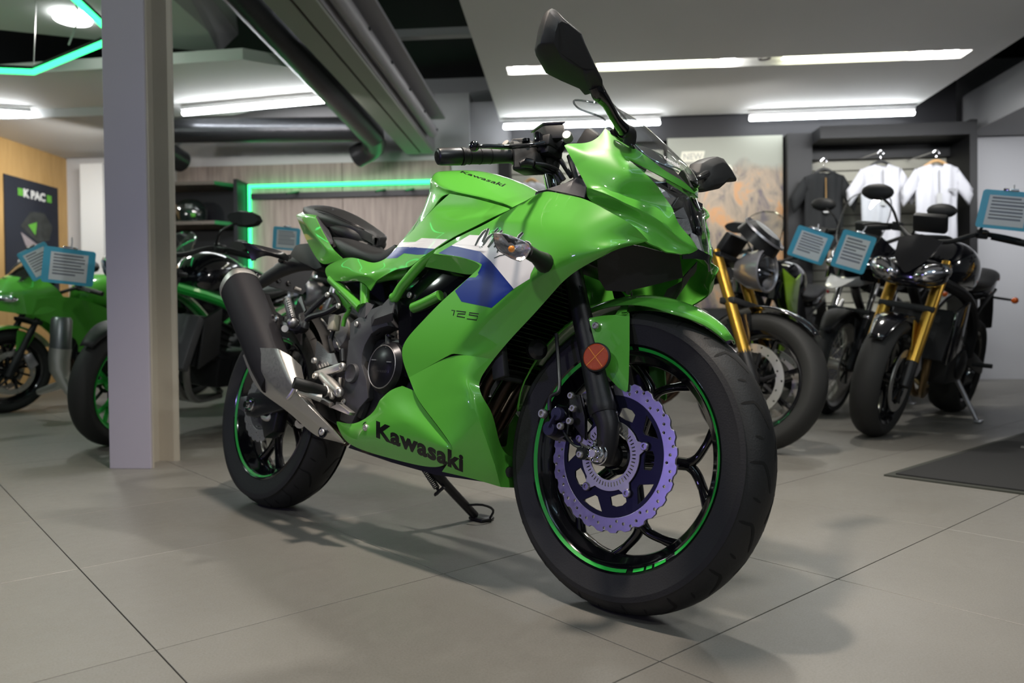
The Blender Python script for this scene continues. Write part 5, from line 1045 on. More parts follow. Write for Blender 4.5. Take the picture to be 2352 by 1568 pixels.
kn.build('peg_stud', SATIN, peg)
MB().ball(Y1(1350, 1110, .170), .017, 14).build('peg_hinge', ALU_D, peg); MB().cyl(Y1(1210, 1210, .175), Y1(1260, 1230, .15), .010).build('peg_pin', ALU, peg)
mb_ = MB(); mb_.prism([Y1(1500, 620, .10), Y1(1580, 880, .10), Y1(1500, 1000, .10), Y1(1490, 1500, .12), Y1(1330, 1200, .12), Y1(1400, 850, .10), Y1(1440, 700, .10)], (0, .006, 0)); mb_.build('peg_plate', SATIN, pbr)
# rider foot bracket
hb = dict(a=Y2(530, 20, .150), b=Y2(740, 245, .156), c=Y2(845, 240, .150), d=Y2(920, 465, .152), e=Y2(780, 445, .160), f=Y2(560, 520, .156), g=Y2(480, 400, .150), h=Y2(500, 270, .150))
hl = panel('heel_guard', hb, 'a b e f g h/b c d e', ('a b e:1', 'b c d e:1'), .006, ALU_D, B, 1, allc=1)
fb = MB(); 
fb.beam(Y2(1010, 480, .160), Y2(520, 640, .158), .02, .016, (0, 1, 0)); fb.tube([Y2(640, 640, .158), Y2(780, 790, .162), Y2(950, 960, .162)], [.014, .016, .014], 10, 3); fb.tube([Y2(690, 690, .158), Y2(720, 850, .17), Y2(720, 990, .175)], [.010, .010, .011], 10, 3); fb.beam(Y2(790, 880, .168), Y2(810, 1060, .172), .010, .012, (0, 1, 0))
foot = fb.build('footrest_bracket', ALU, B, bevel=.003)
for a, b, r in ((500, 380, .162), (520, 655, .168), (1000, 490, .172), (945, 955, .172)): bolt(Y2(a, b, r), (0, -1, 0), .0115 if a > 900 else .009, .008, foot, ALU)
for i in range(4): MB().beam(Y2(570+i*48, 455-i*17, .163), Y2(600+i*48, 510-i*17, .163), .003, .002, (0, 1, 0)).build('guard_rib', ALU, hl)
fp = MB(); fp.tube([Y2(650, 930, .185), Y2(500, 880, .215), Y2(300, 820, .25), Y2(120, 770, .275)], [.015, .0145, .0145, .0155], 14, 3)
fpeg = fp.build('rider_peg', MATTE, foot)
fr_ = MB()
for i in range(11):
    c_ = Y2(600, 900, .195).lerp(Y2(200, 800, .262), i/10); fr_.beam(c_+Vector((.012, -.004, .006)), c_+Vector((-.004, -.012, .013)), .004, .004)
fr_.build('peg_rubber_rib', RUBBER_D, fpeg)
MB().tube([Y2(600, 1050, .20), Y2(420, 1000, .225), Y2(180, 920, .258)], [.011, .008, .007], 10, 2).build('peg_underside', ALU, fpeg)
MB().tube([Y2(130, 880, .262), Y2(60, 1000, .264), Y2(0, 1060, .266)], [.005, .006, .0045], 8, 2).build('peg_feeler', ALU, fpeg)
MB().tube([Y2(640, 930, .182), Y2(700, 960, .172)], .014, 14, 1).build('peg_mount', ALU_D, fpeg)
bp = MB(); bp.prism([Y2(870, 1110, .172), Y2(1120, 1300, .175), Y2(1100, 1355, .175), Y2(760, 1215, .175), Y2(860, 1170, .175)], (0, .02, 0)); pedal = bp.build('brake_pedal', ALU, B, bevel=.002)
MB().tube([Y2(800, 1180, .16), Y2(700, 1120, .15), Y2(560, 1060, .14)], .008, 10, 3).build('pedal_arm', ALU_D, pedal)
spn = MB()
N_ = 90; hp = [Y2(950, 680, .135).lerp(Y2(935, 840, .135), i/N_)+Vector((.005*cos(i*.8), .005*sin(i*.8), 0)) for i in range(N_+1)]
spn.tube(hp, .0014, 5, 1); spn.build('return_spring', ALU, pedal)
# master cylinder, reservoir and hoses behind the heel guard
MB().cyl(Y2(1000, 180, .12), Y2(1010, 400, .12), .010).build('rear_master_cylinder', SATIN, B)
MB().tube([Y2(760, 0, .125), Y2(790, 120, .125), Y2(830, 220, .125)], .006, 10, 3).build('brake_hose', SATIN, B)
rs = MB(); rs.box(Z3(530, 950, .115), (.03, .025, .045)); rs.build('brake_fluid_reservoir', mat('milky_plastic', (.45, .42, .32), .4), B, bevel=.005)
MB().tube([Z3(300, 880, .10), Z3(480, 1120, .10), Z3(640, 1440, .10)], .003, 6, 2).build('brake_line', ALU, B)
MB().tube([Z3(520, 1080, .11), Z3(470, 1250, .112), Z3(470, 1350, .115), Z3(520, 1480, .118)], .006, 10).build('brake_hose', SATIN, B)
MB().lathe([(.0001, .02), (.05, .02), (.06, 0), (.06, -.06)], Z3(700, 1120, .03), (0, -1, 0)).build('battery_cover', mat('pale_grey_metal', (.35, .33, .31), .4, .5), B)
# rear mudguard inner, plate carrier
ph_ = MB(); 
def PX(px, py, x): return LX(px, py, x)
pl = [PX(a, b, -.28) for a, b in ((585, 633), (592, 627), (614, 636), (622, 631), (632, 608), (640, 602), (700, 602), (724, 612), (712, 640), (700, 655), (703, 668), (694, 676), (590, 650))]
def lerpP(a, b, t): return a.lerp(b, t)
plo = MB().prism(pl, (-.004, 0, 0)).build('plate_carrier', SATIN, B)
slot = MB()
for (a, b, a2_, b2_) in ((594, 636, 606, 640), (678, 661, 690, 666)):
    slot.tube([PX(a, b, -.277), PX(a2_, b2_, -.277)], .006, 8, 1)
slot.build('carrier_slot', mat('slot_light', (.35, .34, .33), .6), plo)
for a, b in ((641, 644), (664, 651)): bolt(PX(a, b, -.276), (1, 0, 0), .009, .004, plo, SATIN)
rt_ = dict(a=LX(660, 600, -.26), b=LX(690, 545, -.16), c=LX(735, 560, -.05), d=LX(752, 600, -.02), e=LX(735, 625, -.06), f=LX(705, 640, -.2), g=LX(690, 600, -.20))
hug = MB(); hug.tube([Vector((.08, 0, .80)), Vector((-.05, 0, .80)), Vector((-.18, 0, .775)), Vector((-.29, 0, .74))], [.055, .05, .04, .035], 12, 4, flat=.6); hug.build('rear_mudguard', MATTE, B, angle=60)
MB().prism([Z2(140, 800, .03), Z2(220, 800, .03), Z2(400, 760, .05), Z2(620, 1200, .07), Z2(500, 1250, .07), Z2(20, 1010, .03)], (0, .06, 0)).build('rear_mudguard_side', MATTE, B, bevel=.004)
inn = MB()
for i in range(14):
    a = radians(60+i*6); 
inn.lathe([(.325, -.06), (.335, -.03), (.337, 0), (.335, .03), (.325, .06)], (0, 0, RR_), (0, 1, 0), 30, a0=radians(-95), a1=radians(-20)); 
inn.build('wheel_hugger', MATTE, B)
def rear_signal(sg):
    m_ = MB(); base = Vector((-.13, -.05*sg, .80)); P_ = [L(676, 603, .075), L(655, 590, .11), L(600, 572, .17)]
    if sg < 0: P_ = [Vector((p.x, -p.y, p.z)) for p in P_]
    V_ = dict(a=L(555, 557, .215), b=L(571, 576, .20), c=L(577, 599, .19), d=L(612, 585, .165), e=L(648, 596, .12), f=L(662, 600, .10), g=L(664, 590, .10), h=L(652, 578, .12), i=L(610, 566, .165), j=L(575, 559, .205), k=L(600, 573, .185), t=L(640, 586, .14))
    for k_ in V_: V_[k_] = V_[k_]+Vector((0, 0, 0))
    if sg < 0: V_ = mirror_y(V_)
    o = panel('rear_turn_signal', V_, 'a b k j/b c d k/k d e t/j k t i/i t h/t e f g h', ('a b c:1', 'c d e f:.6', 'a j i h:.7'), .006, SATIN, B, 2, allc=.3, off=-1)
    MB().tube([V_['g'], (V_['g']+Vector((-.13, -.04*sg, .80)))/2, Vector((-.13, -.03*sg, .80))], .008, 8, 2).build('signal_stalk', MATTE, o)
    return o
for sg in (1, -1): rear_signal(sg)
# ---------------------------------------------------------------- swingarm, rear axle, caliper
for sg in (1, -1):
    s_ = MB(); s_.prism([(-.03, -.088*sg, .275), (-.035, -.088*sg, .345), (.03, -.088*sg, .352), (.40, -.095*sg, .42), (.52, -.10*sg, .43), (.52, -.10*sg, .35), (.38, -.095*sg, .345), (.03, -.088*sg, .272)], (0, -.03*sg, 0))
    sw = s_.build('swingarm', SATIN, B, bevel=.006)
axr = MB().lathe([(.0001, .018), (.010, .018), (.011, .010), (.016, .010), (.017, .0), (.022, 0), (.022, -.01)], (0, -.122, RR_), (0, -1, 0), 24).build('rear_axle_nut', CHROME, B)
MB().prism([(-.065, -.119, .295), (-.06, -.119, .33), (-.02, -.119, .335), (-.02, -.119, .285)], (0, -.008, 0)).build('chain_adjuster', ALU_D, axr, bevel=.002)
rcal = MB(); rcal.prism([(.045, -.07, .285), (.09, -.07, .34), (.15, -.07, .33), (.14, -.07, .24), (.09, -.07, .215)], (0, -.04, 0)); rcl = rcal.build('rear_caliper', SATIN, B, bevel=.005)
MB().tube([Y3(640, 830, .10), Y3(680, 930, .11), Y3(760, 950, .11), Y3(840, 870, .10)], .008, 10).build('caliper_pipe', ALU, rcl)
MB().cyl(Y3(1320, 1040, .10), Y3(1350, 1000, .08), .014).build('footrest_boss', ALU, B)
# shock absorber
MB().tube([(.36, .0, .42), (.40, 0, .60)], .028, 16, 1).build('shock_absorber', SATIN, B)
# ---------------------------------------------------------------- side stand
sa, sb = L(985, 1070, -.10), Vector((.612, .300, .072))
SSm = MB(); SSm.tube([sa+Vector((-.02, -.02, .03)), sa.lerp(sb, .35), sb], [.018, .013, .0125], 14, 3)
stand = SSm.build('side_stand', SATIN, B)
up_w = RBi @ Vector((0, 0, 1)); fx_ = Vector((1, 0, 0)); fx_ = (fx_-up_w*fx_.dot(up_w)).normalized(); fy_ = up_w.cross(fx_)
g0 = RBi @ (Vector((1.5876, .9341, 0))-BT)
ftm = MB(); ftm.prism([g0+fx_*a+fy_*b+up_w*.001 for a, b in ((-.03, -.028), (.028, -.03), (.038, 0), (.028, .022), (-.03, .022))], up_w*.009); ftm.build('stand_foot', SATIN, stand, bevel=.003)
MB().tube([sb.lerp(sa, .22), sb.lerp(sa, .20)+Vector((.055, .01, .012)), g0+fx_*.045+up_w*.035, g0+fx_*.03+up_w*.008], .0035, 8, 3).build('stand_loop', SATIN, stand)
h0, h1 = L(972, 1073, -.09), L(1003, 1120, -.15); Ns = 110
ux, uy = (h1-h0).normalized().orthogonal().normalized(), (h1-h0).normalized().cross((h1-h0).normalized().orthogonal().normalized())
MB().tube([h0.lerp(h1, i/Ns)+ux*.0075*cos(i*.75)+uy*.0075*sin(i*.75) for i in range(Ns+1)], .002, 6, 1).build('stand_spring', SATIN, stand)
MB().tube([h1, L(1008, 1130, -.155), L(998, 1137, -.15)], .004, 8, 2).build('spring_hook', SATIN, stand)
MB().tube([L(1020, 1118, -.155), L(1000, 1135, -.15)], .005, 8, 1).build('stand_lug', SATIN, stand)

# ---------------------------------------------------------------- handlebar
def HB(a, b, r): return Y6(a, b, r)
bar0, bar1 = HB(150, 650, .345), HB(1190, 640, .20)
bar = MB().tube([bar0, bar1, HB(1700, 640, .13)], .011, 16, 1).build('handlebar', SATIN, B)
dd = (bar1-bar0).normalized()
MB().lathe([(.0001, 0), (.012, 0), (.0165, .003), (.0178, .008), (.0185, .050), (.0165, .054), (.0001, .054)], bar0, dd, 32).build('bar_end_weight', SATIN, bar)
gp = MB().lathe([(.012, .054), (.0185, .055), (.0185, .062), (.0165, .064), (.0168, .10), (.0155, .15), (.0155, .175), (.0215, .182), (.022, .186), (.013, .188)], bar0, dd, 32).build('rubber_grip', MATTE, bar)
gr_ = MB()
for i in range(3):
    c_ = bar0+dd*(.072+i*.024)
    gr_.lathe([(.0172, 0), (.0176, .0008), (.0172, .0016)], c_, dd, 28)
    gr_.beam(c_+Vector((.0, -.004, .0172)), c_+dd*.016+Vector((.012, -.003, .010)), .0012, .0012)
gr_.build('grip_rib', RUBBER_D, gp)
sw_ = MB(); sw_.prism([HB(1280, 560, .2), HB(1290, 760, .2), HB(1250, 850, .2), HB(1600, 830, .17), HB(1620, 560, .17), HB(1560, 400, .17), HB(1460, 365, .18), HB(1290, 370, .2), HB(1220, 450, .2)], (.0, .045, 0)); swb = sw_.build('switch_housing', MATTE, bar, bevel=.006)
MB().lathe([(.0001, .002), (.008, .002), (.009, -.004)], HB(1490, 395, .178), (0, -.3, 1), 20).build('switch_button', GLOSS, swb)
MB().prism([HB(1290, 375, .198), HB(1450, 362, .18), HB(1555, 405, .17), HB(1560, 440, .17), HB(1300, 460, .198), HB(1225, 450, .2)], (0, .03, 0)).build('switch_cap', mat('grey_plastic', (.17, .165, .16), .4), swb, bevel=.004)
MB().tube([HB(1400, 770, .2), HB(1500, 740, .19), HB(1600, 760, .18)], [.006, .010, .009], 12, 2).build('throttle_cable_guide', SATIN, swb)
MB().tube([HB(1180, 440, .215), HB(1200, 470, .21)], .008, 10, 1).build('starter_button', ALU, swb)
lv = MB(); lv.tube([HB(730, 505, .315), HB(900, 495, .30), HB(1200, 505, .26), HB(1550, 480, .19), HB(1750, 450, .16)], [.0045, .0060, .0068, .0062, .009], 12, 4, flat=.75); lv.ball(HB(715, 495, .317), .0108, 20); lever = lv.build('brake_lever', GLOSS, bar)
mc = MB(); mc.box(HB(1820, 470, .135), (.05, .05, .026)); mc.box(HB(1850, 560, .13), (.035, .05, .03)); mcy = mc.build('master_cylinder', MATTE, bar, bevel=.006)
rs_ = MB(); loft(rs_, [[HB(1800, 380, .155), HB(2100, 370, .145), HB(2100, 370, .145)+Vector((-.05, .02, 0)), HB(1800, 380, .155)+Vector((-.05, .02, 0))], [HB(1740, 165, .155), HB(2070, 145, .145), HB(2070, 145, .145)+Vector((-.05, .02, 0)), HB(1740, 165, .155)+Vector((-.05, .02, 0))]])
rsv = rs_.build('fluid_reservoir', MATTE, mcy, bevel=.005)
lid = MB(); tp = [HB(1738, 172, .156), HB(2072, 150, .146), HB(2072, 150, .146)+Vector((-.052, .021, 0)), HB(1738, 172, .156)+Vector((-.052, .021, 0))]; lc = sum(tp, Vector())/4
lid.prism([lc+(q_-lc)*1.04 for q_ in tp], (0, 0, .005)); lid.build('reservoir_lid', SATIN, rsv, bevel=.0015)
MB().prism([HB(1610, 290, .17), HB(1640, 262, .17), HB(1690, 270, .17), HB(1700, 430, .17), HB(1605, 440, .17)], (-.0, .03, 0)).build('mirror_boss', GLOSS, mcy, bevel=.004)
bolt(HB(2125, 382, .150), (.5, -1, .1), .011, .018, mcy, ALU, name='banjo_bolt', socket=False)
MB().tube([HB(2100, 400, .14), HB(2040, 520, .12), HB(1980, 640, .11), HB(2060, 780, .10), HB(2170, 950, .10)], .0055, 10).build('brake_hose', SATIN, bar)
MB().tube([HB(1620, 760, .175), HB(1800, 790, .15), HB(1960, 860, .12), HB(2060, 1000, .11)], .0055, 10).build('throttle_cable', SATIN, bar)
MB().tube([HB(1640, 780, .17), HB(1760, 850, .15), HB(1900, 900, .12), HB(2000, 1040, .11)], .0055, 10).build('throttle_cable', SATIN, bar)
cl_ = MB(); cl_.tube([HB(1840, 640, .11), HB(1800, 820, .11)], .027, 20, 1); cl_.build('bar_clamp', MATTE, bar)
MB().tube([HB(2140, 640, .12), HB(2250, 1000, .12)], .006, 8, 1).build('cowl_stay', SATIN, B)
# left bar (behind the screen)
MB().tube([Vector((p.x, -p.y, p.z)) for p in (bar0, bar1, HB(1700, 640, .13))], .013, 16, 1).build('handlebar', SATIN, B)
MB().box((1.20, 0, .94), (.05, .20, .07), Matrix.Rotation(radians(35), 3, 'Y')).build('dashboard', MATTE, B, bevel=.012)
# ---------------------------------------------------------------- mirrors
C2 = crop(1200, 0, 600/1517)
def mirror_head(sg):
    if sg > 0:
        O_ = [(165, 42, .385), (190, 50, .38), (250, 115, .37), (345, 190, .34), (365, 250, .33), (425, 380, .30), (470, 470, .275), (472, 505, .27), (405, 535, .275), (370, 495, .285), (260, 445, .315), (165, 400, .345), (130, 335, .37), (105, 290, .385), (98, 255, .395), (118, 140, .40), (145, 60, .395)]
        P_ = [C2(a, b, r) for a, b, r in O_]; nrm = Vector((.86, -.45, -.1)).normalized(); c_ = sum(P_, Vector())/len(P_)
    else:
        O_ = [(1020, 1000), (1035, 945), (1080, 920), (1130, 905), (1165, 918), (1215, 985), (1245, 1040), (1240, 1055), (1195, 1050), (1140, 1098), (1065, 1115), (1045, 1100), (1030, 1040)]
        P_ = [L(1200+a*600/1517, b*600/1517, -.28-(a-1020)/225*.12) for a, b in O_]; nrm = Vector((.95, .15, 0)).normalized(); c_ = sum(P_, Vector())/len(P_)
    n = len(P_); m_ = MB(); r0 = [c_+(p-c_)*.97-nrm*.030 for p in P_]; r1 = [c_+(p-c_)*1.0-nrm*.012 for p in P_]; r2 = [c_+(p-c_)*.97+nrm*.002 for p in P_]; r3 = [c_+(p-c_)*.62+nrm*.016 for p in P_]
    if sg > 0:   # ridge on the back of the shell
        for i, (a, b, r) in enumerate(O_):
            if 2 <= i <= 6: r3[i] = c_+(P_[i]-c_)*.80+nrm*.010
    loft(m_, [r0, r1, r2, r3]); o = m_.build('mirror', MATTE, B, smooth=True, angle=28, bevel=.0022)
    g = MB(); g.add([p-nrm*.001 for p in [c_+(q-c_)*.93 for q in r0]], [tuple(range(n))]); g.build('mirror_glass', CHROME, o)
    return o
mr_ = mirror_head(1); ml_ = mirror_head(-1)
MB().tube([C2(425, 500, .275), C2(445, 545, .262), C2(490, 600, .235), C2(540, 690, .190), C2(590, 755, .150)], [.0135, .0145, .0100, .0095, .0125], 16, 4, flat=.8).build('mirror_stem', GLOSS, mr_)
MB().prism([C2(520, 780, .128), C2(545, 770, .128), C2(650, 840, .118), C2(660, 870, .118), C2(640, 868, .122), C2(530, 800, .130)], (0, -.012, .004)).build('mirror_base', GLOSS, mr_, bevel=.003)
MB().prism([C2(550, 790, .128), C2(560, 745, .140), C2(590, 735, .145), C2(640, 760, .13), C2(635, 850, .118), C2(590, 830, .125)], (0, -.020, .004)).build('mirror_foot', GLOSS, mr_, bevel=.006)
MB().tube([C2(600, 760, .145), C2(625, 775, .135), C2(620, 830, .125)], .013, 12, 3).build('mirror_boot', MATTE, mr_)
lj = [L(1578, 412, -.10), L(1590, 411, -.16), L(1604, 409, -.22), L(1622, 399, -.29)]
MB().tube(lj, [.012, .007, .006, .010], 12, 3).build('mirror_stem', GLOSS, ml_)
MB().tube([L(1583, 428, -.10), L(1580, 402, -.12), L(1592, 404, -.15)], [.016, .016, .010], 12, 2).build('mirror_boot', MATTE, ml_)
# ---------------------------------------------------------------- front turn signals
CA = crop(900, 220, 600/1882)
def front_signal(sg):
    f_ = (lambda D: D) if sg > 0 else mirror_y
    bk = f_(dict(a=CA(728, 990, .335), b=CA(740, 1080, .325), c=CA(770, 1120, .32), d=CA(860, 1175, .305), e=CA(925, 1195, .30), f=CA(965, 1175, .29), g=CA(1000, 1110, .285), h=CA(980, 1060, .29), i=CA(860, 1010, .31), j=CA(790, 990, .325), m=CA(850, 1080, .28)))
    o = panel('turn_signal', bk, 'a b m j/b c d m/d e f m/f g h m/h i j m', (), .002, GLOSS, B, 2, allc=.3)
    dx = Vector((.012, -.008*sg, 0)); dm = Vector((.030, -.020*sg, .002))
    fk = {k: (p+dx if k != 'm' else p+dm+Vector((.012, -.02*sg, 0))) for k, p in bk.items()}
    lens_ = panel('signal_lens', fk, 'a b m j/b c d m/d e f m/f g h m/h i j m', (), 0, LENSM, o, 2, allc=.15)
    RFL = mat('signal_reflector', (.8, .8, .82), .25, .9, bump=1, nscale=120)
    panel('signal_reflector', {k: p+Vector((.003, -.002*sg, 0)) for k, p in bk.items()}, 'a b m j/b c d m/d e f m/f g h m/h i j m', (), .001, RFL, o, 2, allc=.3)
    bl = f_(dict(a=CA(862, 1108, .305)))['a']; MB().ball(bl+Vector((.004, -.004*sg, 0)), .0065, 14).build('signal_bulb', AMBER, o)
    st = f_(dict(a=CA(975, 1120, .285), b=CA(1040, 1160, .255), c=CA(1090, 1195, .225), d=CA(1110, 1210, .205)))
    MB().tube([st['a'], st['b'], st['c'], st['d']], [.0135, .0135, .019, .020], 14, 3).build('signal_stalk', MATTE, o)
for sg in (1, -1): front_signal(sg)

# ---------------------------------------------------------------- graphics: flat print laid on the panels
from mathutils.geometry import tessellate_polygon
def bvh_of(objs):
    v = []; f = []
    for o in objs:
        k = len(v); v += [p.co.copy() for p in o.data.vertices]; f += [tuple(i+k for i in p.vertices) for p in o.data.polygons]
    return BVHTree.FromPolygons(v, f)
def decal(name, polys, tree, material, parent, off=.00025, cuts=3, maxd=4):
    bm = bmesh.new()
    for P_ in polys:
        vs = [bm.verts.new((x, y, 0)) for x, y in P_]
        for t3 in tessellate_polygon([[Vector((x, y, 0)) for x, y in P_]]):
            try: bm.faces.new([vs[i] for i in t3])
            except ValueError: pass
    _project(bm, tree, off, cuts); me = bpy.data.meshes.new(name); bm.to_mesh(me); bm.free(); me.shade_smooth()
    return link(name, me, material, parent)
def _project(bm, tree, off, cuts):
    for _ in range(cuts):
        es = [e for e in bm.edges if e.calc_length() > 9]
        if not es: break
        bmesh.ops.subdivide_edges(bm, edges=es, cuts=1, use_grid_fill=True); bmesh.ops.triangulate(bm, faces=[f for f in bm.faces if len(f.verts) > 3])
    hit = []; miss = []
    for v in bm.verts:
        d = _ray(v.co.x, v.co.y).normalized(); h = tree.ray_cast(CB, d); p2 = (v.co.x, v.co.y)
        if h[0] is None: miss.append((v, d, p2)); continue
        nrm = h[1] if h[1].dot(d) < 0 else -h[1]
        hit.append((p2, h[3])); v.co = h[0]+nrm*off
    for v, d, p2 in miss:
        t = min(hit, key=lambda q: (q[0][0]-p2[0])**2+(q[0][1]-p2[1])**2)[1] if hit else 1.9
        h = tree.find_nearest(CB+d*t)
        if h[0] is not None:
            nrm = h[1] if h[1].dot(d) < 0 else -h[1]; v.co = h[0]+nrm*off
def text_decal(name, txt, quad, tree, material, parent, bold=.018, shear=0.0, off=.0003):
    """quad: photo pixels of baseline-left, baseline-right, top-right, top-left of the capital height box"""
    cu = bpy.data.curves.new(name, 'FONT'); cu.body = txt; cu.size = 1; cu.offset = bold; cu.shear = shear; cu.resolution_u = 3; cu.space_character = 1.0+bold*2
    t = bpy.data.objects.new('tmp', cu); COL.objects.link(t); dg = bpy.context.evaluated_depsgraph_get(); dg.update()
    me = bpy.data.meshes.new_from_object(t.evaluated_get(dg)); bpy.data.objects.remove(t)
    xs = [v.co.x for v in me.vertices]; x0, x1 = min(xs), max(xs); H_ = .72
    bm = bmesh.new(); bm.from_mesh(me); bpy.data.meshes.remove(me)
    (ax_, ay), (bx, by), (cx, cy), (dx, dy) = quad
    for v in bm.verts:
        u = (v.co.x-x0)/(x1-x0); w = v.co.y/H_
        v.co = ((ax_+(bx-ax_)*u)*(1-w)+(dx+(cx-dx)*u)*w, (ay+(by-ay)*u)*(1-w)+(dy+(cy-dy)*u)*w, 0)
    bmesh.ops.triangulate(bm, faces=bm.faces[:])
    _project(bm, tree, off, 3); me = bpy.data.meshes.new(name); bm.to_mesh(me); bm.free()
    return link(name, me, material, parent)
tf = bvh_of([fairing]); tb = bvh_of([belly, belly2]); tt = bvh_of([tank]); tk = bvh_of([side_cover]); tw = bvh_of([windscreen])
def pz1(*P_): return [(870+a*k1, 480+b*k1) for a, b in P_]
decal('white_band', [pz1((345, 650), (440, 600), (660, 590), (775, 522), (1245, 545), (1005, 715), (780, 700), (330, 685))], tk, WHITE_D, side_cover)
decal('blue_band', [pz1((330, 685), (440, 680), (600, 682), (780, 700), (1005, 715), (850, 815), (690, 822), (455, 795), (330, 880), (130, 895), (250, 770))], tk, BLUE_D, side_cover)
Pw = pz1((1310, 655), (1640, 465), (1950, 480), (2230, 560))
decal('white_band', [Pw+[(1175, 563), (1215, 570), (1238, 590), (1219, 629), (1217, 640), (1180, 663)]+pz1((2352, 1340), (2020, 940), (1830, 765))], tf, WHITE_D, fairing)
decal('blue_band', [pz1((1310, 655), (1830, 765), (2020, 940), (2352, 1340))+[(1180, 663), (1129, 707), (1060, 692.5), (1045, 668)]+pz1((1860, 1000), (1830, 975), (1700, 925), (1450, 855), (1070, 798))], tf, BLUE_D, fairing)
text_decal('maker_lettering', 'Kawasaki', ((864, 1002), (1064, 1082), (1064, 1044), (864, 966)), tb, BLACK_D, belly2, .045)
text_decal('maker_lettering', 'Kawasaki', [(980+a*k2, 260+b*k2) for a, b in ((500, 885), (1140, 1100), (1200, 1062), (540, 865))], tt, BLACK_D, tank, .02)
text_decal('maker_lettering', 'Kawasaki', [(1280+a*k2, 220+b*k2) for a, b in ((1610, 950), (1830, 1085), (1845, 1030), (1590, 895))], tw, WHITE_D, windscreen, .03, off=.0008)
# brush-script model name: hand-drawn strokes, white outline under black
def strokes(S):
    out = []
    for P_, w in S:
        n = len(P_); l = []; r = []
        for i, (x, y) in enumerate(P_):
            a, b = P_[max(0, i-1)], P_[min(n-1, i+1)]; dx, dy = b[0]-a[0], b[1]-a[1]; q = sqrt(dx*dx+dy*dy) or 1
            ww = w*(1 if 0 < i < n-1 else .75); l.append((x-dy/q*ww, y+dx/q*ww)); r.append((x+dy/q*ww, y-dx/q*ww))
        for i in range(n-1): out.append([l[i], l[i+1], r[i+1], r[i]])
    return out
zz = lambda *P_: [(870+a*k1, 480+b*k1) for a, b in P_]
NJ = [(zz((1740, 660), (1800, 540), (1880, 430), (1935, 380)), 2.4), (zz((1980, 350), (1930, 470), (1870, 600), (1820, 700)), 3.0), (zz((1840, 700), (1900, 620), (1970, 520), (2050, 450)), 2.6),
      (zz((1970, 690), (2040, 600), (2110, 480)), 3.0), (zz((2155, 345), (2090, 415)), 2.4), (zz((2225, 385), (2165, 445)), 2.8), (zz((2080, 690), (2180, 560), (2250, 470)), 2.4), (zz((2080, 885), (2180, 840), (2300, 815)), 1.2),
      ([(900+a*.3188, 220+b*.3188) for a, b in ((945, 985), (920, 1010), (905, 1035))], 2.6), ([(900+a*.3188, 220+b*.3188) for a, b in ((960, 1050), (985, 1060), (1000, 1075))], 2.4), ([(900+a*.3188, 220+b*.3188) for a, b in ((800, 1060), (770, 1100), (760, 1130))], 2.0)]
for P_, w in NJ:
    decal('script_outline', strokes([(P_, w+1.6)]), tf, WHITE_D, fairing, off=.0004); decal('script_stroke', strokes([(P_, w)]), tf, BLACK_D, fairing, off=.0006)
q4 = lambda P_: [(740+a*.38277, 620+b*.38277) for a, b in P_]
S125 = [([(776, 241), (795, 243), (787, 273)], 3.4), ([(806, 245), (862, 252), (858, 264), (815, 262), (809, 277), (857, 285)], 3.4), ([(940, 263), (884, 256), (881, 268), (934, 277), (927, 300), (868, 292)], 3.4)]
decal('number_lettering', [q4(P_) for P_ in strokes(S125)], tf, BLACK_D, fairing, off=.0003)
text_decal('maker_lettering', 'Kawasaki', ((852.5, 852.5), (892.5, 856), (892.5, 848.5), (852.5, 845)), bvh_of([o for o in bpy.data.objects if o.name.startswith('clutch_cover')]), ENGL, engine, .01)
# ================================================================ THE OTHER MOTORCYCLES
GOLD = mat('fork_gold', (.62, .36, .06), .3, .85); BLKP = mat('paint_black', (.006, .006, .009), .12, 0, 1.0); WHP = mat('paint_white', (.66, .66, .66), .25, 0, .8); LIMEP = mat('paint_yellow_green', (.34, .62, .03), .3, 0, .8); SILP = mat('paint_silver', (.45, .44, .48), .3, .7, .5)
GRIM = mat('rim_green', (.02, .50, .06), .3, .2, .6); ENG = mat('engine_dark', (.018, .018, .020), .45, .4); ENS = mat('engine_silver', (.30, .29, .28), .4, .8); BRONZ = mat('header_bronze', (.30, .20, .10), .3, .9); BTYRE = mat('tyre_plain', (.016, .016, .016), .7)
CARDB = mat('card_blue_plastic', (.06, .50, .75), .3, 0, .5); PAPER = mat('card_paper', (.85, .88, .92), .6); INK = mat('card_ink', (.10, .11, .14), .7); BULB = mat('lamp_inner_chrome', (.8, .8, .85), .12, 1.0)
def hull(secs, n=18, cap=True):
    """secs: (x, z, half width, half height, squareness)"""
    m_ = MB(); R_ = []
    for s in secs:
        x, z, w, h = s[:4]; sq = s[4] if len(s) > 4 else 2.4; R_.append([Vector((x, w*math.copysign(abs(cos(a))**(2/sq), cos(a)), z+h*math.copysign(abs(sin(a))**(2/sq), sin(a)))) for a in [2*pi*k/n for k in range(n)]])
    loft(m_, R_, cap); return m_
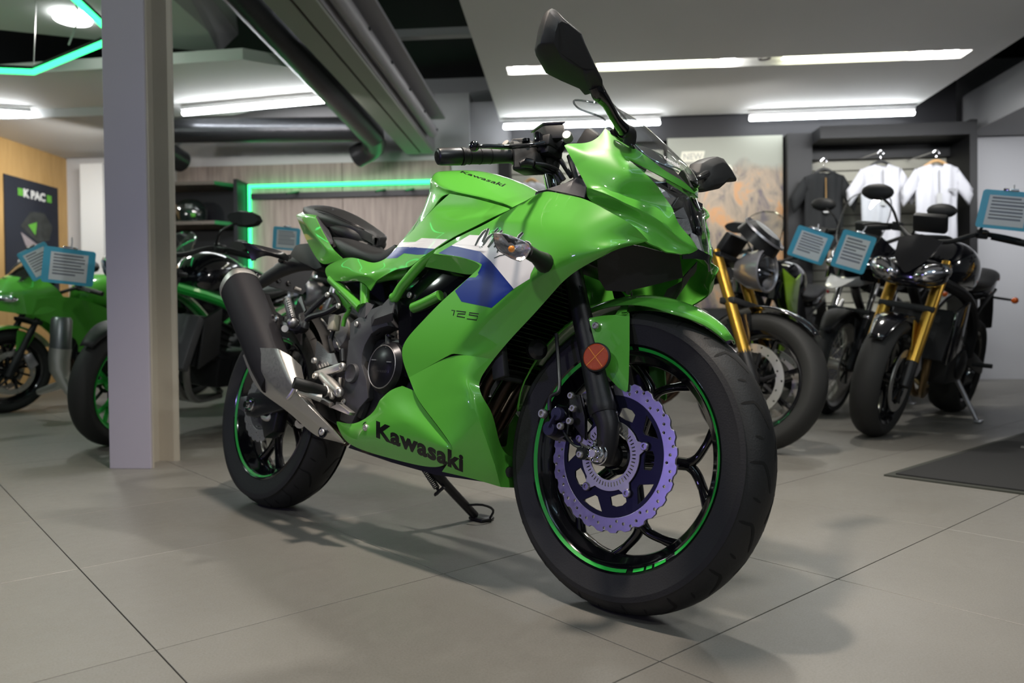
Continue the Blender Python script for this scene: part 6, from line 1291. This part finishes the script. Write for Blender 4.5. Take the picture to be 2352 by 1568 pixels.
def bwheel(root, x, R, w, kind, rimm, disc_r=.15, dy=.07, wire=False, label=None, rimr=None):
    rr = rimr or .222
    P_ = [(rr, w*.36), (rr+.02, w*.45), ((rr+R)/2, w*.5), (R-.03, w*.47), (R-.012, w*.33), (R-.002, w*.14), (R, 0)]; P_ = P_+[(a, -b) for a, b in reversed(P_[:-1])]
    ty = MB().lathe(P_, (x, 0, R), (0, 1, 0), 56).build('tyre', BTYRE, root, angle=50)
    hw = w*.36; Q = [(rr+.003, hw+.006), (rr-.012, hw), (rr-.022, hw*.6), (rr-.032, 0)]; Q = Q+[(a, -b) for a, b in reversed(Q[:-1])]
    rm = MB().lathe(Q+[(rr+.002, -hw+.004), (rr-.02, 0), (rr+.002, hw-.004)], (x, 0, R), (0, 1, 0), 48, closed=True).build('wheel_rim', rimm, root, angle=40)
    sp = MB(); sp.lathe([(.012, -.07), (.03, -.07), (.04, -.05), (.032, 0), (.04, .05), (.03, .07), (.012, .07)], (x, 0, R), (0, 1, 0), 20)
    if wire:
        for i in range(28):
            a = 2*pi*i/28; b = a+(.35 if i % 2 else -.35); sp.tube([(x+.035*cos(b), .05*(-1)**i, R+.035*sin(b)), (x+(rr-.025)*cos(a), 0, R+(rr-.025)*sin(a))], .0022, 4, 1)
    else:
        for i in range(kind):
            a = 2*pi*i/kind+.3; da = .22 if kind <= 6 else .0
            for s_ in ((-1, 1) if da else (0,)): sp.tube([(x+.03*cos(a), 0, R+.03*sin(a)), (x+.12*cos(a+s_*da*.35), 0, R+.12*sin(a+s_*da*.35)), (x+(rr-.02)*cos(a+s_*da), 0, R+(rr-.02)*sin(a+s_*da))], [.016, .011, .012], 6, 2)
    sp.build('spokes', rimm, rm)
    for sg in ((-1, 1) if dy > .0 and disc_r > .13 else (-1,)):
        MM = Matrix.Translation((x, sg*dy, R)) @ Matrix.Rotation(radians(90), 4, 'X'); lp_ = [circ(0, 0, disc_r, 40), circ(0, 0, disc_r*.76, 40)]
        for i in range(20): a = 2*pi*i/20; lp_.append(circ(disc_r*(.88+.05*(-1)**i)*cos(a), disc_r*(.88+.05*(-1)**i)*sin(a), .005, 6))
        d_ = plate('brake_disc', lp_, .005, ALU, rm, MM); m2_ = MB()
        for i in range(6): a = 2*pi*i/6; m2_.tube([(x+.045*cos(a), sg*dy, R+.045*sin(a)), (x+disc_r*.79*cos(a+.2), sg*dy, R+disc_r*.79*sin(a+.2))], .008, 6, 1)
        m2_.lathe([(.03, sg*dy-.003), (.05, sg*dy-.003), (.05, sg*dy+.003)], (x, 0, R), (0, 1, 0), 20); m2_.build('disc_carrier', ENG, d_) if False else m2_.build('disc_carrier', ENG, rm)
    return rm
def card(loc, face, w, h, roll, label, lines=7, hang=None, parent=None, seed=0):
    """blue plastic price card holder hanging on a bike; face = direction it looks at"""
    face = Vector(face).normalized(); X = Vector((0, 0, 1)).cross(face).normalized(); Z = face.cross(X); rnd = random.Random(seed)
    M_ = Matrix((X, Z, face)).transposed().to_4x4() @ Matrix.Rotation(roll, 4, 'Z'); M_.translation = Vector(loc)
    m_ = MB(); r = .014; pts = []
    for cx, cy, a0 in ((w/2-r, h/2-r, 0), (-w/2+r, h/2-r, 90), (-w/2+r, -h/2+r, 180), (w/2-r, -h/2+r, 270)):
        for k in range(5): a = radians(a0+k*22.5); pts.append(Vector((cx+r*cos(a), cy+r*sin(a), -.003)))
    m_.prism(pts, (0, 0, .004)); o = m_.build('price_card', CARDB, None); o.matrix_world = M_; tag(o, label, 'price card', 'blue price cards hanging on the motorcycles')
    MB().box((0, -.004, .0018), (w*.72, h*.78, .001)).build('card_sheet', PAPER, o, smooth=False)
    for i in range(lines):
        y = h*.30-i*h*.62/lines; ww = w*(.60-.25*rnd.random()*(i % 3 == 0)); MB().box((-(w*.60-ww)/2, y, .0026), (ww, h*.028 if i % 2 else h*.045, .0006)).build('text_line', INK if i % 2 else mat('card_ink_pale', (.25, .27, .33), .7), o, smooth=False)
    MB().box((0, h*.5+.004, .002), (w*.28, .012, .012)).build('card_clip', CHROME, o, bevel=.002)
    if hang is not None:
        hp = M_.inverted() @ Vector(hang); MB().tube([(0, h*.5, .002), (hp.x*.5+.004, (h*.5+hp.y)/2, hp.z*.5), hp], .0035, 6, 4).build('card_strap', mat('strap_clear', (.55, .56, .6), .2, 0, .5), o)
    return o
def bg_bike(name, label, u, n, hu, hn, lean=.17, S=None):
    """front contact at (u, n) room coordinates, heading (hu, hn)"""
    S = dict(dict(wb=1.44, R=.30, fw=.12, rw=.18, paint=BLKP, tankz=.93, fork=GOLD, forkr=.027, rim=GLOSS, spk=5, wire=False, head='round', rake=.42, bars='flat', barw=.37, barh=1.03, screen=None, seat=.80, eng=ENG, muff=MUFF, mirrors=True, fend=BLKP, beak=None, body=None, nosem=None, headers=PIPE, scale=1, steer=0, tail=BLKP, stand=SILP, disc=.155, guards=False, mir='oval', hz=.86, radm=BLKP), **(S or {}))
    f = (UU*hu+NN*hn).normalized(); left = Vector((0, 0, 1)).cross(f)
    Rm = Matrix((f, left, Vector((0, 0, 1)))).transposed() @ Matrix.Rotation(-lean, 3, 'X')
    loc = RM(u, n, 0)-f*S['wb']; mw = Matrix.Translation(loc) @ Rm.to_4x4()
    r = empty(name, label=label, cat='motorcycle', mw=mw); wb, R = S['wb'], S['R']; FXb = lambda z: wb+.03-S['rake']*(z-R)
    bwheel(r, wb, R, S['fw'], S['spk'], S['rim'], S['disc'], .075, S['wire'], rimr=S.get('frr')); bwheel(r, 0, R+.008, S['rw'], S['spk'], S['rim'], .11, .09, S['wire'])
    for sg in (-1, 1):
        y = sg*.105; P = lambda z: Vector((FXb(z), y, z)); lo = S.get('forklow', ENG)
        lg = MB().tube([P(R-.02), P(R+.05), P(R+.16)], [.026, .030, .024], 14, 2).build('fork_leg', lo, r)
        MB().tube([P(R+.15), P(.62)], .021 if S['fork'] is GOLD else .022, 14, 1).build('fork_slider', S.get('forkmid', GOLD if S['fork'] is GOLD else ENG), lg) if S['fork'] is not GOLD else MB().tube([P(.40), P(.88)], S['forkr'], 16, 1).build('fork_tube', GOLD, lg)
        MB().tube([P(.60), P(.90)], .02, 12, 1).build('fork_tube', CHROME if S['fork'] is CHROME else GOLD if S['fork'] is GOLD else MATTE, lg)
        MB().prism([(wb-.10, y-.012, R+.02), (wb-.05, y-.012, R+.12), (wb-.10, y-.012, R+.15), (wb-.155, y-.012, R+.06)], (0, .024, 0)).build('brake_caliper', SILP, lg, bevel=.006)
    MB().prism([(FXb(.66)-.04, -.13, .645), (FXb(.66)+.035, -.13, .645), (FXb(.66)+.035, -.13, .675), (FXb(.66)-.04, -.13, .675)], (0, .26, 0)).build('lower_clamp', MATTE, r, bevel=.006)
    MB().prism([(FXb(.88)-.05, -.13, .865), (FXb(.88)+.035, -.13, .865), (FXb(.88)+.035, -.13, .89), (FXb(.88)-.05, -.13, .89)], (0, .26, 0)).build('upper_clamp', ENG, r, bevel=.006)
    if S['fend'] is not None:
        v = []; fc = []; k = 0; nn_ = 18; a0, a1 = radians(38), radians(150)
        for i in range(nn_+1):
            a = a0+(a1-a0)*i/nn_
            for q in (-1, -.6, 0, .6, 1): rr = R+.018+.012*(1-q*q); v.append((wb+rr*cos(a), q*.068*(1-.5*max(0, 1-i/5)), R+rr*sin(a)))
        for i in range(nn_):
            for j in range(4): fc.append((i*5+j, i*5+j+1, i*5+j+6, i*5+j+5))
        if not S.get('highfend'):
            fo = MB().add(v, fc).build('front_fender', S['fend'], r, angle=60); fo.modifiers.new('t', 'SOLIDIFY').thickness = .003
            for sg in (-1, 1): MB().prism([(wb-.02, sg*.07, R+.30), (wb-.14, sg*.07, R+.27), (FXb(R+.16)-.02, sg*.088, R+.14), (FXb(R+.16)+.03, sg*.088, R+.16)], (0, sg*.006, 0)).build('fender_stay', S.get('staym', S['fend']), fo)
    # bars, levers, mirrors
    bh, bw = S['barh'], S['barw']; bx = FXb(.9)-.06
    bar = MB().tube([(bx-.14, -bw, bh-.02), (bx-.08, -.20, bh), (bx+.02, -.08, bh-.06 if S['bars'] != 'high' else bh-.1), (bx+.02, .08, bh-.06 if S['bars'] != 'high' else bh-.1), (bx-.08, .20, bh), (bx-.14, bw, bh-.02)], .0125, 10, 5).build('handlebar', MATTE, r)
    for sg in (-1, 1):
        g_ = Vector((bx-.145, sg*(bw+.01), bh-.022)); g2 = Vector((bx-.10, sg*(bw-.13), bh-.005))
        MB().tube([g_, g2], .018, 12, 1).build('rubber_grip', MATTE, bar); MB().box((bx-.085, sg*(bw-.17), bh), (.05, .05, .045)).build('switch_housing', MATTE, bar, bevel=.008)
        MB().tube([(bx-.04, sg*(bw-.16), bh+.005), (bx-.03, sg*(bw-.08), bh-.0), (bx-.065, sg*(bw+.0), bh-.01)], .0055, 8, 3).build('lever', SATIN, bar)
        if S['guards']: MB().tube([(bx-.13, sg*(bw+.03), bh-.01), (bx+.01, sg*(bw+.01), bh-.02), (bx+.03, sg*(bw-.12), bh-.02)], [.02, .05, .035], 10, 4, flat=.35).build('hand_guard', MATTE, bar)
        if S['mirrors']:
            mz = bh+.17 if S['mir'] != 'barend' else bh-.03; my = sg*(bw-.04) if S['mir'] != 'barend' else sg*(bw+.09)
            mo = MB()
            if S['mir'] == 'sharp': mo = hull([(bx-.10, mz-.01, .05, .03), (bx-.085, mz, .10, .045, 2), (bx-.05, mz, .09, .035, 2)], 10)
            else: mo.ball((0, 0, 0), 1, 16, (.028, .085 if S['mir'] != 'barend' else .045, .045))
            if S['mir'] != 'sharp': mo.v = [p+Vector((bx-.07, my, mz)) for p in mo.v]
            else: mo.v = [Vector((p.x, p.y+my, p.z)) for p in mo.v]
            mi = mo.build('mirror', MATTE, bar); st_ = [(bx-.06, sg*(bw-.18), bh+.01), (bx-.03, sg*(bw-.14), bh+.09), (bx-.06, my-.02*sg, mz-.02)] if S['mir'] != 'barend' else [g_, (bx-.12, my, mz)]
            MB().tube(st_, .007, 8, 3).build('mirror_stem', SATIN, mi)
    # instrument
    MB().box((bx+.08, 0, bh+.02), (.04, .16, .10), Matrix.Rotation(radians(35), 3, 'Y')).build('dashboard', MATTE, r, bevel=.015)
    # tank, seat, tail
    tz = S['tankz']; hull([(.42, tz-.13, .06, .05), (.47, tz-.10, .11, .09), (.60, tz-.05, .145, .12), (.78, tz-.03, .155, .14), (.92, tz-.05, .13, .13), (1.02, tz-.09, .08, .09)], 22).build('fuel_tank', S['paint'], r, angle=50, sub=1)
    sz = S['seat']; hull([(-.22, sz+.10, .06, .03), (-.10, sz+.085, .11, .045), (.08, sz+.06, .12, .05), (.20, sz+.02, .14, .045), (.40, sz, .12, .045), (.50, sz+.02, .07, .03)], 16).build('seat', LEATHER, r, angle=60, sub=1)
    hull([(-.36, sz+.09, .03, .015), (-.26, sz+.06, .07, .04), (-.05, sz+.0, .10, .06), (.2, sz-.05, .11, .05)], 14).build('tail_cowl', S['tail'], r, angle=60, sub=1)
    MB().tube([(-.30, 0, sz+.02), (-.42, 0, sz-.10), (-.46, 0, sz-.26)], [.05, .05, .07], 8, 3, flat=.25).build('rear_mudguard', MATTE, r)
    MB().box((-.37, 0, sz+.075), (.03, .10, .03)).build('tail_lamp', mat('tail_lamp_red', (.25, .01, .01), .2), r, bevel=.006)
    for sg in (-1, 1): MB().tube([(-.38, 0, sz-.05), (-.38, sg*.14, sz-.05)], .008, 8, 1).build('turn_signal', MATTE, r); MB().ball((-.38, sg*.16, sz-.05), .022, 10).build('turn_signal', ORANGE, r)
    # frame and swingarm
    fm_ = S.get('frame', ENG)
    for sg in (-1, 1):
        MB().tube([(FXb(.78)-.05, sg*.03, .82), (.80, sg*.13, .74), (.52, sg*.14, .58), (.45, sg*.13, .40)], [.03, .03, .028, .03], 10, 5).build('frame_rail', fm_, r)
        MB().prism([(-.04, sg*.11, R-.03), (-.04, sg*.11, R+.04), (.42, sg*.10, .46), (.46, sg*.10, .36)], (0, sg*.025, 0)).build('swingarm', S.get('swing', ENG), r, bevel=.008)
        MB().tube([(.48, sg*.11, .56), (.20, sg*.10, .70), (-.15, sg*.08, sz)], .012, 8, 3).build('subframe', fm_, r)
        MB().tube([(.42, sg*.16, .36), (.42, sg*.26, .37)], .013, 8, 1).build('rider_peg', MATTE, r)
    e = S['eng']; en_ = MB(); en_.box((.62, 0, .36), (.36, .26, .22)); en_.box((.80, 0, .52), (.20, .24, .24), Matrix.Rotation(radians(-15), 3, 'Y')); eo = en_.build('engine', e, r, bevel=.02)
    for i in range(6): MB().box((.80-.012*i+.03, 0, .44+.035*i), (.215, .27, .006), Matrix.Rotation(radians(-15), 3, 'Y')).build('cooling_fin', e, eo)
    for sg in (-1, 1): MB().lathe([(.0001, .015), (.06, .012), (.085, 0), (.09, -.03)], (.58, sg*.14, .36), (0, sg, 0), 24).build('engine_cover', S.get('cover', ENG), eo)
    for i in range(3): MB().tube([(.93, (i-1)*.07, .56), (1.02, (i-1)*.075, .48), (1.0, (i-1)*.07, .30), (.86, (i-1)*.04, .18), (.5, -.03, .16)], .019, 10, 5).build('exhaust_header', S['headers'], r)
    sl_ = hull([(.0, 0, .04, .045), (.02, 0, .052, .058, 3), (.36, 0, .05, .056, 3), (.44, 0, .03, .035)], 14); RMz = Matrix.Rotation(radians(24), 3, 'Y')
    sl_.v = [RMz @ p+Vector((-.02, -.20, .50)) for p in sl_.v]; sl_.build('silencer', S['muff'], r)
    MB().tube([(.36, -.20, .32), (.45, -.14, .24), (.5, -.03, .18)], .022, 10, 3).build('link_pipe', S['headers'], r)
    rd = MB(); rd.box((1.03, 0, .52), (.03, .30, .26), Matrix.Rotation(radians(-20), 3, 'Y')); ro_ = rd.build('radiator', ENG, r)
    for sg in (-1, 1): MB().prism([(1.05, sg*.155, .66), (.92, sg*.17, .72), (.90, sg*.17, .46), (1.06, sg*.155, .38)], (0, sg*.02, 0)).build('radiator_shroud', S['radm'], ro_, bevel=.006)
    # stand
    wl = Rm.transposed() @ (Vector((0, 0, 0))); a_ = Vector((.50, .12, .26)); gz = .25*math.tan(lean) if lean else 0
    b_ = Vector((.55, .27, .27*math.tan(lean)+.012)); so = MB().tube([a_, b_], [.014, .011], 8, 1).build('side_stand', S['stand'], r); MB().box(b_+Vector((.01, .01, 0)), (.07, .04, .012), Matrix.Rotation(lean, 3, 'X')).build('stand_foot', S['stand'], so, bevel=.003)
    hx_, hz = FXb(.78)+.09, S['hz']
    if S['head'] == 'round':
        h_ = MB().lathe([(.0001, -.14), (.05, -.13), (.085, -.07), (.098, -.01), (.102, .012), (.094, .016), (.088, .006)], (hx_+.06, 0, hz), (1, 0, -.05), 32).build('headlight', S.get('headm', SILP), r)
        MB().lathe([(.0001, -.05), (.05, -.035), (.088, .004)], (hx_+.06, 0, hz), (1, 0, -.05), 28).build('lamp_reflector', BULB, h_); MB().box((hx_+.05, 0, hz), (.03, .17, .014)).build('lamp_bar', GLOSS, h_)
        MB().lathe([(.0001, .022), (.05, .018), (.093, .006)], (hx_+.06, 0, hz), (1, 0, -.05), 28).build('headlight_lens', LENSM, h_)
    if S['head'] == 'twin':
        h_ = hull([(hx_-.10, hz, .14, .06), (hx_-.02, hz, .17, .08), (hx_+.05, hz-.01, .15, .07), (hx_+.10, hz-.03, .10, .045)], 18).build('headlight_cowl', S['paint'], r, sub=1)
        for sg in (-1, 1):
            l_ = MB(); l_.ball((0, 0, 0), 1, 18, (.05, .082, .046)); l_.v = [Matrix.Rotation(sg*.38, 3, 'X') @ (Matrix.Rotation(sg*.45, 3, 'Z') @ p)+Vector((hx_+.07, sg*.105, hz)) for p in l_.v]; lo_ = l_.build('headlight', BULB, r)
            l_ = MB(); l_.ball((0, 0, 0), 1, 18, (.056, .088, .052)); l_.v = [Matrix.Rotation(sg*.38, 3, 'X') @ (Matrix.Rotation(sg*.45, 3, 'Z') @ p)+Vector((hx_+.072, sg*.105, hz)) for p in l_.v]; l_.build('headlight_lens', LENSM, lo_)
            MB().lathe([(.050, 0), (.058, .006), (.050, .012)], (hx_+.09, sg*.115, hz), (1, sg*.45, 0), 24).build('lamp_ring', BLKP, lo_)
        V_ = dict(a=Vector((hx_+.12, 0, hz-.02)), b=Vector((hx_+.08, .075, hz+.06)), c=Vector((hx_-.02, .10, hz+.16)), d=Vector((hx_-.02, 0, hz+.19)), e=Vector((hx_+.06, 0, hz+.10)))
        panel('fly_screen', V_, 'a b e/b c d e', (), .004, S['paint'], r, 2, mirror=True, allc=.4)
    if S['nosem'] is not None:        # sport / touring nose fairing
        q = S['nosem']; nz_ = hz
        V_ = {k: Vector(p) for k, p in dict(a=(hx_+.26, 0, nz_-.03), b=(hx_+.20, .09, nz_-.01), c=(hx_+.06, .17, nz_+.03), d=(hx_-.12, .20, nz_+.06), e=(hx_-.22, .19, nz_-.05), f=(hx_-.05, .20, nz_-.14), g=(hx_+.12, .13, nz_-.13), h=(hx_+.22, .03, nz_-.12), i=(hx_+.23, 0, nz_-.12), j=(hx_+.12, .08, nz_+.10), k=(hx_-.02, .12, nz_+.15), l=(hx_+.17, 0, nz_+.08), m=(hx_+.02, 0, nz_+.17)).items()}
        nf = panel('nose_fairing', V_, 'a b g h/h i a/b c f g/c d e f/l j b a/j c b/j k d c/l m k j', ('a b c d:.7', 'l j k:.5'), .004, q, r, 2, mirror=True, allc=.25)
        for sg in (-1, 1):
            l_ = MB(); l_.ball((0, 0, 0), 1, 16, (.07, .035, .03)); l_.v = [Matrix.Rotation(-sg*.62, 3, 'Z') @ p+Vector((hx_+.15, sg*.095, nz_-.035)) for p in l_.v]; l_.build('headlight', BULB, r)
    if S['screen']:
        a_, b_ = S['screen']; V_ = {k: Vector(p) for k, p in dict(a=(hx_+.14, 0, hz+.10), b=(hx_+.08, .11, hz+.09), c=(hx_+.0, .14, hz+.12+b_*.4), d=(hx_-.06, .12, hz+.12+b_*.85), e=(hx_-.09, .05, hz+.12+b_), f=(hx_-.09, 0, hz+.125+b_), g=(hx_+.04, 0, hz+.12+b_*.5), ).items()}
        so_ = panel('windscreen', V_, 'a b c g/g c d f/d e f', ('b c d e f:1',), .004, a_, r, 2, mirror=True)
        eg = [V_[k] for k in 'abcdef']; MB().tube(eg+[Vector((p.x, -p.y, p.z)) for p in reversed(eg[:-1])], .005, 6, 4).build('screen_edge', glass_edge, so_)
    if S['body'] is not None:         # full side fairings
        for sg in (-1, 1):
            V_ = {k: Vector((p[0], sg*p[1], p[2])) for k, p in dict(a=(hx_-.0, .19, hz-.02), b=(hx_-.22, .21, hz+.02), c=(.72, .20, .74), d=(.62, .20, .60), e=(.78, .21, .42), f=(.60, .18, .30), g=(.42, .16, .22), h=(.60, .14, .16), i=(.95, .13, .18), j=(1.06, .15, .34), k=(1.02, .20, .55), l=(hx_+.02, .17, hz-.14)).items()}
            panel('side_fairing', V_, 'a b k l/b c e k/c d e/e f i j/k e j/f g h i', ('a b c d e f g:.8', 'l k j:.8'), .004, S['body'], r, 2, allc=.2)
    if S['beak'] is not None:
        V_ = {k: Vector(p) for k, p in dict(a=(hx_+.40, 0, hz-.20), b=(hx_+.36, .05, hz-.18), c=(hx_+.15, .09, hz-.10), d=(hx_-.10, .17, hz-.02), e=(hx_-.12, .18, hz-.09), f=(hx_+.14, .085, hz-.17), g=(hx_+.20, .0, hz-.11), h=(hx_+.18, 0, hz-.18)).items()}
        panel('beak', V_, 'a b c g/c d e f/b f c/a h f b', ('a b c d:.8',), .006, S['beak'], r, 2, mirror=True, allc=.25)
    return r, mw
glass_edge = glassmat('thick_screen_edge', (.7, .72, .72), base=.35)
# black twin-lamp roadster on the right
rA, mA = bg_bike('naked_motorcycle', 'black naked motorcycle with twin oval headlamps and gold forks parked at the right', 1.50, 3.92, -.62, -.78, .20, dict(head='twin', hz=.83, fork=GOLD, forkr=.029, rake=.43, barh=1.06, cover=ENG, headers=BRONZ, fw=.135, radm=BLKP, staym=GOLD, mir='oval', rim=GLOSS))
# white-beaked adventure bike behind it
rB, mB = bg_bike('adventure_motorcycle', 'tall adventure motorcycle with a white beak and spoked wheels behind the black roadster', 1.60, 4.92, -.60, -.80, .17, dict(head='none', nosem=BLKP, beak=WHP, hz=.98, tankz=1.0, screen=(SCREEN, .30), wire=True, rim=ALU, R=.32, frr=.26, fw=.11, fork=CHROME, paint=BLKP, barh=1.16, barw=.40, guards=True, mir='oval', fend=MATTE, rake=.45, seat=.88, body=None, radm=WHP, disc=.15))
# silver round-headlamp cafe racer behind the green bike's front wheel
rC, mC = bg_bike('cafe_racer_motorcycle', 'retro motorcycle with silver round headlamp and gold forks behind the green front wheel', .80, 3.42, .74, -.67, .16, dict(head='round', fork=GOLD, forkr=.026, hz=.815, R=.31, fw=.13, rake=.40, mir='barend', barh=.93, fend=BLKP, paint=SILP, rim=GLOSS, spk=7, tankz=.88, tail=SILP, disc=.16, radm=BLKP))
MB().lathe([(.0001, .05), (.07, .045), (.10, .02), (.11, -.03)], (1.40, 0, .97), (.7, 0, .7), 24).build('fly_screen', SATIN, rC)
MB().lathe([(.10, .02), (.108, .03), (.112, .02)], (1.40, 0, .97), (.7, 0, .7), 24).build('screen_trim', SILP, rC)
# black and yellow-green sport tourer
rD, mD = bg_bike('touring_motorcycle', 'black sport touring motorcycle with yellow-green panels and a tall clear screen', 1.12, 5.50, -.55, -.835, .17, dict(barw=.33, head='none', nosem=BLKP, body=BLKP, hz=.92, tankz=.98, screen=(SCREEN, .34), fork=MATTE, barh=1.10, guards=False, fend=LIMEP, paint=BLKP, radm=LIMEP, mir='sharp'))
for sg in (-1, 1):
    V_ = {k: Vector((p[0], sg*p[1], p[2])) for k, p in dict(a=(1.34, .19, 1.0), b=(1.16, .235, .93), c=(1.26, .225, .78), d=(.98, .24, .52), e=(1.06, .235, .80), f=(1.06, .23, .98)).items()}
    panel('side_accent', V_, 'a b c/b f e c/e d c', (), .008, LIMEP, rD, 1, allc=.8)
# far-right bike, only partly inside the frame
rF, mF = bg_bike('naked_motorcycle', 'dark motorcycle cut off by the right edge of the picture', 3.02, 4.55, -.72, -.69, .15, dict(head='round', headm=BLKP, hz=.95, fork=GOLD, barh=1.12, mir='oval', tankz=.98, paint=BLKP))
# green supersport at the far left
rG, mG = bg_bike('sport_motorcycle', 'green sports motorcycle at the far left edge below the dark blue poster', -4.02, 5.10, -.45, -.89, .15, dict(head='none', nosem=GREEN, body=GREEN, hz=.86, tankz=.93, paint=GREEN, screen=(SMOKE, .14), fork=MATTE, barh=.93, fend=GREEN, mir='sharp', tail=GREEN, rim=GLOSS, muff=SILP))
# black naked with green rims, half behind the column
rH, mH = bg_bike('naked_motorcycle', 'black naked motorcycle with bright green rims half hidden by the column', -2.27, 3.60, -.12, -.99, .14, dict(head='twin', hz=.88, fork=MATTE, rim=GRIM, fend=MATTE, barh=1.04, barw=.40, mir='sharp', paint=BLKP, R=.30, headers=ENS, frame=GRIM, disc=.15, staym=SILP, radm=MATTE))
MB().box((1.12, 0, .52), (.06, .34, .30), Matrix.Rotation(radians(-20), 3, 'Y')).build('radiator_guard', mat('guard_grey', (.06, .06, .065), .5), rH, bevel=.01)
# black and green tourer right of the column
rI, mI = bg_bike('touring_motorcycle', 'black sport touring motorcycle with green details just right of the steel column', -2.95, 5.15, -.42, -.91, .15, dict(head='none', nosem=BLKP, body=BLKP, hz=.90, tankz=.98, screen=(SCREEN, .26), fork=MATTE, barh=1.06, paint=BLKP, frame=GRIM, mir='sharp', radm=BLKP, fend=BLKP, wb=1.46, stand=ALU))
# bike behind the green tail, mostly engine parts showing
rJ, mJ = bg_bike('cruiser_motorcycle', 'grey motorcycle seen in fragments behind the green bike tail and exhaust', -1.75, 4.55, -.55, -.83, .15, dict(head='round', headm=SILP, hz=.80, fork=CHROME, barh=.92, paint=SILP, eng=ENS, cover=ENS, muff=ALU, headers=CHROME, tankz=.82, seat=.70, mirrors=False))
# ================================================================ PRICE CARDS, HELMET AND OTHER SMALL THINGS
def atp(px, py, z):    # point at camera depth z
    return CAM+(CF+CR*((px-1176)/F_PX)-CU*((py-784)/F_PX))*z
def mkcard(px, py, z, wpx, hpx, roll, yaw, label, hang=None, seed=0):
    loc = atp(px, py, z); face = Matrix.Rotation(radians(yaw), 3, 'Z') @ (CAM-loc); face.z = 0
    return card(loc, face, wpx*z/F_PX, hpx*z/F_PX, radians(roll), label, 7, atp(*hang) if hang else None, seed=seed)
mkcard(158, 612, 3.9, 104, 82, -6, 0, 'blue framed price card hanging from the left bar of the green-rimmed bike', (165, 545, 3.9), 1)
mkcard(90, 600, 4.6, 70, 70, 30, 25, 'pale blue price card behind the other one at far left', None, 2)
mkcard(658, 548, 5.0, 60, 52, -4, 0, 'blue price card standing behind the green tail', None, 3)
mkcard(1861, 563, 4.5, 82, 72, -22, 0, 'sky blue price card hanging from the yellow-green tourer', (1880, 515, 4.5), 4)
mkcard(1960, 578, 4.1, 74, 88, -20, 0, 'blue price card hanging just left of the black roadster headlamp', (1990, 520, 4.1), 5)
mkcard(1730, 607, 4.9, 46, 48, 0, 10, 'pale blue price card partly behind the silver round headlamp', (1727, 575, 4.9), 6)
mkcard(2312, 483, 3.6, 110, 88, -12, -5, 'large blue price card at the right edge of the picture', (2330, 425, 3.6), 7)
# helmet
hl = Mroom @ Vector((-4.02, 7.80, 1.7165)); hm_ = MB()
prof_ = [(0.0001, .255), (.05, .25), (.09, .225), (.122, .18), (.135, .13), (.133, .07), (.125, .03), (.118, 0), (.10, -.0)]
hm_.lathe(prof_, (0, 0, 0), (0, 0, 1), 36); hm_.v = [Vector((p.x*1.22+(-.02 if p.x < 0 else .0), p.y, p.z)) for p in hm_.v]
helm = hm_.build('helmet', mat('helmet_black_gloss', (.012, .018, .016), .12, 0, 1), None); helm.matrix_world = Matrix.Translation(hl) @ Matrix.Rotation(radians(-45+180), 4, 'Z'); tag(helm, 'black full-face helmet with green and grey pattern on the dark shelf', 'helmet')
vs = MB(); 
vs.lathe([(.138, .10), (.140, .14), (.134, .185)], (0, 0, 0), (0, 0, 1), 24, a0=radians(-65), a1=radians(65)); vs.v = [Vector((p.x*1.22+.006, p.y, p.z)) for p in vs.v]; vs.build('visor', mat('visor_grey', (.10, .11, .12), .05, .3, 1), helm)
cbm = MB(); cbm.lathe([(.136, .015), (.142, .05), (.138, .09)], (0, 0, 0), (0, 0, 1), 24, a0=radians(-60), a1=radians(60)); cbm.v = [Vector((p.x*1.26+.004, p.y, p.z)) for p in cbm.v]; cbm.build('chin_bar', mat('helmet_grey', (.16, .18, .18), .25, 0, 1), helm)
MB().box((-.06, .128, .16), (.08, .02, .05)).build('helmet_graphic', mat('helmet_grey', (.16, .18, .18), .25, 0, 1), helm, bevel=.008); MB().box((-.10, .118, .07), (.05, .02, .04)).build('helmet_graphic', GREEN, helm, bevel=.008)
MB().lathe([(.0001, .012), (.02, .010), (.024, 0)], (.05, .128, .145), (0, 1, 0), 16).build('visor_hinge', CHROME, helm); MB().tube([(-.02, .05, .0), (-.06, .09, .004), (-.09, .10, .0)], .006, 6, 2).build('chin_strap', mat('strap_red', (.5, .02, .04), .6), helm)
# white and red tag on the tourer
tgl = atp(499, 577, 4.9); o = MB().box((0, 0, .018), (.03, .006, .07)).build('swing_tag', mat('tag_white', (.6, .58, .58), .6), None); o.matrix_world = Matrix.Translation(tgl) @ Matrix.Rotation(radians(-45), 4, 'Z'); tag(o, 'white and red tag hanging beside the screen of the black and green tourer', 'tag'); MB().box((0, 0, -.024), (.036, .007, .016)).build('tag_end', mat('strap_red', (.5, .02, .04), .6), o)

# silver silencer of the far-left bike
gi = mG.inverted(); g0_, g1_, g2_, g3_ = [gi @ atp(*q) for q in ((142, 728, 4.85), (139, 800, 4.85), (137, 848, 4.85), (160, 905, 4.85))]
so_ = MB().tube([g0_, g0_.lerp(g1_, .1), g1_], [.050, .062, .062], 16, 1).build('silencer', mat('silencer_titanium', (.22, .23, .24), .35, .8), rG)
MB().tube([g1_, g2_, g3_], [.066, .060, .02], 12, 2).build('heat_shield', ALU, so_); MB().tube([g2_, g2_.lerp(g3_, .4)+Vector((0, 0, -.02)), gi @ atp(90, 900, 4.95)], [.035, .03, .02], 10, 3).build('link_pipe', ALU, so_)
